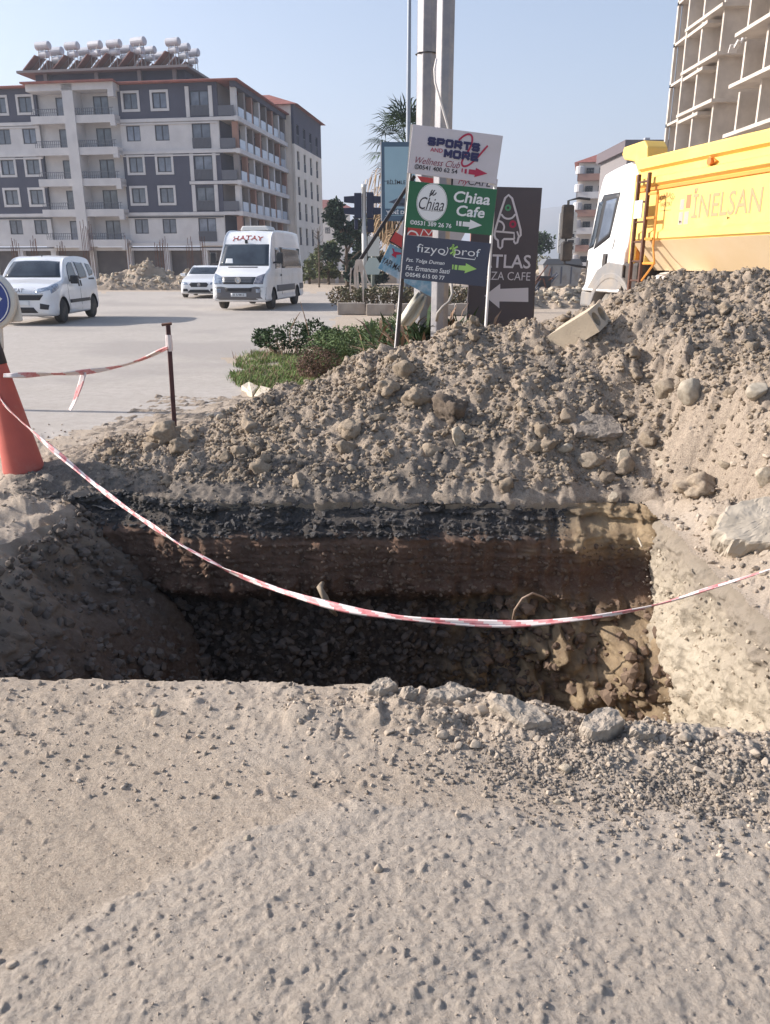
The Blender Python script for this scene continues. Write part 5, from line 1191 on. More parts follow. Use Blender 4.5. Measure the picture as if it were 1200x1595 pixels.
GLYPH = {'S': [[(1, .86), (.86, 1), (.14, 1), (0, .86), (0, .64), (.14, .5), (.86, .5), (1, .36), (1, .14), (.86, 0), (.14, 0), (0, .14)]],
         'P': [[(0, 0), (0, 1), (.86, 1), (1, .86), (1, .54), (.86, .4), (.1, .4)]], 'O': [[(.14, 0), (0, .14), (0, .86), (.14, 1), (.86, 1), (1, .86), (1, .14), (.86, 0), (.14, 0)]],
         'R': [[(0, 0), (0, 1), (.86, 1), (1, .86), (1, .54), (.86, .4), (.1, .4)], [(.55, .4), (1, 0)]], 'T': [[(0, 1), (1, 1)], [(.5, .95), (.5, 0)]],
         'M': [[(0, 0), (0, 1), (.5, .3), (1, 1), (1, 0)]], 'E': [[(1, 1), (0, 1), (0, 0), (1, 0)], [(.05, .5), (.85, .5)]]}
def block_text(p, st, a, c, hpx, wpx, m):
    """heavy extended capitals from thick strokes; a, c: left and right middle of the line"""
    k = p.Y / FPX * 0.985; (x0, z0), (x1, z1) = p.loc(*a), p.loc(*c); n = len(st); pitch = (x1 - x0) / n; w = wpx * k; h = hpx * k - w; lw = pitch * 0.93 - w; b = MB(); c_ = 0
    for i, ch in enumerate(st):
        ox = x0 + pitch * i + w / 2; oz = z0 + (z1 - z0) * (i + 0.5) / n - h / 2
        for line in GLYPH[ch]:
            P = [Vector((ox + u * lw, oz + v * h)) for u, v in line]
            for q0, q1 in zip(P[:-1], P[1:]):
                d = (q1 - q0).normalized(); e = d * w * 0.36; nn = Vector((-d.y, d.x)) * w / 2; c_ += 1; y = -0.0045 - 0.00006 * c_
                b.prism([tuple(q0 - e + nn), tuple(q1 + e + nn), tuple(q1 + e - nn), tuple(q0 - e - nn)], y - 0.001, y, 'y')
    b.build('lettering', m, p.o)
M_sw = mat('sign_white', srgb(196, 190, 195), 0.5, dirt=srgb(186, 180, 178), dscale=3)
M_sg = mat('sign_green', srgb(38, 96, 64), 0.5, col2=srgb(46, 104, 72), scale=2)
M_sn = mat('sign_slate', srgb(62, 66, 84), 0.5, col2=srgb(68, 72, 88), scale=2)
M_navy = mat('print_navy', srgb(44, 44, 84), 0.6); M_crim = mat('print_crimson', srgb(166, 40, 72), 0.6); M_mar = mat('print_maroon', srgb(130, 56, 74), 0.6)
M_pw = mat('print_white', srgb(222, 222, 222), 0.6); M_lime = mat('print_lime', srgb(164, 206, 112), 0.6); M_pdk = mat('print_dark', srgb(52, 48, 54), 0.6)
M_post = mat('black_post', srgb(40, 38, 44), 0.5, col2=srgb(58, 52, 54), scale=6); M_wpost = mat('white_post', srgb(210, 206, 204), 0.5)
base = at(619, 533, 7.56)
sg = tag(empty('direction_sign', (base.x, 7.56, 0.45)), 'leaning sign frame carrying white, green and slate cafe and club panels', 'sign')
def seg(name, p, q, Y, w, m, root, Y2=None):
    a, b = at(*p, Y), at(*q, Y2 or Y); o_ = Vector(root.location)
    return MB().tube([a - o_, b - o_], w, 4).build(name, m, root)
a = at(619, 533, 7.58); a2 = a + (a - at(643, 200, 7.58)) * 0.12
MB().tube([a2 - Vector(sg.location), at(643.5, 194, 7.58) - Vector(sg.location)], 0.022, 4).build('post', M_post, sg)
MB().tube([a2 + Vector((-0.02, -0.01, 0)) - Vector(sg.location), at(641.3, 240, 7.56) - Vector(sg.location)], 0.008, 4).build('post_lit_edge', M_wpost, sg)  # white strip added to paint the sunlit left edge of the black post
MB().tube([at(756, 520, 7.58) - Vector(sg.location), at(771, 289, 7.58) - Vector(sg.location)], 0.014, 4).build('post', M_wpost, sg)
MB().tube([at(771, 292, 7.57) - Vector(sg.location), at(768.5, 287, 7.57) - Vector(sg.location), at(762, 286.5, 7.57) - Vector(sg.location)], 0.010, 4).build('bracket', M_wpost, sg)
seg('strut', (545, 430), (646, 274), 7.60, 0.021, M_post, sg, Y2=7.62)
p = Panel('sign_panel', sg, (643.5, 193.5), (784, 211.5), (639.5, 270), 7.54, M_sw); tag(p.o, 'white sports and wellness club panel')
def c1(x, y): return (630 + x / 7.06, 185 + y / 7.06)
p.line('racket_swoosh', smooth_path([c1(*q) for q in [(600, 235), (650, 192), (705, 170), (742, 190), (746, 250), (722, 320), (688, 380), (652, 430), (632, 480), (642, 515), (672, 522), (722, 500), (800, 430), (870, 350), (918, 296)]], 4), 2.6, M_crim)
block_text(p, 'SPORTS', c1(258, 243), c1(838, 322), 11.5, 3.7, M_navy)
block_text(p, 'MORE', c1(435, 378), c1(828, 428), 11.5, 3.7, M_navy); p.text('AND', *c1(355, 345), 18, 5.4, M_crim, bold=0.015)
p.text('Wellness Club', *c1(370, 482), 65, 8.8, M_mar, shear=0.4); p.text('0541 400 62 54', *c1(375, 556), 56, 6.0, M_pdk, bold=0.02)
x, z = p.loc(*c1(139, 527)); flat('emblem', ring(x, z, 0.021, 0.016), M_pdk, p.o); p.text('C', *c1(139, 527), 3, 3.4, M_pdk, bold=0.02)
p.poly('arrow', [[c1(632, 545), c1(646, 546), c1(640, 590), c1(628, 588)], [c1(666, 552), c1(690, 554), c1(684, 604), c1(660, 601)],
                 [c1(712, 555), c1(785, 563), c1(788, 540), c1(915, 604), c1(768, 642), c1(776, 618), c1(704, 608)]], M_crim)
def c2(x, y): return (620 + x / 5, 270 + y / 5)
p = Panel('sign_panel', sg, c2(90, 58), c2(775, 125), c2(66, 420), 7.54, M_sg); tag(p.o, 'green cafe panel with round white emblem')
x, z = p.loc(*c2(265, 228)); k = 7.54 / FPX * 0.985
flat('emblem', disc(x, z, 25 * k, 32, 0.86), M_pw, p.o); flat('emblem_ring', ring(x, z, 26.3 * k, 25.5 * k, 32, 0.86), M_pw, p.o)
p.text('Chiaa', *c2(262, 238), 37, 17, M_pdk, n=2.5, shear=0.3); p.text('coffee and good mood', *c2(262, 291), 29, 2.6, M_pdk, n=2.5)
for q in ([(248, 165), (262, 150), (268, 160)], [(262, 168), (280, 140), (290, 132)], [(270, 172), (290, 165), (300, 150)], [(255, 150), (266, 135), (270, 128)], [(244, 180), (262, 165), (280, 150)]):
    p.line('leaf_print', [c2(*v) for v in q], 1.7, M_pdk, n=2)
p.text('Chiaa', *c2(578, 192), 54, 15.5, M_pw, bold=0.022, shear=0.12); p.text('Cafe', *c2(567, 298), 42, 15, M_pw, bold=0.022, shear=0.12)
p.text('0531 389 26 76', *c2(273, 397), 55.5, 6.2, M_pw, bold=0.02); x, z = p.loc(*c2(112, 381)); flat('emblem', ring(x, z, 0.019, 0.014), M_pw, p.o); p.text('C', *c2(112, 381), 3, 3.4, M_pw, bold=0.02)
def arrow(p, M, f, x0, x1, yc):
    p.poly('arrow', [[f(x0, yc - 20), f(x0 + 11, yc - 19), f(x0 + 8, yc + 18), f(x0 - 2, yc + 17)], [f(x0 + 20, yc - 18), f(x0 + 40, yc - 16), f(x0 + 37, yc + 22), f(x0 + 17, yc + 20)],
                     [f(x0 + 50, yc - 14), f(x0 + 104, yc - 10), f(x0 + 106, yc - 30), f(x1, yc + 15), f(x0 + 94, yc + 48), f(x0 + 100, yc + 28), f(x0 + 46, yc + 22)]], M)
arrow(p, M_pw, c2, 457, 655, 390)
p = Panel('sign_panel', sg, c2(58, 480), c2(726, 545), c2(27, 820), 7.54, M_sn); tag(p.o, 'slate physiotherapy panel with lime arrow')
p.text('fizyo', *c2(258, 600), 43, 15.5, M_pw, bold=-0.004); p.text('prof', *c2(540, 622), 39, 15, M_pw, bold=-0.004)
for q in ([(405, 590), (425, 575), (435, 562)], [(420, 578), (440, 585), (466, 570)], [(428, 590), (432, 610), (408, 626)], [(434, 596), (444, 616), (430, 640)]): p.line('runner_print', [c2(*v) for v in q], 2.6, M_lime, n=1.5)
p.poly('runner_print', [[c2(432 + 9 * math.cos(t), 560 + 9 * math.sin(t)) for t in np.linspace(0, 6.0, 9)]], M_lime, n=1.5)
p.line('underline', [c2(448, 655), c2(600, 672), c2(604, 655)], 1.2, M_pw); p.line('swoosh', smooth_path([c2(330, 628), c2(370, 636), c2(390, 600), c2(385, 575)], 4), 1.2, M_pw)
p.text('Fzt. Tolga Duman', *c2(214, 690), 58, 6.8, M_pw, shear=0.2, bold=0.012); p.text('Fzt. Ermancan Saati', *c2(234, 748), 67, 7.0, M_pw, shear=0.2, bold=0.012)
p.text('0545 615 00 77', *c2(228, 802), 53, 6.0, M_pw, bold=0.02); x, z = p.loc(*c2(73, 787)); flat('emblem', ring(x, z, 0.019, 0.014), M_pw, p.o); p.text('C', *c2(73, 787), 3, 3.4, M_pw, bold=0.02)
arrow(p, M_lime, c2, 424, 614, 730)
# cloth strips tied to the strut
o_ = at(560, 418, 7.6); rg_ = tag(empty('cloth_strips', o_), 'pale torn cloth strips hanging from the black strut of the leaning sign', 'cloth')
M_rag = mat('pale_rag', srgb(206, 192, 180), 0.9, col2=srgb(184, 166, 152), scale=8)
def ribbon(pts, w, m, name, root, nrm=Vector((0, 1, 0))):
    """soft strip with thickness"""
    b = MB(); L = []; pts = [Vector(q) for q in pts]
    for i, q in enumerate(pts):
        t = (pts[min(i + 1, len(pts) - 1)] - pts[max(i - 1, 0)]).normalized(); s_ = t.cross(nrm).normalized(); ww = w if not isinstance(w, list) else w[i]
        L.append((q - s_ * ww, q + s_ * ww * 1.0))
    vs = []
    for a, c in L: vs += [a - nrm * 0.003, c - nrm * 0.003, c + nrm * 0.003, a + nrm * 0.003]
    fs = [(4 * i + k, 4 * i + (k + 1) % 4, 4 * i + 4 + (k + 1) % 4, 4 * i + 4 + k) for i in range(len(L) - 1) for k in range(4)] + [(0, 1, 2, 3), (4 * len(L) - 1, 4 * len(L) - 2, 4 * len(L) - 3, 4 * len(L) - 4)]
    return b.add(vs, fs).build(name, m, root)
for pts, w in (([(556, 406), (553, 425), (554, 447)], 0.012), ([(557, 404), (557, 425), (558, 450), (553, 446)], 0.009), ([(560, 404), (563, 420), (566, 445), (566, 470)], [0.014, 0.012, 0.010, 0.005]),
               ([(547, 417), (546, 440), (546, 455)], 0.006), ([(561, 404), (563, 418), (562, 424)], 0.022), ([(562, 405), (570, 425), (573, 436), (580, 446)], 0.005)):
    ribbon([at(x_, y_, 7.57 - 0.01 * i) - o_ for i, (x_, y_) in enumerate(pts)], w, M_rag, 'strip', rg_)
# weathered boards behind
bs = tag(empty('blue_board', (at(690, 440, 9.3).x, 9.3, 0.4)), 'tilted weathered light blue builders market board behind the sign frame', 'sign')
M_sb = mat('faded_blue_board', srgb(112, 158, 184), 0.6, col2=srgb(96, 142, 172), scale=3, dirt=srgb(186, 198, 206), dscale=4.5, dcut=(0.46, 0.62))
p = Panel('board', bs, (608, 379), (692, 425), (586, 416), 9.3, M_sb)
p.text('YAPI MARKET', 618, 416, 48, 9.0, M_pdk, bold=0.012); 
p.poly('emblem', [[(611, 386), (614, 388), (615, 392), (619, 392.5), (626, 394), (626, 396), (618, 397), (617, 402), (610, 397), (613, 394)]], M_crim)
MB().box(-0.02, 0.02, 0.02, 0.06, -0.6, 0.55).build('post', M_post, bs)
rb = tag(empty('red_board', (at(684, 360, 9.26).x, 9.26, 0.4)), 'tilted red and white advertising board behind the green cafe panel', 'sign')
p = Panel('board', rb, (664, 277), (745, 327), (607, 375), 9.26, M_sw)
M_red = mat('print_red', srgb(178, 66, 66), 0.6)
p.poly('print_band', [[(608, 375), (616, 361), (700, 411), (692, 424)]], M_red); p.line('board_edge', [(607, 375), (664, 277)], 1.8, M_post); p.line('board_edge', [(607, 375.5), (689, 425)], 1.8, M_post)
p.poly('print_shape', [[(650, 274), (690, 280), (690, 288), (656, 283)]], M_red, n=2); p.poly('print_shape', [[(632, 352), (672, 356), (676, 368), (634, 366)]], M_red, n=2)
p.line('print_ring', smooth_path([(634, 366), (640, 360), (648, 362), (652, 368)], 4), 2.2, M_pw, n=3); p.line('print_ring', [(655, 368), (660, 356), (668, 366), (674, 358)], 2.0, M_pw, n=3)
MB().box(-0.02, 0.02, 0.02, 0.06, -0.5, 1.0).build('post', M_post, rb)
ws = tag(empty('white_board', (at(697, 300, 9.22).x, 9.22, 0.4)), 'white board with dark and red script mostly hidden behind the green panel', 'sign')
p = Panel('board', ws, (692, 270.5), (776, 279), (690, 316.5), 9.22, M_sw); p.line('board_edge', [(705, 272), (703, 318)], 2.4, M_post)
p.text('My', 722, 284, 15, 11, M_crim, shear=0.4); p.text('CAFE', 748, 284, 34, 10, M_pdk, shear=0.2)
MB().box(-0.02, 0.02, 0.02, 0.06, -0.5, 1.1).build('post', M_post, ws)
# dark pizza sign
pz = tag(empty('pizza_sign', (at(790, 480, 10.0).x, 10.0, 0.3)), 'tall dark brown pizza cafe sign with outlined slice and white arrow', 'sign')
M_sp = mat('sign_umber', srgb(76, 68, 72), 0.55, col2=srgb(82, 74, 78), scale=1.5)
p = Panel('board', pz, (738, 290), (845, 292.5), (730, 508), 10.0, M_sp, th=0.05)
M_pgr = mat('print_grey_white', srgb(206, 200, 204), 0.6)
sl = [(862, 168), (890, 195), (922, 310), (955, 440), (957, 482), (940, 500), (930, 540), (915, 547), (904, 530), (903, 512), (826, 512), (816, 522), (812, 572), (797, 586), (782, 572), (779, 522), (760, 506), (752, 480), (757, 445), (800, 300), (836, 192)]
p.line('slice_outline', [c2(*q) for q in sl], 3.0, M_pgr, closed=True); p.line('slice_outline', [c2(*q) for q in [(765, 452), (905, 464), (906, 512)]], 2.6, M_pgr, n=1.5)
p.line('slice_outline', smooth_path([c2(*q) for q in [(805, 318), (828, 345), (860, 354), (892, 345), (914, 318)]], 3), 2.6, M_pgr, n=1.5)
p.line('slice_outline', smooth_path([c2(*q) for q in [(783, 370), (812, 383), (828, 415), (818, 455)]], 3), 2.6, M_pgr, n=1.5); p.line('slice_outline', [c2(*q) for q in [(928, 452), (945, 500)]], 2.2, M_pgr, n=1.5)
k = 10.0 / FPX; x, z = p.loc(*c2(858, 268)); flat('pepper_print', ring(x, z, 4.4 * k, 2.0 * k), mat('print_green', srgb(84, 150, 110), 0.6), p.o); x, z = p.loc(*c2(895, 396)); flat('tomato_print', ring(x, z, 5.2 * k, 2.4 * k), M_crim, p.o)
p.text('ATLAS', *c2(838, 685), 76, 19.5, M_pgr, bold=0.012); p.text('PIZZA CAFE', *c2(826, 799), 80, 12, M_pgr, bold=-0.004)
def c3(x, y): return (600 + x / 4.615, 430 + y / 4.615)
p.poly('arrow', [[c3(714, 142), c3(828, 55), c3(828, 92), c3(1030, 84), c3(1030, 186), c3(822, 182), c3(822, 232)]], M_pgr)
lp = Vector(pz.location)
MB().tube([at(736, 330, 10.03) - lp, at(733, 520, 10.03) - lp], 0.024, 6).build('post', mat('faded_red_post', srgb(160, 116, 104), 0.8, col2=srgb(140, 100, 92), scale=5), pz)
MB().tube([at(836, 330, 10.09) - lp, at(828, 520, 10.09) - lp], 0.022, 6).build('post', M_post, pz)

# ------------------------------------------------------------------ poles
M_cpole = mat('pole_galvanised', srgb(146, 144, 148), 0.5, 0.35, col2=srgb(126, 124, 130), scale=2.2, dirt=srgb(170, 164, 158), dscale=5)
def pole(pxl, pxr, Y, label):
    a, c = at(pxl, 195, Y), at(pxr, 195, Y); x = (a.x + c.x) / 2; r_ = (c.x - a.x) / 2
    t = tag(empty('steel_pole', (x, Y, 0)), label, 'pole')
    b = MB(); oct_ = [(math.cos(R(22.5 + 45 * k)) * 1.04, math.sin(R(22.5 + 45 * k)) * 1.04) for k in range(8)]
    zs = [-0.3, 11]; rs = [r_ * 1.06, r_ * 0.86]
    b.add([(rs[i] * u, rs[i] * v, zs[i]) for i in (0, 1) for u, v in oct_], [(k, (k + 1) % 8, 8 + (k + 1) % 8, 8 + k) for k in range(8)] + [tuple(range(7, -1, -1)), tuple(range(8, 16))])
    b.build('shaft', M_cpole, t, bevel=0.008)
    return t
pr = pole(677, 705, 9.0, 'octagonal grey steel pole standing just behind the sign panels, right one of the pair')
pl_ = pole(648, 679, 9.7, 'octagonal grey steel pole with a wire band, left one of the pair')
MB().lathe([(0.128, 3.72), (0.13, 3.725), (0.128, 3.73)], 8, 'z').build('wire_band', M_post, pl_)
o_ = at(682, 120, 8.9); cb = MB().tube([at(680, 92, 8.86) - o_, at(677, 108, 8.84) - o_, at(678, 128, 8.84) - o_, at(683, 145, 8.84) - o_, at(690, 170, 8.86) - o_, at(698, 198, 8.88) - o_, at(700, 230, 8.9) - o_], 0.012, 6).build('cable', mat('white_cable', srgb(214, 208, 204), 0.6), None, True, loc=o_)
tag(cb, 'white cable hanging loose down the right steel pole', 'cable')
o_ = at(690, 470, 8.8); cb = MB().tube([at(703, 440, 8.86) - o_, at(705, 458, 8.82) - o_, at(700, 470, 8.78) - o_, at(690, 478, 8.76) - o_, at(682, 488, 8.76) - o_, at(680, 500, 8.8) - o_], 0.018, 7).build('cable', mat('grey_cable', srgb(150, 144, 138), 0.7), None, True, loc=o_)
tag(cb, 'thick grey cable looped round the foot of the right steel pole', 'cable')
t = tag(empty('lamp_mast', (at(636, 230, 30).x, 30, 0)), 'slender tapered grey lamp mast rising behind the palm', 'lamp mast')
MB().lathe([(0.10, 0), (0.085, 5), (0.05, 13), (0.045, 13.1)], 10, 'z').build('shaft', mat('mast_grey', srgb(136, 142, 152), 0.5, 0.4), t, True)
MB().lathe([(0.16, 0.0), (0.16, 0.6), (0.10, 0.65)], 10, 'z').build('base', M_rail, t); MB().tube([(0, 0, 13), (0, -0.6, 13.3), (0, -1.4, 13.35)], 0.04, 6).build('arm', M_rail, t)
MB().box(-0.12, 0.12, -1.9, -1.3, 13.28, 13.4).build('lamp_head', M_rail, t, bevel=0.02)
# blue poster case
Yb = 22.0; bc = tag(empty('poster_case', (at(630, 280, Yb).x, Yb, 0)), 'slate blue framed poster case on a post behind the signs', 'billboard')
M_case = mat('case_slate', srgb(70, 92, 112), 0.5); M_post2 = mat('poster_teal', srgb(150, 178, 190), 0.4, col2=srgb(138, 166, 180), scale=0.8)
p = Panel('case', bc, (593, 221), (671, 221), (594, 344), Yb, M_case, th=0.22)
q_ = p.poly('poster', [[(599, 228.5), (665, 228.5), (665.5, 336), (600, 336)]], M_post2)
p.poly('poster_band', [[(600, 325), (665.5, 325), (665.5, 335), (600, 335)]], M_case, n=3)
p.text('\u201cB\u0130L\u0130MLE BES', 623, 283, 44, 7, M_pdk, n=3, bold=0.01); p.text('YEN\u0130 D\u00d6NEM', 628, 330, 50, 6.5, M_pw, n=4, bold=0.02)
p.poly('cap_print', [[(605, 315), (624, 307), (642, 313), (628, 319)], [(613, 317), (634, 317), (632, 322), (615, 321)]], mat('poster_dark', srgb(72, 80, 96), 0.6), n=3)
p.line('case_edge', [(593.5, 221), (594.5, 344)], 1.2, M_wpost, n=2)
MB().box(0.55, 0.75, 0.02, 0.2, 0, 2.72).build('post', M_case, bc)
# traffic lights seen from behind
Yt = 27.0; tl = tag(empty('traffic_light', (at(568.5, 470, Yt).x, Yt, 0)), 'traffic light post seen from behind with dark twin heads and visors', 'traffic light')
M_sig = mat('signal_navy', srgb(40, 44, 66), 0.5); lt = Vector(tl.location); M_tp = mat('post_pale', srgb(190, 188, 186), 0.5, 0.2)
MB().lathe([(0.085, 0), (0.085, 2.7), (0.07, 2.72), (0.07, 3.85), (0.085, 3.86), (0.085, 3.98)], 12, 'z').build('post', M_tp, tl, True)
for sg_, x in ((-1, -0.20), (1, 0.20)):
    hd = MB().box(x - 0.12, x + 0.12, -0.10, 0.14, 2.95, 3.72).build('signal_head', M_sig, tl, bevel=0.02)
    for z in (3.50, 3.15):
        v = MB(); v.prism([(x + sg_ * 0.12, z - 0.09), (x + sg_ * 0.45, z - 0.06), (x + sg_ * 0.45, z + 0.11), (x + sg_ * 0.12, z + 0.13)], -0.09, 0.09, 'y'); v.build('visor', M_sig, hd)
MB().box(0.10, 0.32, -0.08, 0.12, 2.52, 2.93).build('signal_head', M_sig, tl, bevel=0.02); MB().box(-0.32, -0.2, -0.06, 0.1, 2.6, 2.93).build('signal_head', M_sig, tl, bevel=0.02)
MB().tube([(0.07, 0, 3.73), (0.3, 0, 3.73)], 0.02, 5).build('bracket', M_sig, tl)
sp = tag(empty('sign_post', (at(581, 440, 26.2).x, 26.2, 0)), 'grey-green post carrying two pale road sign backs beside the traffic light', 'road sign')
MB().lathe([(0.06, 0), (0.06, 2.35), (0.02, 2.36)], 10, 'z').build('post', mat('post_greygreen', srgb(122, 126, 118), 0.6), sp, True)
MB().box(-0.16, 0.22, -0.09, -0.065, 1.76, 2.36).build('sign_back', mat('sign_back_pale', srgb(196, 196, 190), 0.6), sp); 
MB().prism([(-0.2, 1.2), (0.2, 1.2), (0.3, 1.45), (0.12, 1.72), (-0.12, 1.72), (-0.26, 1.45)], -0.09, -0.065, 'y').build('sign_back', mat('sign_back_green', srgb(176, 186, 180), 0.6), sp)
po = tag(MB().lathe([(0.13, -0.2), (0.12, 3.9), (0.02, 3.95)], 10, 'z').build('post', mat('greenish_post', srgb(126, 130, 118), 0.8), None, True), 'greenish post at the left edge in front of the apartment block', 'post')
po.location = (at(1, 440, 60).x, 60, 0)
# rusty bundles of column bars at the building site
for i, (px_, n) in enumerate(((102, 6), (140, 5), (148, 4), (252, 6), (262, 4), (30, 6), (60, 5), (205, 4), (300, 5), (320, 4))):
    t = tag(empty('rebar_bundle', (at(px_, 430, 66).x, 66, 0)), 'bundle of rusty upright column bars before the apartment block, %s from the left' % ['third', 'fifth', 'sixth', 'eighth', 'ninth', 'first', 'second', 'seventh', 'tenth', 'eleventh'][i].replace('fifth', 'fourth').replace('sixth', 'fifth').replace('seventh', 'sixth').replace('eighth', 'seventh').replace('ninth', 'eighth').replace('tenth', 'ninth').replace('eleventh', 'tenth'), 'rebar', 'rusty column bars before the apartment block')
    for k in range(n): MB().tube([(0.12 * (k - n / 2), 0.1 * (k % 2), 0), (0.12 * (k - n / 2) + rnd.uniform(-.04, .04), 0.1 * (k % 2), 3.3 + rnd.uniform(-0.4, 0.5) + (1.2 if i in (1, 2) else 0))], 0.022, 5).build('bar', M_rust, t)

# ------------------------------------------------------------------ cone, sign on it, stake, barrier tape
cb_ = hit(30, 738); CX, CY = cb_.x - 0.02, cb_.y + 0.13; cz = float(surf(np.array([CX]), np.array([CY]))[0]) - 0.02
M_cone = mat('cone_red', srgb(188, 94, 82), 0.75, col2=srgb(176, 88, 78), scale=5, dirt=srgb(186, 126, 112), dscale=6, dcut=(0.55, 0.8))
ck = tag(empty('traffic_cone', (CX, CY, cz), (R(1), R(-5.5), 0)), 'tall faded red traffic cone with black collar at the left edge', 'traffic cone')
MB().lathe([(0.145, 0.0), (0.142, 0.03), (0.062, 0.80), (0.062, 0.81), (0.02, 0.81)], 28, 'z').build('body', M_cone, ck, True)
MB().lathe([(0.066, 0.79), (0.058, 0.95), (0.048, 0.99), (0.02, 0.99)], 24, 'z').build('collar', mat('cone_black', srgb(52, 50, 56), 0.7), ck, True)
ks = tag(empty('arrow_sign', (CX - 0.062, CY, cz + 0.92), (R(-3), R(-5.5), R(-2))), 'round blue keep-right arrow sign in a white rim on top of the cone', 'road sign')
M_blue = mat('sign_blue', srgb(44, 62, 128), 0.4); M_rimw = mat('sign_rim', srgb(206, 200, 190), 0.5)
MB().lathe([(0.02, -0.02), (0.19, -0.02), (0.20, -0.01), (0.20, 0.02), (0.02, 0.025)], 36, 'y', (0, 0, 0.30)).build('rim', M_rimw, ks, True)
dk = flat('face', disc(0, 0.30, 0.172, 36), M_blue, ks, y=-0.024); flat('ring', ring(0, 0.30, 0.164, 0.157, 36), M_pw, ks, y=-0.027)
flat('arrow', [[(-0.11, 0.27), (0.02, 0.27), (0.02, 0.33), (-0.11, 0.33)], [(0.02, 0.22), (0.12, 0.30), (0.02, 0.38)]], M_pw, ks, y=-0.027)
MB().prism([(-0.03, -0.04), (0.03, -0.04), (0.06, 0.14), (-0.06, 0.14)], -0.012, 0.03, 'y').build('bracket', M_rimw, ks, bevel=0.008)
MB().box(0.10, 0.20, 0.03, 0.05, 0.14, 0.34).build('back_plate', M_rimw, ks, bevel=0.01)
st = hit(272, 668); sz_ = float(surf(np.array([st.x]), np.array([st.y]))[0])
stk = tag(empty('iron_stake', (st.x, st.y, sz_ - 0.15)), 'rusty brown iron stake standing in clods left of the heap', 'stake')
tp = at(262, 506, st.y + 0.05) - Vector(stk.location)
MB().tube([(0, 0, 0), tuple(tp)], 0.024, 4).build('bar', mat('stake_brown', srgb(92, 58, 56), 0.8, col2=srgb(70, 44, 44), scale=9), stk)
MB().tube([tuple(tp - Vector((0.05, 0, 0.0))), tuple(tp + Vector((0.03, 0, 0.01)))], 0.012, 4).build('cap', M_lad, stk)
MB().lathe([(0.026, -0.07), (0.029, -0.03), (0.027, 0.04), (0.025, 0.06)], 8, 'z', tuple(tp * 0.86)).build('tape_wrap', mat('tape_white', srgb(222, 208, 204), 0.5), stk)
M_tw = mat('tape_white', srgb(222, 208, 204), 0.5); M_tr = mat('tape_red', srgb(204, 112, 116), 0.5, col2=srgb(216, 160, 158), scale=30)
def tape(pts, name, label, w0, w1, twist, seed, stripe=0.11):
    P = cat_up(np.array([tuple(at(x, y, Y)) for x, y, Y in pts]), 26); r_ = np.random.default_rng(seed)
    o_ = Vector(P[0]); V_, F_, MI = [], [], []; L = np.concatenate([[0], np.cumsum(np.linalg.norm(np.diff(P, axis=0), axis=1))]); N = len(P)
    for i in range(N):
        t = P[min(i + 1, N - 1)] - P[max(i - 1, 0)]; t /= np.linalg.norm(t)
        a = twist * (0.9 * math.sin(L[i] * 2.3 + seed) + 0.6 * math.sin(L[i] * 5.1)) ; u = np.cross(t, [0, 1, 0]); u /= np.linalg.norm(u); v = np.cross(t, u)
        d = u * math.cos(a) + v * math.sin(a); nn = np.cross(t, d); w = w0 + (w1 - w0) * i / (N - 1); w *= 1 + 0.25 * math.sin(L[i] * 9)
        for k, (s_, h) in enumerate(((-1, 0), (-0.5, 0.35), (0, -0.15), (0.5, 0.4), (1, 0.05))):
            V_.append(P[i] - np.array(o_) + d * s_ * w / 2 + nn * h * w * (0.5 + 0.3 * math.sin(L[i] * 7 + k)) * min(1, twist))
    for i in range(N - 1):
        for k in range(4): F_.append((5 * i + k, 5 * i + k + 1, 5 * i + 6 + k, 5 * i + 5 + k)); MI.append(1 if int((L[i] + 0.02 * k) / stripe) % 2 else 0)
    me = mesh_np(name, V_, [np.array(F_)], True, MI); o = link(name, me, None, [M_tw, M_tr], loc=o_)
    sm = o.modifiers.new('Solidify', 'SOLIDIFY'); sm.thickness = 0.001
    return tag(o, label, 'barrier tape')
CYs = CY - 0.12
tape([(-6, 606, CYs + 0.05), (10, 632, CYs), (60, 680, CYs - 0.2), (150, 756, 4.75), (240, 821, 4.05), (340, 880, 3.5), (420, 914, 3.25), (520, 944, 3.0), (600, 959, 2.9), (690, 967.5, 2.82), (800, 972, 2.78),
      (900, 964, 2.72), (1000, 947, 2.68), (1100, 917, 2.63), (1200, 886, 2.6), (1330, 840, 2.6), (1500, 770, 2.65)], 'barrier_tape', 'red and white barrier tape sagging across the open pit', 0.038, 0.016, 1.0, 2, 0.075)
tape([(6, 585, CYs - 0.02), (30, 584.5, CYs), (70, 583, CYs + 0.25), (115, 581, CYs + 0.6), (170, 574, CYs + 0.95), (215, 562, CYs + 1.2), (262, 541, st.y)], 'barrier_tape', 'red and white barrier tape between the cone and the iron stake', 0.03, 0.036, 0.7, 5, 0.16)
tl_ = tape([(131, 579, CYs + 0.7), (127, 595, CYs + 0.69), (121, 612, CYs + 0.68), (115, 628, CYs + 0.68), (109, 639, CYs + 0.67)], 'tape_tail', 'loose end of barrier tape dangling left of the iron stake', 0.05, 0.035, 0.5, 7, 0.13)
# long thin shadow on the road is thrown by a post just left of the view
pz_ = tag(MB().lathe([(0.05, -0.2), (0.05, 3.3), (0.01, 3.32)], 8, 'z').build('post', M_rail, None, True), 'thin grey post at the roadside left of the cone, its shadow crossing the road', 'post')
pz_.location = (-6.2, 8.62, 0)

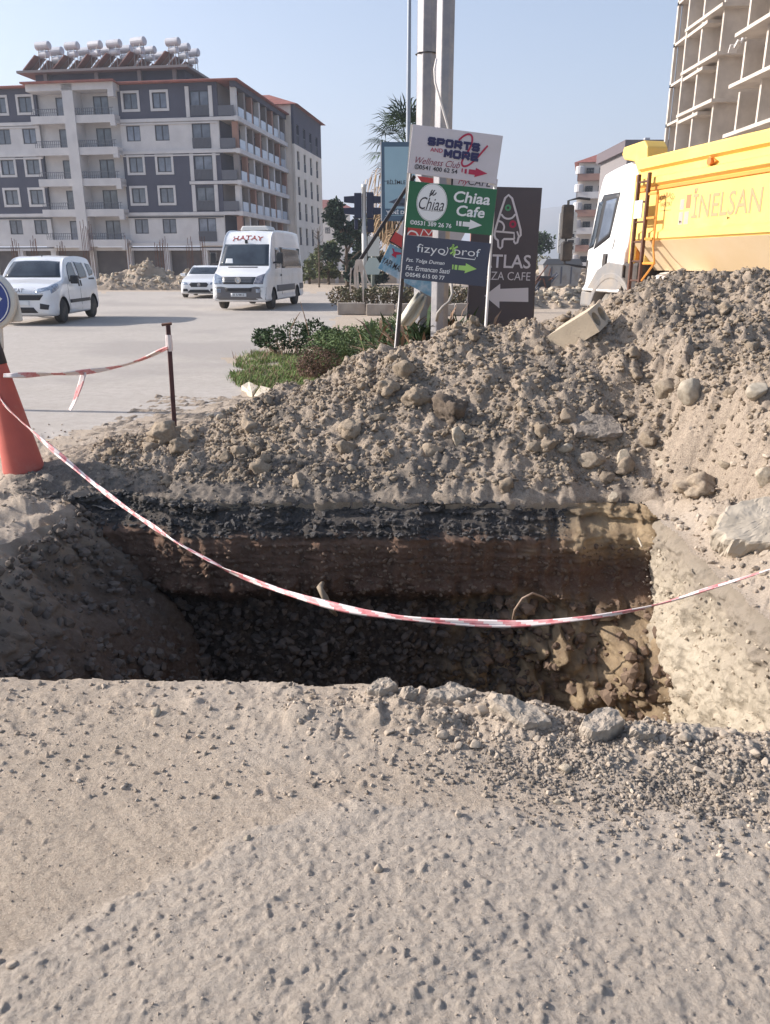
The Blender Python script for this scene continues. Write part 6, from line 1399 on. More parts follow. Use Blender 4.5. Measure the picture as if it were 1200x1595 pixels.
# ------------------------------------------------------------------ plants
def foliage_mat(name, c1_, c2_, c3_=None, scale=6):
    m = mat(name, c1_, 0.7, col2=c2_, scale=scale, spec=0.25)
    p = m.node_tree.nodes['Principled BSDF']
    try: p.inputs['Transmission Weight'].default_value = 0.0; p.inputs['Subsurface Weight'].default_value = 0.0
    except Exception: pass
    return m
def leaf_mesh(name, C, size, seed, aspect=0.55, up=0.5, droop=0.0):
    """one four-cornered leaf per point, bent along its midrib"""
    r = np.random.default_rng(seed); n = len(C); sz = size * r.uniform(0.6, 1.3, n)
    d = r.normal(size=(n, 3)); d[:, 2] = d[:, 2] * 0.6 + up - droop; d /= np.linalg.norm(d, axis=1)[:, None]
    a = r.normal(size=(n, 3)); s_ = np.cross(d, a); s_ /= np.linalg.norm(s_, axis=1)[:, None]; nn = np.cross(d, s_)
    w = (sz * aspect / 2)[:, None] * s_; l = sz[:, None] * d
    V = np.stack([C, C + l * 0.5 + w + nn * sz[:, None] * 0.12, C + l, C + l * 0.5 - w + nn * sz[:, None] * 0.12], 1).reshape(-1, 3)
    a_ = np.arange(n) * 4
    F = np.concatenate([np.stack([a_, a_ + 1, a_ + 2], -1), np.stack([a_, a_ + 2, a_ + 3], -1)])
    return mesh_np(name, V, [F])
def blob_points(n, centres, radii, seed, shell=0.55):
    """points through clumps, denser towards each clump's skin"""
    r = np.random.default_rng(seed); k = r.integers(0, len(centres), n); d = r.normal(size=(n, 3)); d /= np.linalg.norm(d, axis=1)[:, None]
    rad = (shell + (1 - shell) * r.random(n)) ** 0.7
    return np.array(centres)[k] + d * rad[:, None] * np.array(radii)[k]
M_box = foliage_mat('hedge_leaf', srgb(98, 116, 70), srgb(68, 84, 52), scale=4)
M_dkl = foliage_mat('dark_leaf', srgb(70, 90, 56), srgb(48, 64, 42), scale=5)
M_grs = foliage_mat('grass_blade', srgb(124, 144, 82), srgb(98, 120, 62), scale=2)
M_dry = mat('dry_stems', srgb(146, 118, 96), 0.9, col2=srgb(118, 94, 78), scale=6)
M_conif = foliage_mat('conifer_leaf', srgb(58, 74, 58), srgb(40, 54, 44), scale=1.2)
M_trk = mat('bark', srgb(104, 90, 76), 0.9, col2=srgb(82, 70, 60), scale=5, bump=0.4, bscale=20)
def plant(name, label, cat, centre, clumps, n, size, m, seed, stems=8, sh=0.55, group=None, up=0.5, stem_m=None, aspect=0.55, sr=0.008):
    t = tag(empty(name, centre), label, cat, group)
    r = random.Random(seed); c = Vector(centre)
    C = blob_points(n, [p for p, _ in clumps], [np.array(q) if hasattr(q, '__len__') else np.array([q, q, q]) for _, q in clumps], seed, sh)
    C = C[C[:, 2] > 0.01]
    link('foliage', leaf_mesh('foliage', C, size, seed, up=up, aspect=aspect), t, [m])
    b = MB()
    for k in range(stems):
        p, q = clumps[r.randrange(len(clumps))]
        e = Vector(p) + Vector((r.uniform(-.3, .3), r.uniform(-.3, .3), r.uniform(0, .4))) * (q[0] if hasattr(q, '__len__') else q)
        s_ = Vector((e.x * 0.5 + r.uniform(-.05, .05), e.y * 0.5, 0)); b.tube([s_, (s_ + e) / 2 + Vector((r.uniform(-.04, .04), 0, 0.03)), e], [sr, sr * 0.8, sr * 0.4], 5)
    b.build('stem', stem_m or M_dry, t)
    return t
g = G(585, 548, 0.05); r_ = random.Random(3)
cl = []
for i in range(16):
    f = i / 15; p = G(498 + (650 - 498) * f, 578 - 62 * f, 0.1) - g
    cl.append(((p.x, p.y + r_.uniform(-.1, .25), 0.30 + 0.08 * math.sin(i * 2.1)), (0.30, 0.32, 0.24 + 0.05 * math.sin(i * 1.7))))
plant('hedge', 'low clipped green hedge at the left foot of the dirt heap', 'hedge', (g.x, g.y, 0), cl, 9000, 0.05, M_box, 4, 34)
g = G(452, 560, 0.0)
plant('shrub', 'dark green leafy shrub with thin bare shoots beside the road', 'shrub', (g.x, g.y + 0.3, 0), [((-0.35, 0.5, 0.25), 0.24), ((0.0, 0.55, 0.30), 0.28), ((0.35, 0.5, 0.34), 0.26), ((0.6, 0.3, 0.25), 0.24), ((-0.6, 0.7, 0.25), 0.17), ((0.8, 0.6, 0.2), 0.2)], 3600, 0.06, M_dkl, 6, 26)
sh = tag(empty('dry_shoots', (g.x, g.y + 0.6, 0.2)), 'two long bare arching shoots above the dark shrub', 'shoots')
o_ = Vector(sh.location)
for pts in ([(452, 535), (452, 515), (460, 498), (468, 486)], [(484, 535), (479, 510), (474, 490), (468, 470)]):
    MB().tube([at(x, y, o_.y + 0.05) - o_ for x, y in pts], [0.012, 0.01, 0.008, 0.004], 5).build('shoot', M_dry, sh)
g = G(492, 590, 0.05)
plant('dry_bush', 'small dried out reddish brown bush between the grass and the hedge', 'bush', (g.x, g.y + 0.15, 0), [((0, 0, 0.25), 0.22), ((0.15, 0.1, 0.2), 0.2), ((-0.12, 0.1, 0.18), 0.18)], 1500, 0.055, mat('dried_leaf', srgb(140, 112, 96), 0.9, col2=srgb(110, 88, 76), scale=7), 8, 30, up=0.8, aspect=0.25)
# grass
def blades(name, P, h, seed, m, lean=0.35):
    r = np.random.default_rng(seed); n = len(P); hh = h * r.uniform(0.5, 1.2, n); a = r.uniform(0, 6.283, n); w = 0.006
    d = np.stack([np.cos(a), np.sin(a), np.zeros(n)], -1); s_ = np.stack([-np.sin(a), np.cos(a), np.zeros(n)], -1) * w; ln = r.uniform(0.1, lean * 2, n)[:, None] * hh[:, None] * d
    V = np.stack([P - s_, P + s_, P + s_ * 0.7 + ln * 0.4 + [0, 0, 1] * hh[:, None] * 0.6, P - s_ * 0.7 + ln * 0.4 + [0, 0, 1] * hh[:, None] * 0.6, P + ln + [0, 0, 1] * hh[:, None]], 1).reshape(-1, 3)
    k = np.arange(n) * 5
    return tag(link(name, mesh_np(name, V, [np.stack([k, k + 1, k + 2, k + 3], -1), np.stack([k + 3, k + 2, k + 4], -1)]), None, [m]), kind='stuff')
r = np.random.default_rng(12); px = r.uniform(355, 530, 16000); py = r.uniform(548, 618, 16000)
yb = np.interp(px, [355, 372, 400, 480, 530], [585, 562, 546, 556, 560]); yt = np.interp(px, [355, 370, 400, 450, 500, 530], [580, 598, 610, 614, 606, 590])
k = (py > yb + r.normal(0, 4, len(px))) & (py < yt + r.normal(0, 4, len(px)))
P = np.array([tuple(G(x, y, 0)) for x, y in zip(px[k], py[k])]); P[:, 2] = ground_z(P[:, 0], P[:, 1], False) - 0.01
k2 = fbm(P[:, 0] * 2.5, P[:, 1] * 2.5, 3, 3) > -0.28; P = P[k2]; blades('grass', P[::5] * 1, 0.10, 6, M_dry, 0.7); blades('grass', P, 0.085, 4, M_grs, 0.6)
x = r.uniform(-3, 2.2, 900); y = r.uniform(10.5, 20, 900); k = (~road_mask(x, y)) & (fbm(x * 0.7, y * 0.7, 3, 2) > 0.1)
P = np.stack([x[k], y[k], np.zeros(k.sum())], -1); blades('dry_grass', P, 0.14, 5, M_dry, 0.6)
# long-leaved plants round the poles
def spiky(name, label, centre, n, L, seed, m):
    t = tag(empty(name, centre), label, 'plant'); r = random.Random(seed); b = MB(); d_ = MB()
    for k in range(n):
        a = r.uniform(0, 6.28); e = r.uniform(0.1, 1.35); l_ = L * r.uniform(0.6, 1.1); w = 0.022
        u = Vector((math.cos(a), math.sin(a), 0)); s_ = Vector((-u.y, u.x, 0)) * w; o_ = u * r.uniform(0, 0.25) + Vector((r.uniform(-.5, .5), r.uniform(-.15, .15), r.uniform(0, 0.35)))
        p1 = o_ + u * l_ * 0.5 * math.cos(e) + Vector((0, 0, l_ * 0.55 * math.sin(e))); p2 = o_ + u * l_ * math.cos(e) + Vector((0, 0, l_ * math.sin(e) * 0.75))
        q = d_ if r.random() < 0.25 else b
        q.add([o_ - s_ * 0.5, o_ + s_ * 0.5, p1 + s_, p1 - s_, p2], [(0, 1, 2, 3), (3, 2, 4)])
    b.build('leaf_mass', m, t); d_.build('dry_leaf_mass', M_dry, t)
g = at(690, 500, 9.4); spiky('long_leaved_plant', 'dark long-leaved plant crowding the foot of the steel poles', (g.x - 0.02, 9.35, 0.35), 420, 0.55, 3, M_dkl)
g = at(640, 470, 10.2); spiky('long_leaved_plant', 'long-leaved plant under the tilted blue board', (g.x, 10.2, 0.25), 260, 0.5, 8, M_box)
tb = at(648, 480, 8.5); tr_ = empty('white_sheet', (tb.x, 8.5, tb.z)); tag(tr_, 'off-white plastic sheet draped down behind the sign post', 'sheet')
b = MB(); L1 = [(652, 455), (640, 468), (628, 486), (616, 505)]; L2 = [(666, 462), (660, 478), (652, 494), (640, 508)]; vs = []
for i in range(4):
    for k_ in range(7):
        f = k_ / 6; p = (L1[i][0] + (L2[i][0] - L1[i][0]) * f, L1[i][1] + (L2[i][1] - L1[i][1]) * f); vs.append(at(*p, 8.45 + 0.06 * math.sin(k_ * 2.0 + i * 0.5)) - Vector(tr_.location))
b.add(vs, [(i * 7 + k_, i * 7 + k_ + 1, i * 7 + k_ + 8, i * 7 + k_ + 7) for i in range(3) for k_ in range(6)])
o = b.build('sheet', mat('offwhite_sheet', srgb(206, 200, 184), 0.6, col2=srgb(186, 180, 166), scale=6), tr_, True); o.modifiers.new('Solidify', 'SOLIDIFY').thickness = 0.01
# traffic island: concrete kerb blocks with a brown-green hedge
M_kerb = mat('kerb_concrete', srgb(170, 158, 146), 0.9, col2=srgb(150, 138, 128), scale=3)
isl = tag(empty('kerbed_island', (G(575, 488).x, 24.6, 0)), 'low concrete kerb blocks edging the planted traffic island', 'kerb')
x0 = G(528, 488).x
for k in range(6):
    a = x0 - isl.location.x + 0.92 * k
    MB().box(a, a + 0.88, (0.5 - 0.35 * k if k < 2 else -0.1 + 0.03 * k), (0.75 - 0.35 * k if k < 2 else 0.15 + 0.03 * k), 0, 0.36 - 0.02 * (k % 2)).build('kerb_block', M_kerb, isl, bevel=0.02)
g = G(570, 478)
plant('hedge', 'brownish dusty hedge planted inside the kerbed traffic island', 'hedge', (g.x, 26.0, 0), [((-0.75 + 0.42 * k, 0.12 * (k % 3), 0.52 + 0.05 * math.sin(k * 2.3)), (0.42, 0.7, 0.30)) for k in range(12)], 5200, 0.10, foliage_mat('dusty_hedge_leaf', srgb(96, 98, 72), srgb(110, 90, 74), scale=2), 14, 30, sr=0.015)
# trees across the road
def tree(name, label, loc, h, r0, n, size, m, seed, trunk_h=0.3, squash=(1, 1, 1), group=None):
    t = tag(empty(name, loc), label, 'tree', group); r = random.Random(seed); cl = []
    b = MB(); b.tube([(0, 0, 0), (0.1 * r.uniform(-1, 1), 0, h * 0.35), (0.15 * r.uniform(-1, 1), 0.1, h * 0.75)], [0.05 * r0 + 0.06, 0.04 * r0 + 0.03, 0.02], 7)
    for k in range(16):
        f = r.uniform(trunk_h, 0.96); a = r.uniform(0, 6.28); rr_ = r0 * (1.0 - 0.55 * abs(f - 0.45) / 0.55) * r.uniform(0.45, 0.85)
        p = Vector((math.cos(a) * rr_ * squash[0], math.sin(a) * rr_ * squash[1], h * f)); cl.append((tuple(p), r0 * r.uniform(0.22, 0.42)))
        b.tube([(0, 0, h * f * 0.6), p * 0.6 + Vector((0, 0, h * f * 0.25)), p], [0.05, 0.035, 0.01], 5)
    b.build('trunk', M_trk, t); C = blob_points(n, [p for p, _ in cl], [np.array([q, q, q * 0.75]) for _, q in cl], seed, 0.25)
    link('crown', leaf_mesh('crown', C, size, seed, up=0.15), t, [m])
tree('dark_tree', 'dense dark green tree across the road left of the traffic light', (at(541, 420, 58).x, 58, 0), 5.6, 2.0, 9000, 0.30, M_conif, 3, 0.12)
tree('dark_tree', 'broad dark green tree directly behind the traffic light', (at(580, 420, 62).x, 62, 0), 4.9, 2.4, 8000, 0.30, M_conif, 5, 0.12)
tree('small_tree', 'olive green bushy young tree beside the cream end of the apartment block', (at(512, 430, 64).x, 64, 0), 3.2, 1.3, 2600, 0.26, foliage_mat('olive_leaf', srgb(112, 118, 78), srgb(84, 92, 62), scale=1.5), 7, 0.2)
tree('small_tree', 'low pale green bush by the garden wall across the road', (at(482, 430, 66).x, 66, 0), 2.4, 1.2, 2000, 0.24, foliage_mat('pale_leaf', srgb(124, 130, 92), srgb(98, 104, 74), scale=1.5), 9, 0.15)
bt = tag(empty('bare_tree', (at(497, 430, 56).x, 56, 0)), 'thin nearly bare sapling with fine twigs across the road', 'tree')
b = MB(); b.tube([(0, 0, 0), (0.05, 0, 1.8), (-0.03, 0, 3.9)], [0.07, 0.05, 0.015], 6); b.build('trunk', M_trk, bt); b = MB(); r_ = random.Random(4)
for k in range(46):
    z = r_.uniform(0.9, 3.6); a = r_.uniform(0, 6.28); l_ = r_.uniform(0.3, 0.8); b.tube([(0, 0, z), (l_ * .5 * math.cos(a), l_ * .5 * math.sin(a), z + l_ * .35), (l_ * .7 * math.cos(a), l_ * .7 * math.sin(a), z + l_ * 0.9)], [0.016, 0.01, 0.004], 4)
b.build('crown', M_trk, bt)
gw = tag(empty('garden_wall', (at(480, 440, 68).x, 68, 0)), 'pale low garden wall with posts across the road', 'wall')
for k in range(5): MB().box(2.6 * k, 2.6 * k + 2.3, 0, 0.2, 0, 0.75).build('wall_panel', M_kerb, gw); MB().box(2.6 * k - 0.3, 2.6 * k, -0.05, 0.25, 0, 1.9 if k < 2 else 1.0).build('wall_post', M_white, gw)
# fan palm behind the poster case
Yp = 36.0; pc = at(633, 222, Yp); pt = tag(empty('palm_tree', (pc.x, Yp, 0)), 'fan palm with a shaggy skirt of dead fronds behind the poster case', 'palm')
b = MB(); b.tube([(0, 0, 0), (0, 0, 3), (0, 0, pc.z - 0.2)], [0.28, 0.24, 0.22], 10); b.build('trunk', M_trk, pt)
def fan(b, base, d, R0, r, droop=0.25, nb=13):
    d = d.normalized(); s_ = d.cross(Vector((0, 0, 1))); s_ = s_.normalized() if s_.length > 0.01 else Vector((1, 0, 0)); n_ = s_.cross(d)
    hub = base + d * R0 * 0.7; b.tube([base, base + d * R0 * 0.4 + Vector((0, 0, 0.04)), hub], [0.02, 0.015, 0.012], 4)
    for k in range(nb):
        a = R(-85 + 170 * k / (nb - 1)); v = d * math.cos(a) + s_ * math.sin(a); l_ = R0 * 0.75 * (0.75 + 0.25 * math.cos(a)) * r.uniform(0.85, 1.1); w = (d * -math.sin(a) + s_ * math.cos(a)) * 0.03
        m_ = hub + v * l_ * 0.6; e = hub + v * l_ - Vector((0, 0, droop * l_ * r.uniform(0.6, 1.4)))
        b.add([hub - w * 0.3, hub + w * 0.3, m_ + w, m_ - w, e], [(0, 1, 2, 3), (3, 2, 4)])
r_ = random.Random(9); top = Vector((0, 0, pc.z))
for k in range(38):
    a = k * 2.399; el = R(78 - 100 * k / 38); b = MB(); fan(b, top + Vector((0, 0, -0.012 * k)), Vector((math.cos(a) * math.cos(el), math.sin(a) * math.cos(el), math.sin(el))), 1.5, r_); b.build('frond', M_conif if k % 3 else M_dkl, pt)
M_deadf = mat('dead_frond', srgb(168, 142, 110), 0.9, col2=srgb(140, 114, 88), scale=3)
for k in range(40):
    a = k * 2.399; zz = pc.z - 0.5 - 3.3 * k / 40; b = MB(); fan(b, Vector((0.2 * math.cos(a), 0.2 * math.sin(a), zz)), Vector((math.cos(a), math.sin(a), -0.35 - 0.02 * k)), 1.5 if k < 30 else 1.0, r_, 0.9, 9); b.build('dead_frond', M_deadf, pt)
tree('small_tree', 'rounded green tree low on the right horizon beyond the truck', (at(868, 410, 120).x - 3, 120, 0), 5.5, 3.2, 2600, 0.5, M_dkl, 21, 0.2)
plant('bush', 'dusty bush beside the fuel price totem', 'bush', (at(846, 420, 75).x, 75, 0), [((0, 0, 1.2), 1.1), ((1.0, 0, 0.9), 0.9), ((-0.9, 0.3, 0.8), 0.8)], 1800, 0.2, foliage_mat('khaki_leaf', srgb(120, 116, 84), srgb(92, 92, 66), scale=1.5), 24, 10, sr=0.03)

# ------------------------------------------------------------------ far rubble heaps and site clutter
def heap(name, label, cx, cy, L, W, Hh, seed, m=None, cat='rubble heap', n=500):
    t = tag(empty(name, (cx, cy, 0)), label, cat)
    X, T = np.meshgrid(np.linspace(-1, 1, 110), np.linspace(-1, 1, 60)); e = np.clip(1 - X ** 2, 0, 1) ** 0.6 * np.clip(1 - T ** 2, 0, 1)
    Z = Hh * e * (0.72 + 0.5 * fbm(X * 2.2 + seed, T * 1.2, 0, 3)) + e ** 0.3 * (0.22 * fbm(X * L * 0.8, T * W, seed, 4) + 0.5 * lumps(X * L / 2, T * W / 2, 0.42, 0.15, 0.45, 0.7, seed)) - 0.05
    V = np.stack([X * L / 2, T * W / 2, Z], -1).reshape(-1, 3)
    link('earth', mesh_np('earth', V, [grid_faces(*X.shape)], True), t, [m or M_mound])
    r = np.random.default_rng(seed); k = r.integers(0, len(V), n); P = V[k]; P = P[P[:, 2] > 0.05]
    o = scatter('rubble', P, 0.06 + 0.2 * r.random(len(P)) ** 2.5, M_pale, sub=1, seed=seed, rough=0.2, cuts=8); o.parent = t; o['kind'] = 'stuff'
g = G(238, 452); heap('rubble_heap', 'long heap of pale building rubble before the apartment block', g.x, 51.5, 8.4, 3.4, 1.75, 61)
g = G(868, 468); heap('rubble_heap', 'low heap of dug earth and stones between the pizza sign and the truck', at(862, 460, 30).x, 30, 5.5, 3.0, 0.75, 67)
heap('rubble_heap', 'scattered grey spoil heap under the fuel price totem', at(865, 440, 56).x, 56, 8, 3.5, 1.2, 71)
sk = tag(empty('waste_skip', (at(872, 420, 50).x, 50, 0)), 'grey metal waste container below the fuel price totem', 'container')
MB().prism([(-1.0, 0.25), (1.0, 0.25), (1.2, 1.5), (-1.2, 1.5)], -0.8, 0.8, 'y').build('body', mat('skip_grey', srgb(150, 148, 146), 0.6, 0.2, dirt=srgb(120, 104, 92), dscale=2), sk, bevel=0.03)
MB().prism([(-1.25, 1.5), (1.25, 1.5), (1.0, 1.85), (-1.0, 1.85)], -0.85, 0.85, 'y').build('lid', mat('skip_lid', srgb(104, 106, 110), 0.6), sk, bevel=0.03)
for x in (-0.8, 0.8): MB().lathe([(0.13, -0.05), (0.13, 0.05)], 12, 'y', (x, -0.7, 0.13)).build('wheel', M_tyre, sk)
for k in range(3): MB().box(-0.7 + 0.6 * k, -0.62 + 0.6 * k, -0.84, -0.8, 0.4, 1.4).build('rib', M_rail, sk)
mc = tag(empty('site_scraps', (at(848, 425, 46).x, 46, 0)), 'tangle of dark scrap metal bars and boards beside the waste container', 'scrap')
for k in range(9): MB().tube([(rnd.uniform(-1, 0.2), rnd.uniform(-.4, .4), 0.05), (rnd.uniform(-0.3, 1.0), rnd.uniform(-.4, .4), rnd.uniform(0.5, 1.7))], rnd.uniform(0.03, 0.07), 5).build('bar', M_rail if k % 2 else M_rust, mc)
MB().box(-0.5, 0.4, -0.2, 0.3, 0.3, 0.9).build('machine_box', M_dpl, mc, bevel=0.05)

# ------------------------------------------------------------------ single stones, slabs and blocks one can point at
def single(kind, px, py, wpx, label, m, seed, squash=(1, 0.8, 0.7), cuts=7, rough=0.15, rot=(0, 0, 0), sink=0.35, cat=None, sub=4):
    p = hit(px, py); k = (p - Vector((0, 0, EYE))).length / FPX; s_ = wpx * k / 2 / squash[0]
    me = rock_mesh(kind, seed, sub=sub, rough=rough, cuts=cuts, squash=squash)
    o = link(kind, me, None, [m]); o.location = (p.x, p.y, p.z + s_ * squash[2] * (0.6 - sink)); o.scale = (s_,) * 3; o.rotation_euler = rot
    return tag(o, label, cat or kind)
M_wet = mat('grey_boulder', srgb(178, 167, 151), 0.95, col2=srgb(156, 145, 130), scale=3, spec=0.15, bump=0.5, bscale=14)
single('boulder', 1074, 622, 36, 'smooth pale grey boulder right of centre on the heap', M_wet, 701, (1, 0.8, 1.15), 6, 0.08, sink=0.1)
single('stone', 1042, 612, 46, 'wide brown stone touching the left side of the pale grey boulder', M_stone, 702, (1, 0.7, 0.75), 7)
single('boulder', 1180, 616, 34, 'pale boulder at the right edge of the picture on the heap', M_wet, 703, (1, 0.8, 0.8), 6, 0.1)
single('stone', 1190, 752, 26, 'pale angular stone at the far right above the concrete slab', M_pale, 704, (0.8, 0.8, 1.0), 9)
single('stone', 712, 692, 26, 'pale upright angular stone low in the middle of the heap', M_pale, 705, (0.8, 0.7, 1.1), 9, sink=0.15)
single('stone', 926, 722, 46, 'broad buff stone in the lower right part of the heap', M_stone, 706, (1, 0.7, 0.62), 8)
single('stone', 970, 716, 28, 'split rounded stone just right of the broad buff stone', M_pale, 707, (1, 0.8, 0.9), 5)
single('stone', 1030, 722, 28, 'flat white flake of stone lying tilted on the heap', M_pale, 708, (1, 0.6, 0.25), 9, rot=(0.3, -0.4, 0))
single('stone', 955, 778, 16, 'small egg-shaped pale pebble under the split stone', M_pale, 709, (0.85, 0.8, 1.0), 3)
single('stone', 878, 704, 28, 'grey cobble left of the broad buff stone', M_wet, 710, (1, 0.8, 0.75), 6)
single('stone', 834, 700, 26, 'dark grey cobble further left beside the grey cobble', M_stone, 711, (1, 0.8, 0.7), 6)
single('stone', 1120, 822, 38, 'rounded brown stone lying above the concrete slab near the right edge', M_stone, 712, (1, 0.8, 0.75), 4, 0.12)
single('clod', 700, 650, 54, 'large dark crumbling clod with hollows in the middle of the heap', mat('dark_clod', srgb(116, 102, 88), 0.95, col2=srgb(92, 80, 70), scale=8, bump=0.9, bscale=20), 713, (1, 0.9, 0.9), 1, 0.6)
single('clod', 546, 676, 34, 'tan flat-topped clod above the pit on the left slope', M_clod, 714, (1, 0.8, 0.75), 4, 0.3)
single('stone', 590, 652, 32, 'flat buff stone on the left slope of the heap', M_stone, 715, (1, 0.7, 0.4), 7)
single('clod', 650, 625, 44, 'big rounded clod high on the left slope', M_clod, 716, (1, 0.8, 0.75), 3, 0.35)
single('clod', 605, 612, 34, 'rounded clod left of the big clod on the slope', M_clod, 717, (1, 0.9, 0.9), 3, 0.35)
single('clod', 1090, 765, 60, 'large dark cracked clod at the right foot of the heap', M_clod, 718, (1, 0.7, 0.6), 2, 0.5)
LUMP = (930, 678, 96, 0.05, 'rough grey lump of broken asphalt lying flat on the heap', mat('grey_asphalt_lump', srgb(150, 138, 126), 0.95, col2=srgb(118, 109, 100), scale=30, bump=0.9, bscale=60), 719, (0.45, 0.0, 0.1), 0.7, 1.6, 'asphalt_lump')
M_csl = mat('slab_concrete', srgb(178, 166, 150), 0.9, col2=srgb(162, 150, 134), scale=6, bump=0.3, bscale=50)
M_asl = mat('dusty_asphalt_slab', srgb(176, 163, 148), 0.95, col2=srgb(148, 136, 123), scale=26, bump=0.9, bscale=70)
def slab(px, py, wpx, th, label, m, seed, rot=(0, 0, 0), asp=0.6, lift=0.5, name='asphalt_slab'):
    """broken sheet: angular outline, rough top, crumbled edges"""
    p = hit(px, py); k = (p - Vector((0, 0, EYE))).length / FPX; R0 = wpx * k / 2; r = np.random.default_rng(seed)
    nc = 7; ca = np.sort(r.uniform(0, 6.283, nc)); ca = np.linspace(0, 6.283, nc, endpoint=False) + r.uniform(-0.3, 0.3, nc); cr = r.uniform(0.75, 1.1, nc)
    C = np.stack([np.cos(ca) * cr, np.sin(ca) * cr * asp], -1); N = 72; t = np.linspace(0, nc, N, endpoint=False); a = t.astype(int); f = (t - a)[:, None]
    O = (C[a] * (1 - f) + C[(a + 1) % nc] * f) * R0;     V = []; rings_ = [(1.0, -1), (1.03, -0.75), (1.04, -0.5), (1.03, -0.25), (0.99, -0.06), (0.95, 0.0), (0.88, 0.0), (0.8, 0.0), (0.72, 0.0), (0.64, 0.0), (0.56, 0.0), (0.48, 0.0), (0.4, 0.0), (0.32, 0.0), (0.24, 0.0), (0.16, 0.0), (0.08, 0.0)]
    for q, zz in rings_:
        P = O * q; j_ = 1 + 0.10 * fbm(O[:, 0] / R0 * 4, O[:, 1] / R0 * 4, zz * 1.7 + seed, 4) * (q > 0.9); P = P * j_[:, None]; z = zz * th + (0.012 * fbm(P[:, 0] / R0 * 2 + seed, P[:, 1] / R0 * 2, 0, 5) + 0.5 * lumps(P[:, 0] + seed, P[:, 1], 0.012, 0.15, 0.45, 0.6, seed) if zz > -1 else 0)
        V.append(np.column_stack([P, z * np.ones(N)]))
    V = np.concatenate(V + [[[0, 0, 0.0]]]); M_ = len(rings_); F = []
    for q in range(M_ - 1): F += [(q * N + i, q * N + (i + 1) % N, (q + 1) * N + (i + 1) % N, (q + 1) * N + i) for i in range(N)]
    T = [((M_ - 1) * N + i, (M_ - 1) * N + (i + 1) % N, M_ * N) for i in range(N)]
    o = link(name, mesh_np(name, V, [np.array(F), np.array(T)]), None, [m]); o.location = (p.x, p.y, p.z + th * lift); o.rotation_euler = rot
    return tag(o, label, name.replace('_', ' '))
slab(702, 1092, 84, 0.055, 'flat broken asphalt slab on the near pit edge right of centre', M_asl, 731, (0.10, 0.04, 0.2), 0.55, 0.8)
slab(806, 1122, 96, 0.06, 'tilted asphalt slab sliding into the pit, second from left on the near edge', M_asl, 732, (0.28, 0.22, -0.4), 0.5, 0.7)
slab(936, 1146, 78, 0.07, 'rough pitted asphalt lump on the near pit edge below the lit wall', M_asl, 733, (0.2, -0.1, 0.5), 0.6, 0.8)
slab(1000, 1150, 46, 0.05, 'small grey slab right of the pitted asphalt lump on the near edge', M_asl, 734, (0.3, 0.1, 0.1), 0.6, 0.7)
slab(596, 1080, 52, 0.05, 'small asphalt piece left of the flat slab on the near edge', M_asl, 735, (0.1, -0.1, 0.3), 0.6, 0.7)
slab(640, 1088, 30, 0.05, 'smallest asphalt piece touching the left side of the flat slab on the near edge', M_asl, 736, (0.2, 0.2, 0.9), 0.8, 0.7)
slab(1085, 1150, 60, 0.05, 'dusty asphalt piece on the near edge under the lit pit wall, rightmost of the row', M_asl, 737, (0.15, 0.1, 0.2), 0.6, 0.5)
for i, (px_, py_, w_, lb) in enumerate(((750, 1112, 24, 'grey angular stone between the two asphalt slabs on the near edge'), (770, 1106, 22, 'pale rounded stone leaning on the tilted asphalt slab'), (740, 1167, 24, 'pale oval pebble below the asphalt slabs'), (882, 1206, 26, 'largest pale rounded cobble lying in the gravel fan'),
                                        (715, 1165, 18, 'buff pebble left of the pale oval pebble'), (243, 1112, 20, 'lone pale flat stone on the bare ground left of the pit edge stones'), (590, 1360, 14, 'lone small upright stone on the bare foreground'), (386, 1308, 12, 'lone tiny grey stone on the left foreground'), (713, 1272, 16, 'lone flat stone below the gravel fan'),
                                        (868, 1252, 14, 'small smooth stone at the bottom of the gravel fan'), (20, 1506, 14, 'small brown stone at the lower left edge'))):
    single('stone', px_, py_, w_, lb, M_pale if i % 2 else M_grav, 740 + i, (1, 0.75, 0.6) if i != 6 else (0.8, 0.6, 1.0), 6, 0.12, rot=(0.1, 0.1, i), sink=0.15, sub=3)
slab(1185, 832, 130, 0.16, 'broken pale concrete slab leaning at the right edge beside the pit', M_csl, 720, (0.40, -0.30, 0.3), 0.7, 0.55, 'concrete_slab')
slab(*LUMP)
# clods round the stake
for i, (px_, py_, w_, lb) in enumerate(((262, 686, 50, 'largest clod at the foot of the iron stake'), (295, 690, 30, 'clod right of the iron stake foot'), (238, 692, 30, 'dark clod left of the iron stake foot'), (282, 702, 34, 'clod in front of the iron stake'))):
    single('clod', px_, py_, w_, lb, M_clod, 760 + i, (1, 0.8, 0.75), 3, 0.4, sink=0.2)
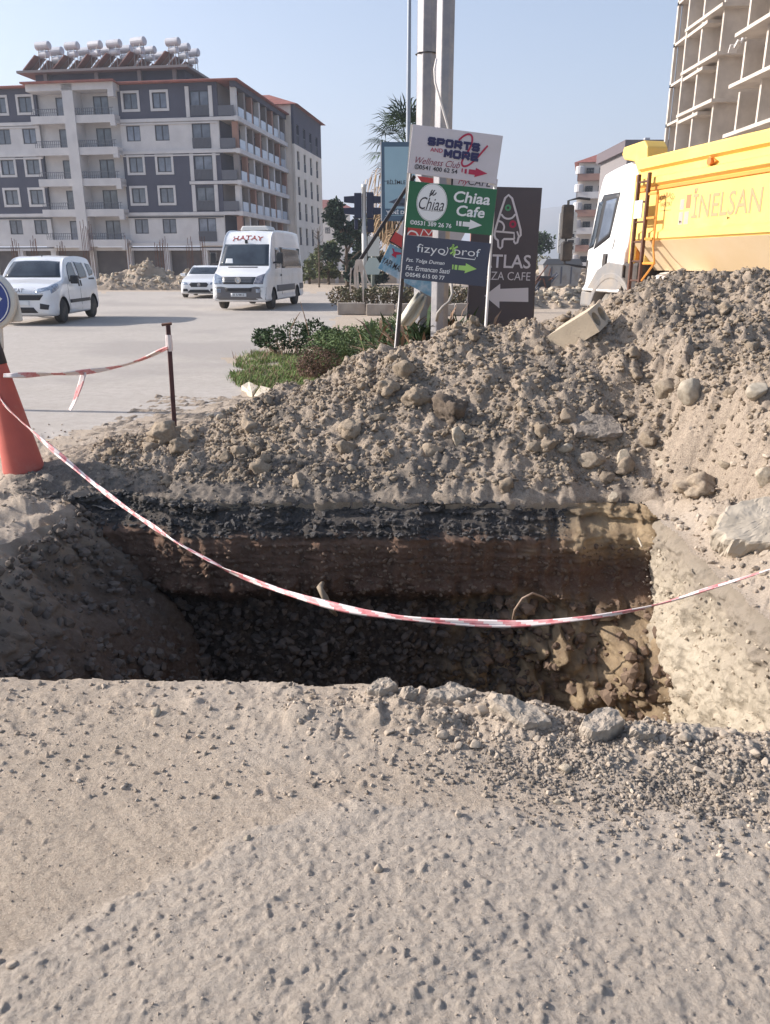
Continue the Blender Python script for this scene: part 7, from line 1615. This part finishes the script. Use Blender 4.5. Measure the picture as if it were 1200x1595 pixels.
# hollow concrete block on the crest
p = hit(892, 528); hb = tag(empty('hollow_block', (p.x, p.y, p.z + 0.05), (R(14), R(-32), R(-38))), 'pale hollow concrete block with two round holes lying on the heap', 'concrete block')
M_hb = mat('block_concrete', srgb(192, 176, 154), 0.9, col2=srgb(176, 160, 140), scale=5, bump=0.4, bscale=60)
def block_with_holes(L, W, Hh, holes):
    """box along x with round holes through its length"""
    n = 20; b = MB(); o = len(holes); wdt = W / o
    for i in range(o):
        y0 = -W/2 + wdt * i; y1 = y0 + wdt; cyy = (y0 + y1) / 2; rr_ = holes[i]
        sq = []
        for k in range(n):
            a = 2 * math.pi * k / n + math.pi / 4; c_, s__ = math.cos(a), math.sin(a); m_ = max(abs(c_), abs(s__)); sq.append((cyy + c_ / m_ * wdt / 2, s__ / m_ * Hh / 2))
        ci = [(cyy + rr_ * math.cos(2 * math.pi * k / n + math.pi / 4), rr_ * math.sin(2 * math.pi * k / n + math.pi / 4)) for k in range(n)]
        for x in (-L/2, L/2):
            b.add([(x, *q) for q in sq] + [(x, *q) for q in ci], [(k, (k + 1) % n, n + (k + 1) % n, n + k) for k in range(n)])
        b.add([(-L/2, *q) for q in ci] + [(L/2, *q) for q in ci], [(k, (k + 1) % n, n + (k + 1) % n, n + k) for k in range(n)])
    for (a, c_) in (((-W/2, -Hh/2), (W/2, -Hh/2)), ((W/2, -Hh/2), (W/2, Hh/2)), ((W/2, Hh/2), (-W/2, Hh/2)), ((-W/2, Hh/2), (-W/2, -Hh/2))):
        b.add([(-L/2, *a), (L/2, *a), (L/2, *c_), (-L/2, *c_)], [(0, 1, 2, 3)])
    return b
block_with_holes(0.50, 0.31, 0.18, (0.060, 0.060)).build('block', M_hb, hb)
# broken painted kerb stones and lifted asphalt by the grass
def flat_stone(name, corners, th, m, label, z=0.05, cat='kerb stone'):
    P = [G(*c_, z) for c_ in corners]; c_ = sum(P, Vector()) / len(P); t = empty(name, (c_.x, c_.y, 0)); tag(t, label, cat)
    b = MB(); n = len(P); b.add([(q.x - c_.x, q.y - c_.y, z + 0.012 * math.sin(i * 2.1)) for i, q in enumerate(P)] + [(q.x - c_.x, q.y - c_.y, z - th) for q in P], [tuple(range(n)), tuple(range(2 * n - 1, n - 1, -1))] + [(i, n + i, n + (i + 1) % n, (i + 1) % n) for i in range(n)])
    b.build('stone', m, t, bevel=0.012); return t, c_
M_kp = mat('pale_kerb_paint', srgb(214, 200, 178), 0.8, col2=srgb(198, 184, 164), scale=6)
flat_stone('kerb_stone', [(376, 600), (388, 595), (404, 600), (393, 612), (386, 609), (384, 604)], 0.10, M_kp, 'broken white-painted kerb piece beside the grass, without a mark')
t, c_ = flat_stone('kerb_stone', [(406, 600), (428, 607), (432, 614), (426, 623), (412, 622), (396, 614)], 0.10, M_kp, 'white-painted kerb piece marked with a dark ring beside the grass')
me_ = MB()
for q in ring(0, 0, 0.055, 0.045, 20, 0.7): me_.prism(q, 0.064, 0.067, 'z')
o = me_.build('ring_mark', M_pdk, t, loc=(0.02, 0.0, 0.0), rot=(0, 0, R(-20)))
M_bk = mat('black_asphalt', srgb(74, 72, 72), 0.9, col2=srgb(96, 92, 90), scale=14, bump=0.5, bscale=40)
flat_stone('asphalt_slab', [(322, 643), (372, 641), (388, 640), (378, 652), (350, 650), (326, 650)], 0.08, M_bk, 'lifted black-edged asphalt sheet lying on the road by the kerb pieces', 0.09, 'asphalt slab')
flat_stone('asphalt_slab', [(393, 644), (416, 626), (430, 630), (420, 645), (400, 650)], 0.1, M_asl, 'grey tilted asphalt piece next to the ringed kerb piece', 0.10, 'asphalt slab')
single('stone', 345, 655, 16, 'pale stone wedged under the lifted asphalt sheet', M_pale, 780, (1, 0.8, 0.9), 8, sink=0.1)
single('stone', 330, 652, 10, 'small pale stone at the left end of the lifted asphalt sheet', M_pale, 781, (1, 0.8, 0.9), 8, sink=0.1)
# wire loop and roots sticking out of the pit wall
o_ = at(805, 965, 4.45); w = MB().tube([at(798, 972, 4.5) - o_, at(802, 950, 4.42) - o_, at(814, 932, 4.38) - o_, at(830, 924, 4.4) - o_, at(846, 930, 4.5) - o_, at(856, 938, 4.7) - o_], 0.007, 6).build('wire_loop', mat('bare_wire', srgb(150, 128, 110), 0.7), None, True, loc=o_)
tag(w, 'thin brown wire loop sticking out of the back wall of the pit', 'wire')
o_ = at(502, 930, 4.6); w = MB().tube([at(504, 906, 4.75) - o_, at(498, 915, 4.5) - o_, at(506, 930, 4.48) - o_, at(514, 946, 4.5) - o_, at(524, 958, 4.62) - o_], [0.014, 0.02, 0.022, 0.018, 0.012], 6).build('root', M_clod, None, True, loc=o_)
tag(w, 'earth-caked root hanging out of the back wall of the pit', 'root')
o_ = at(1005, 850, 4.2); w = MB().tube([at(994, 838, 4.05) - o_, at(1000, 852, 3.98) - o_], 0.006, 5).build('straw', M_pale, None, loc=o_); tag(w, 'pale straw lying at the far right corner of the pit', 'straw')
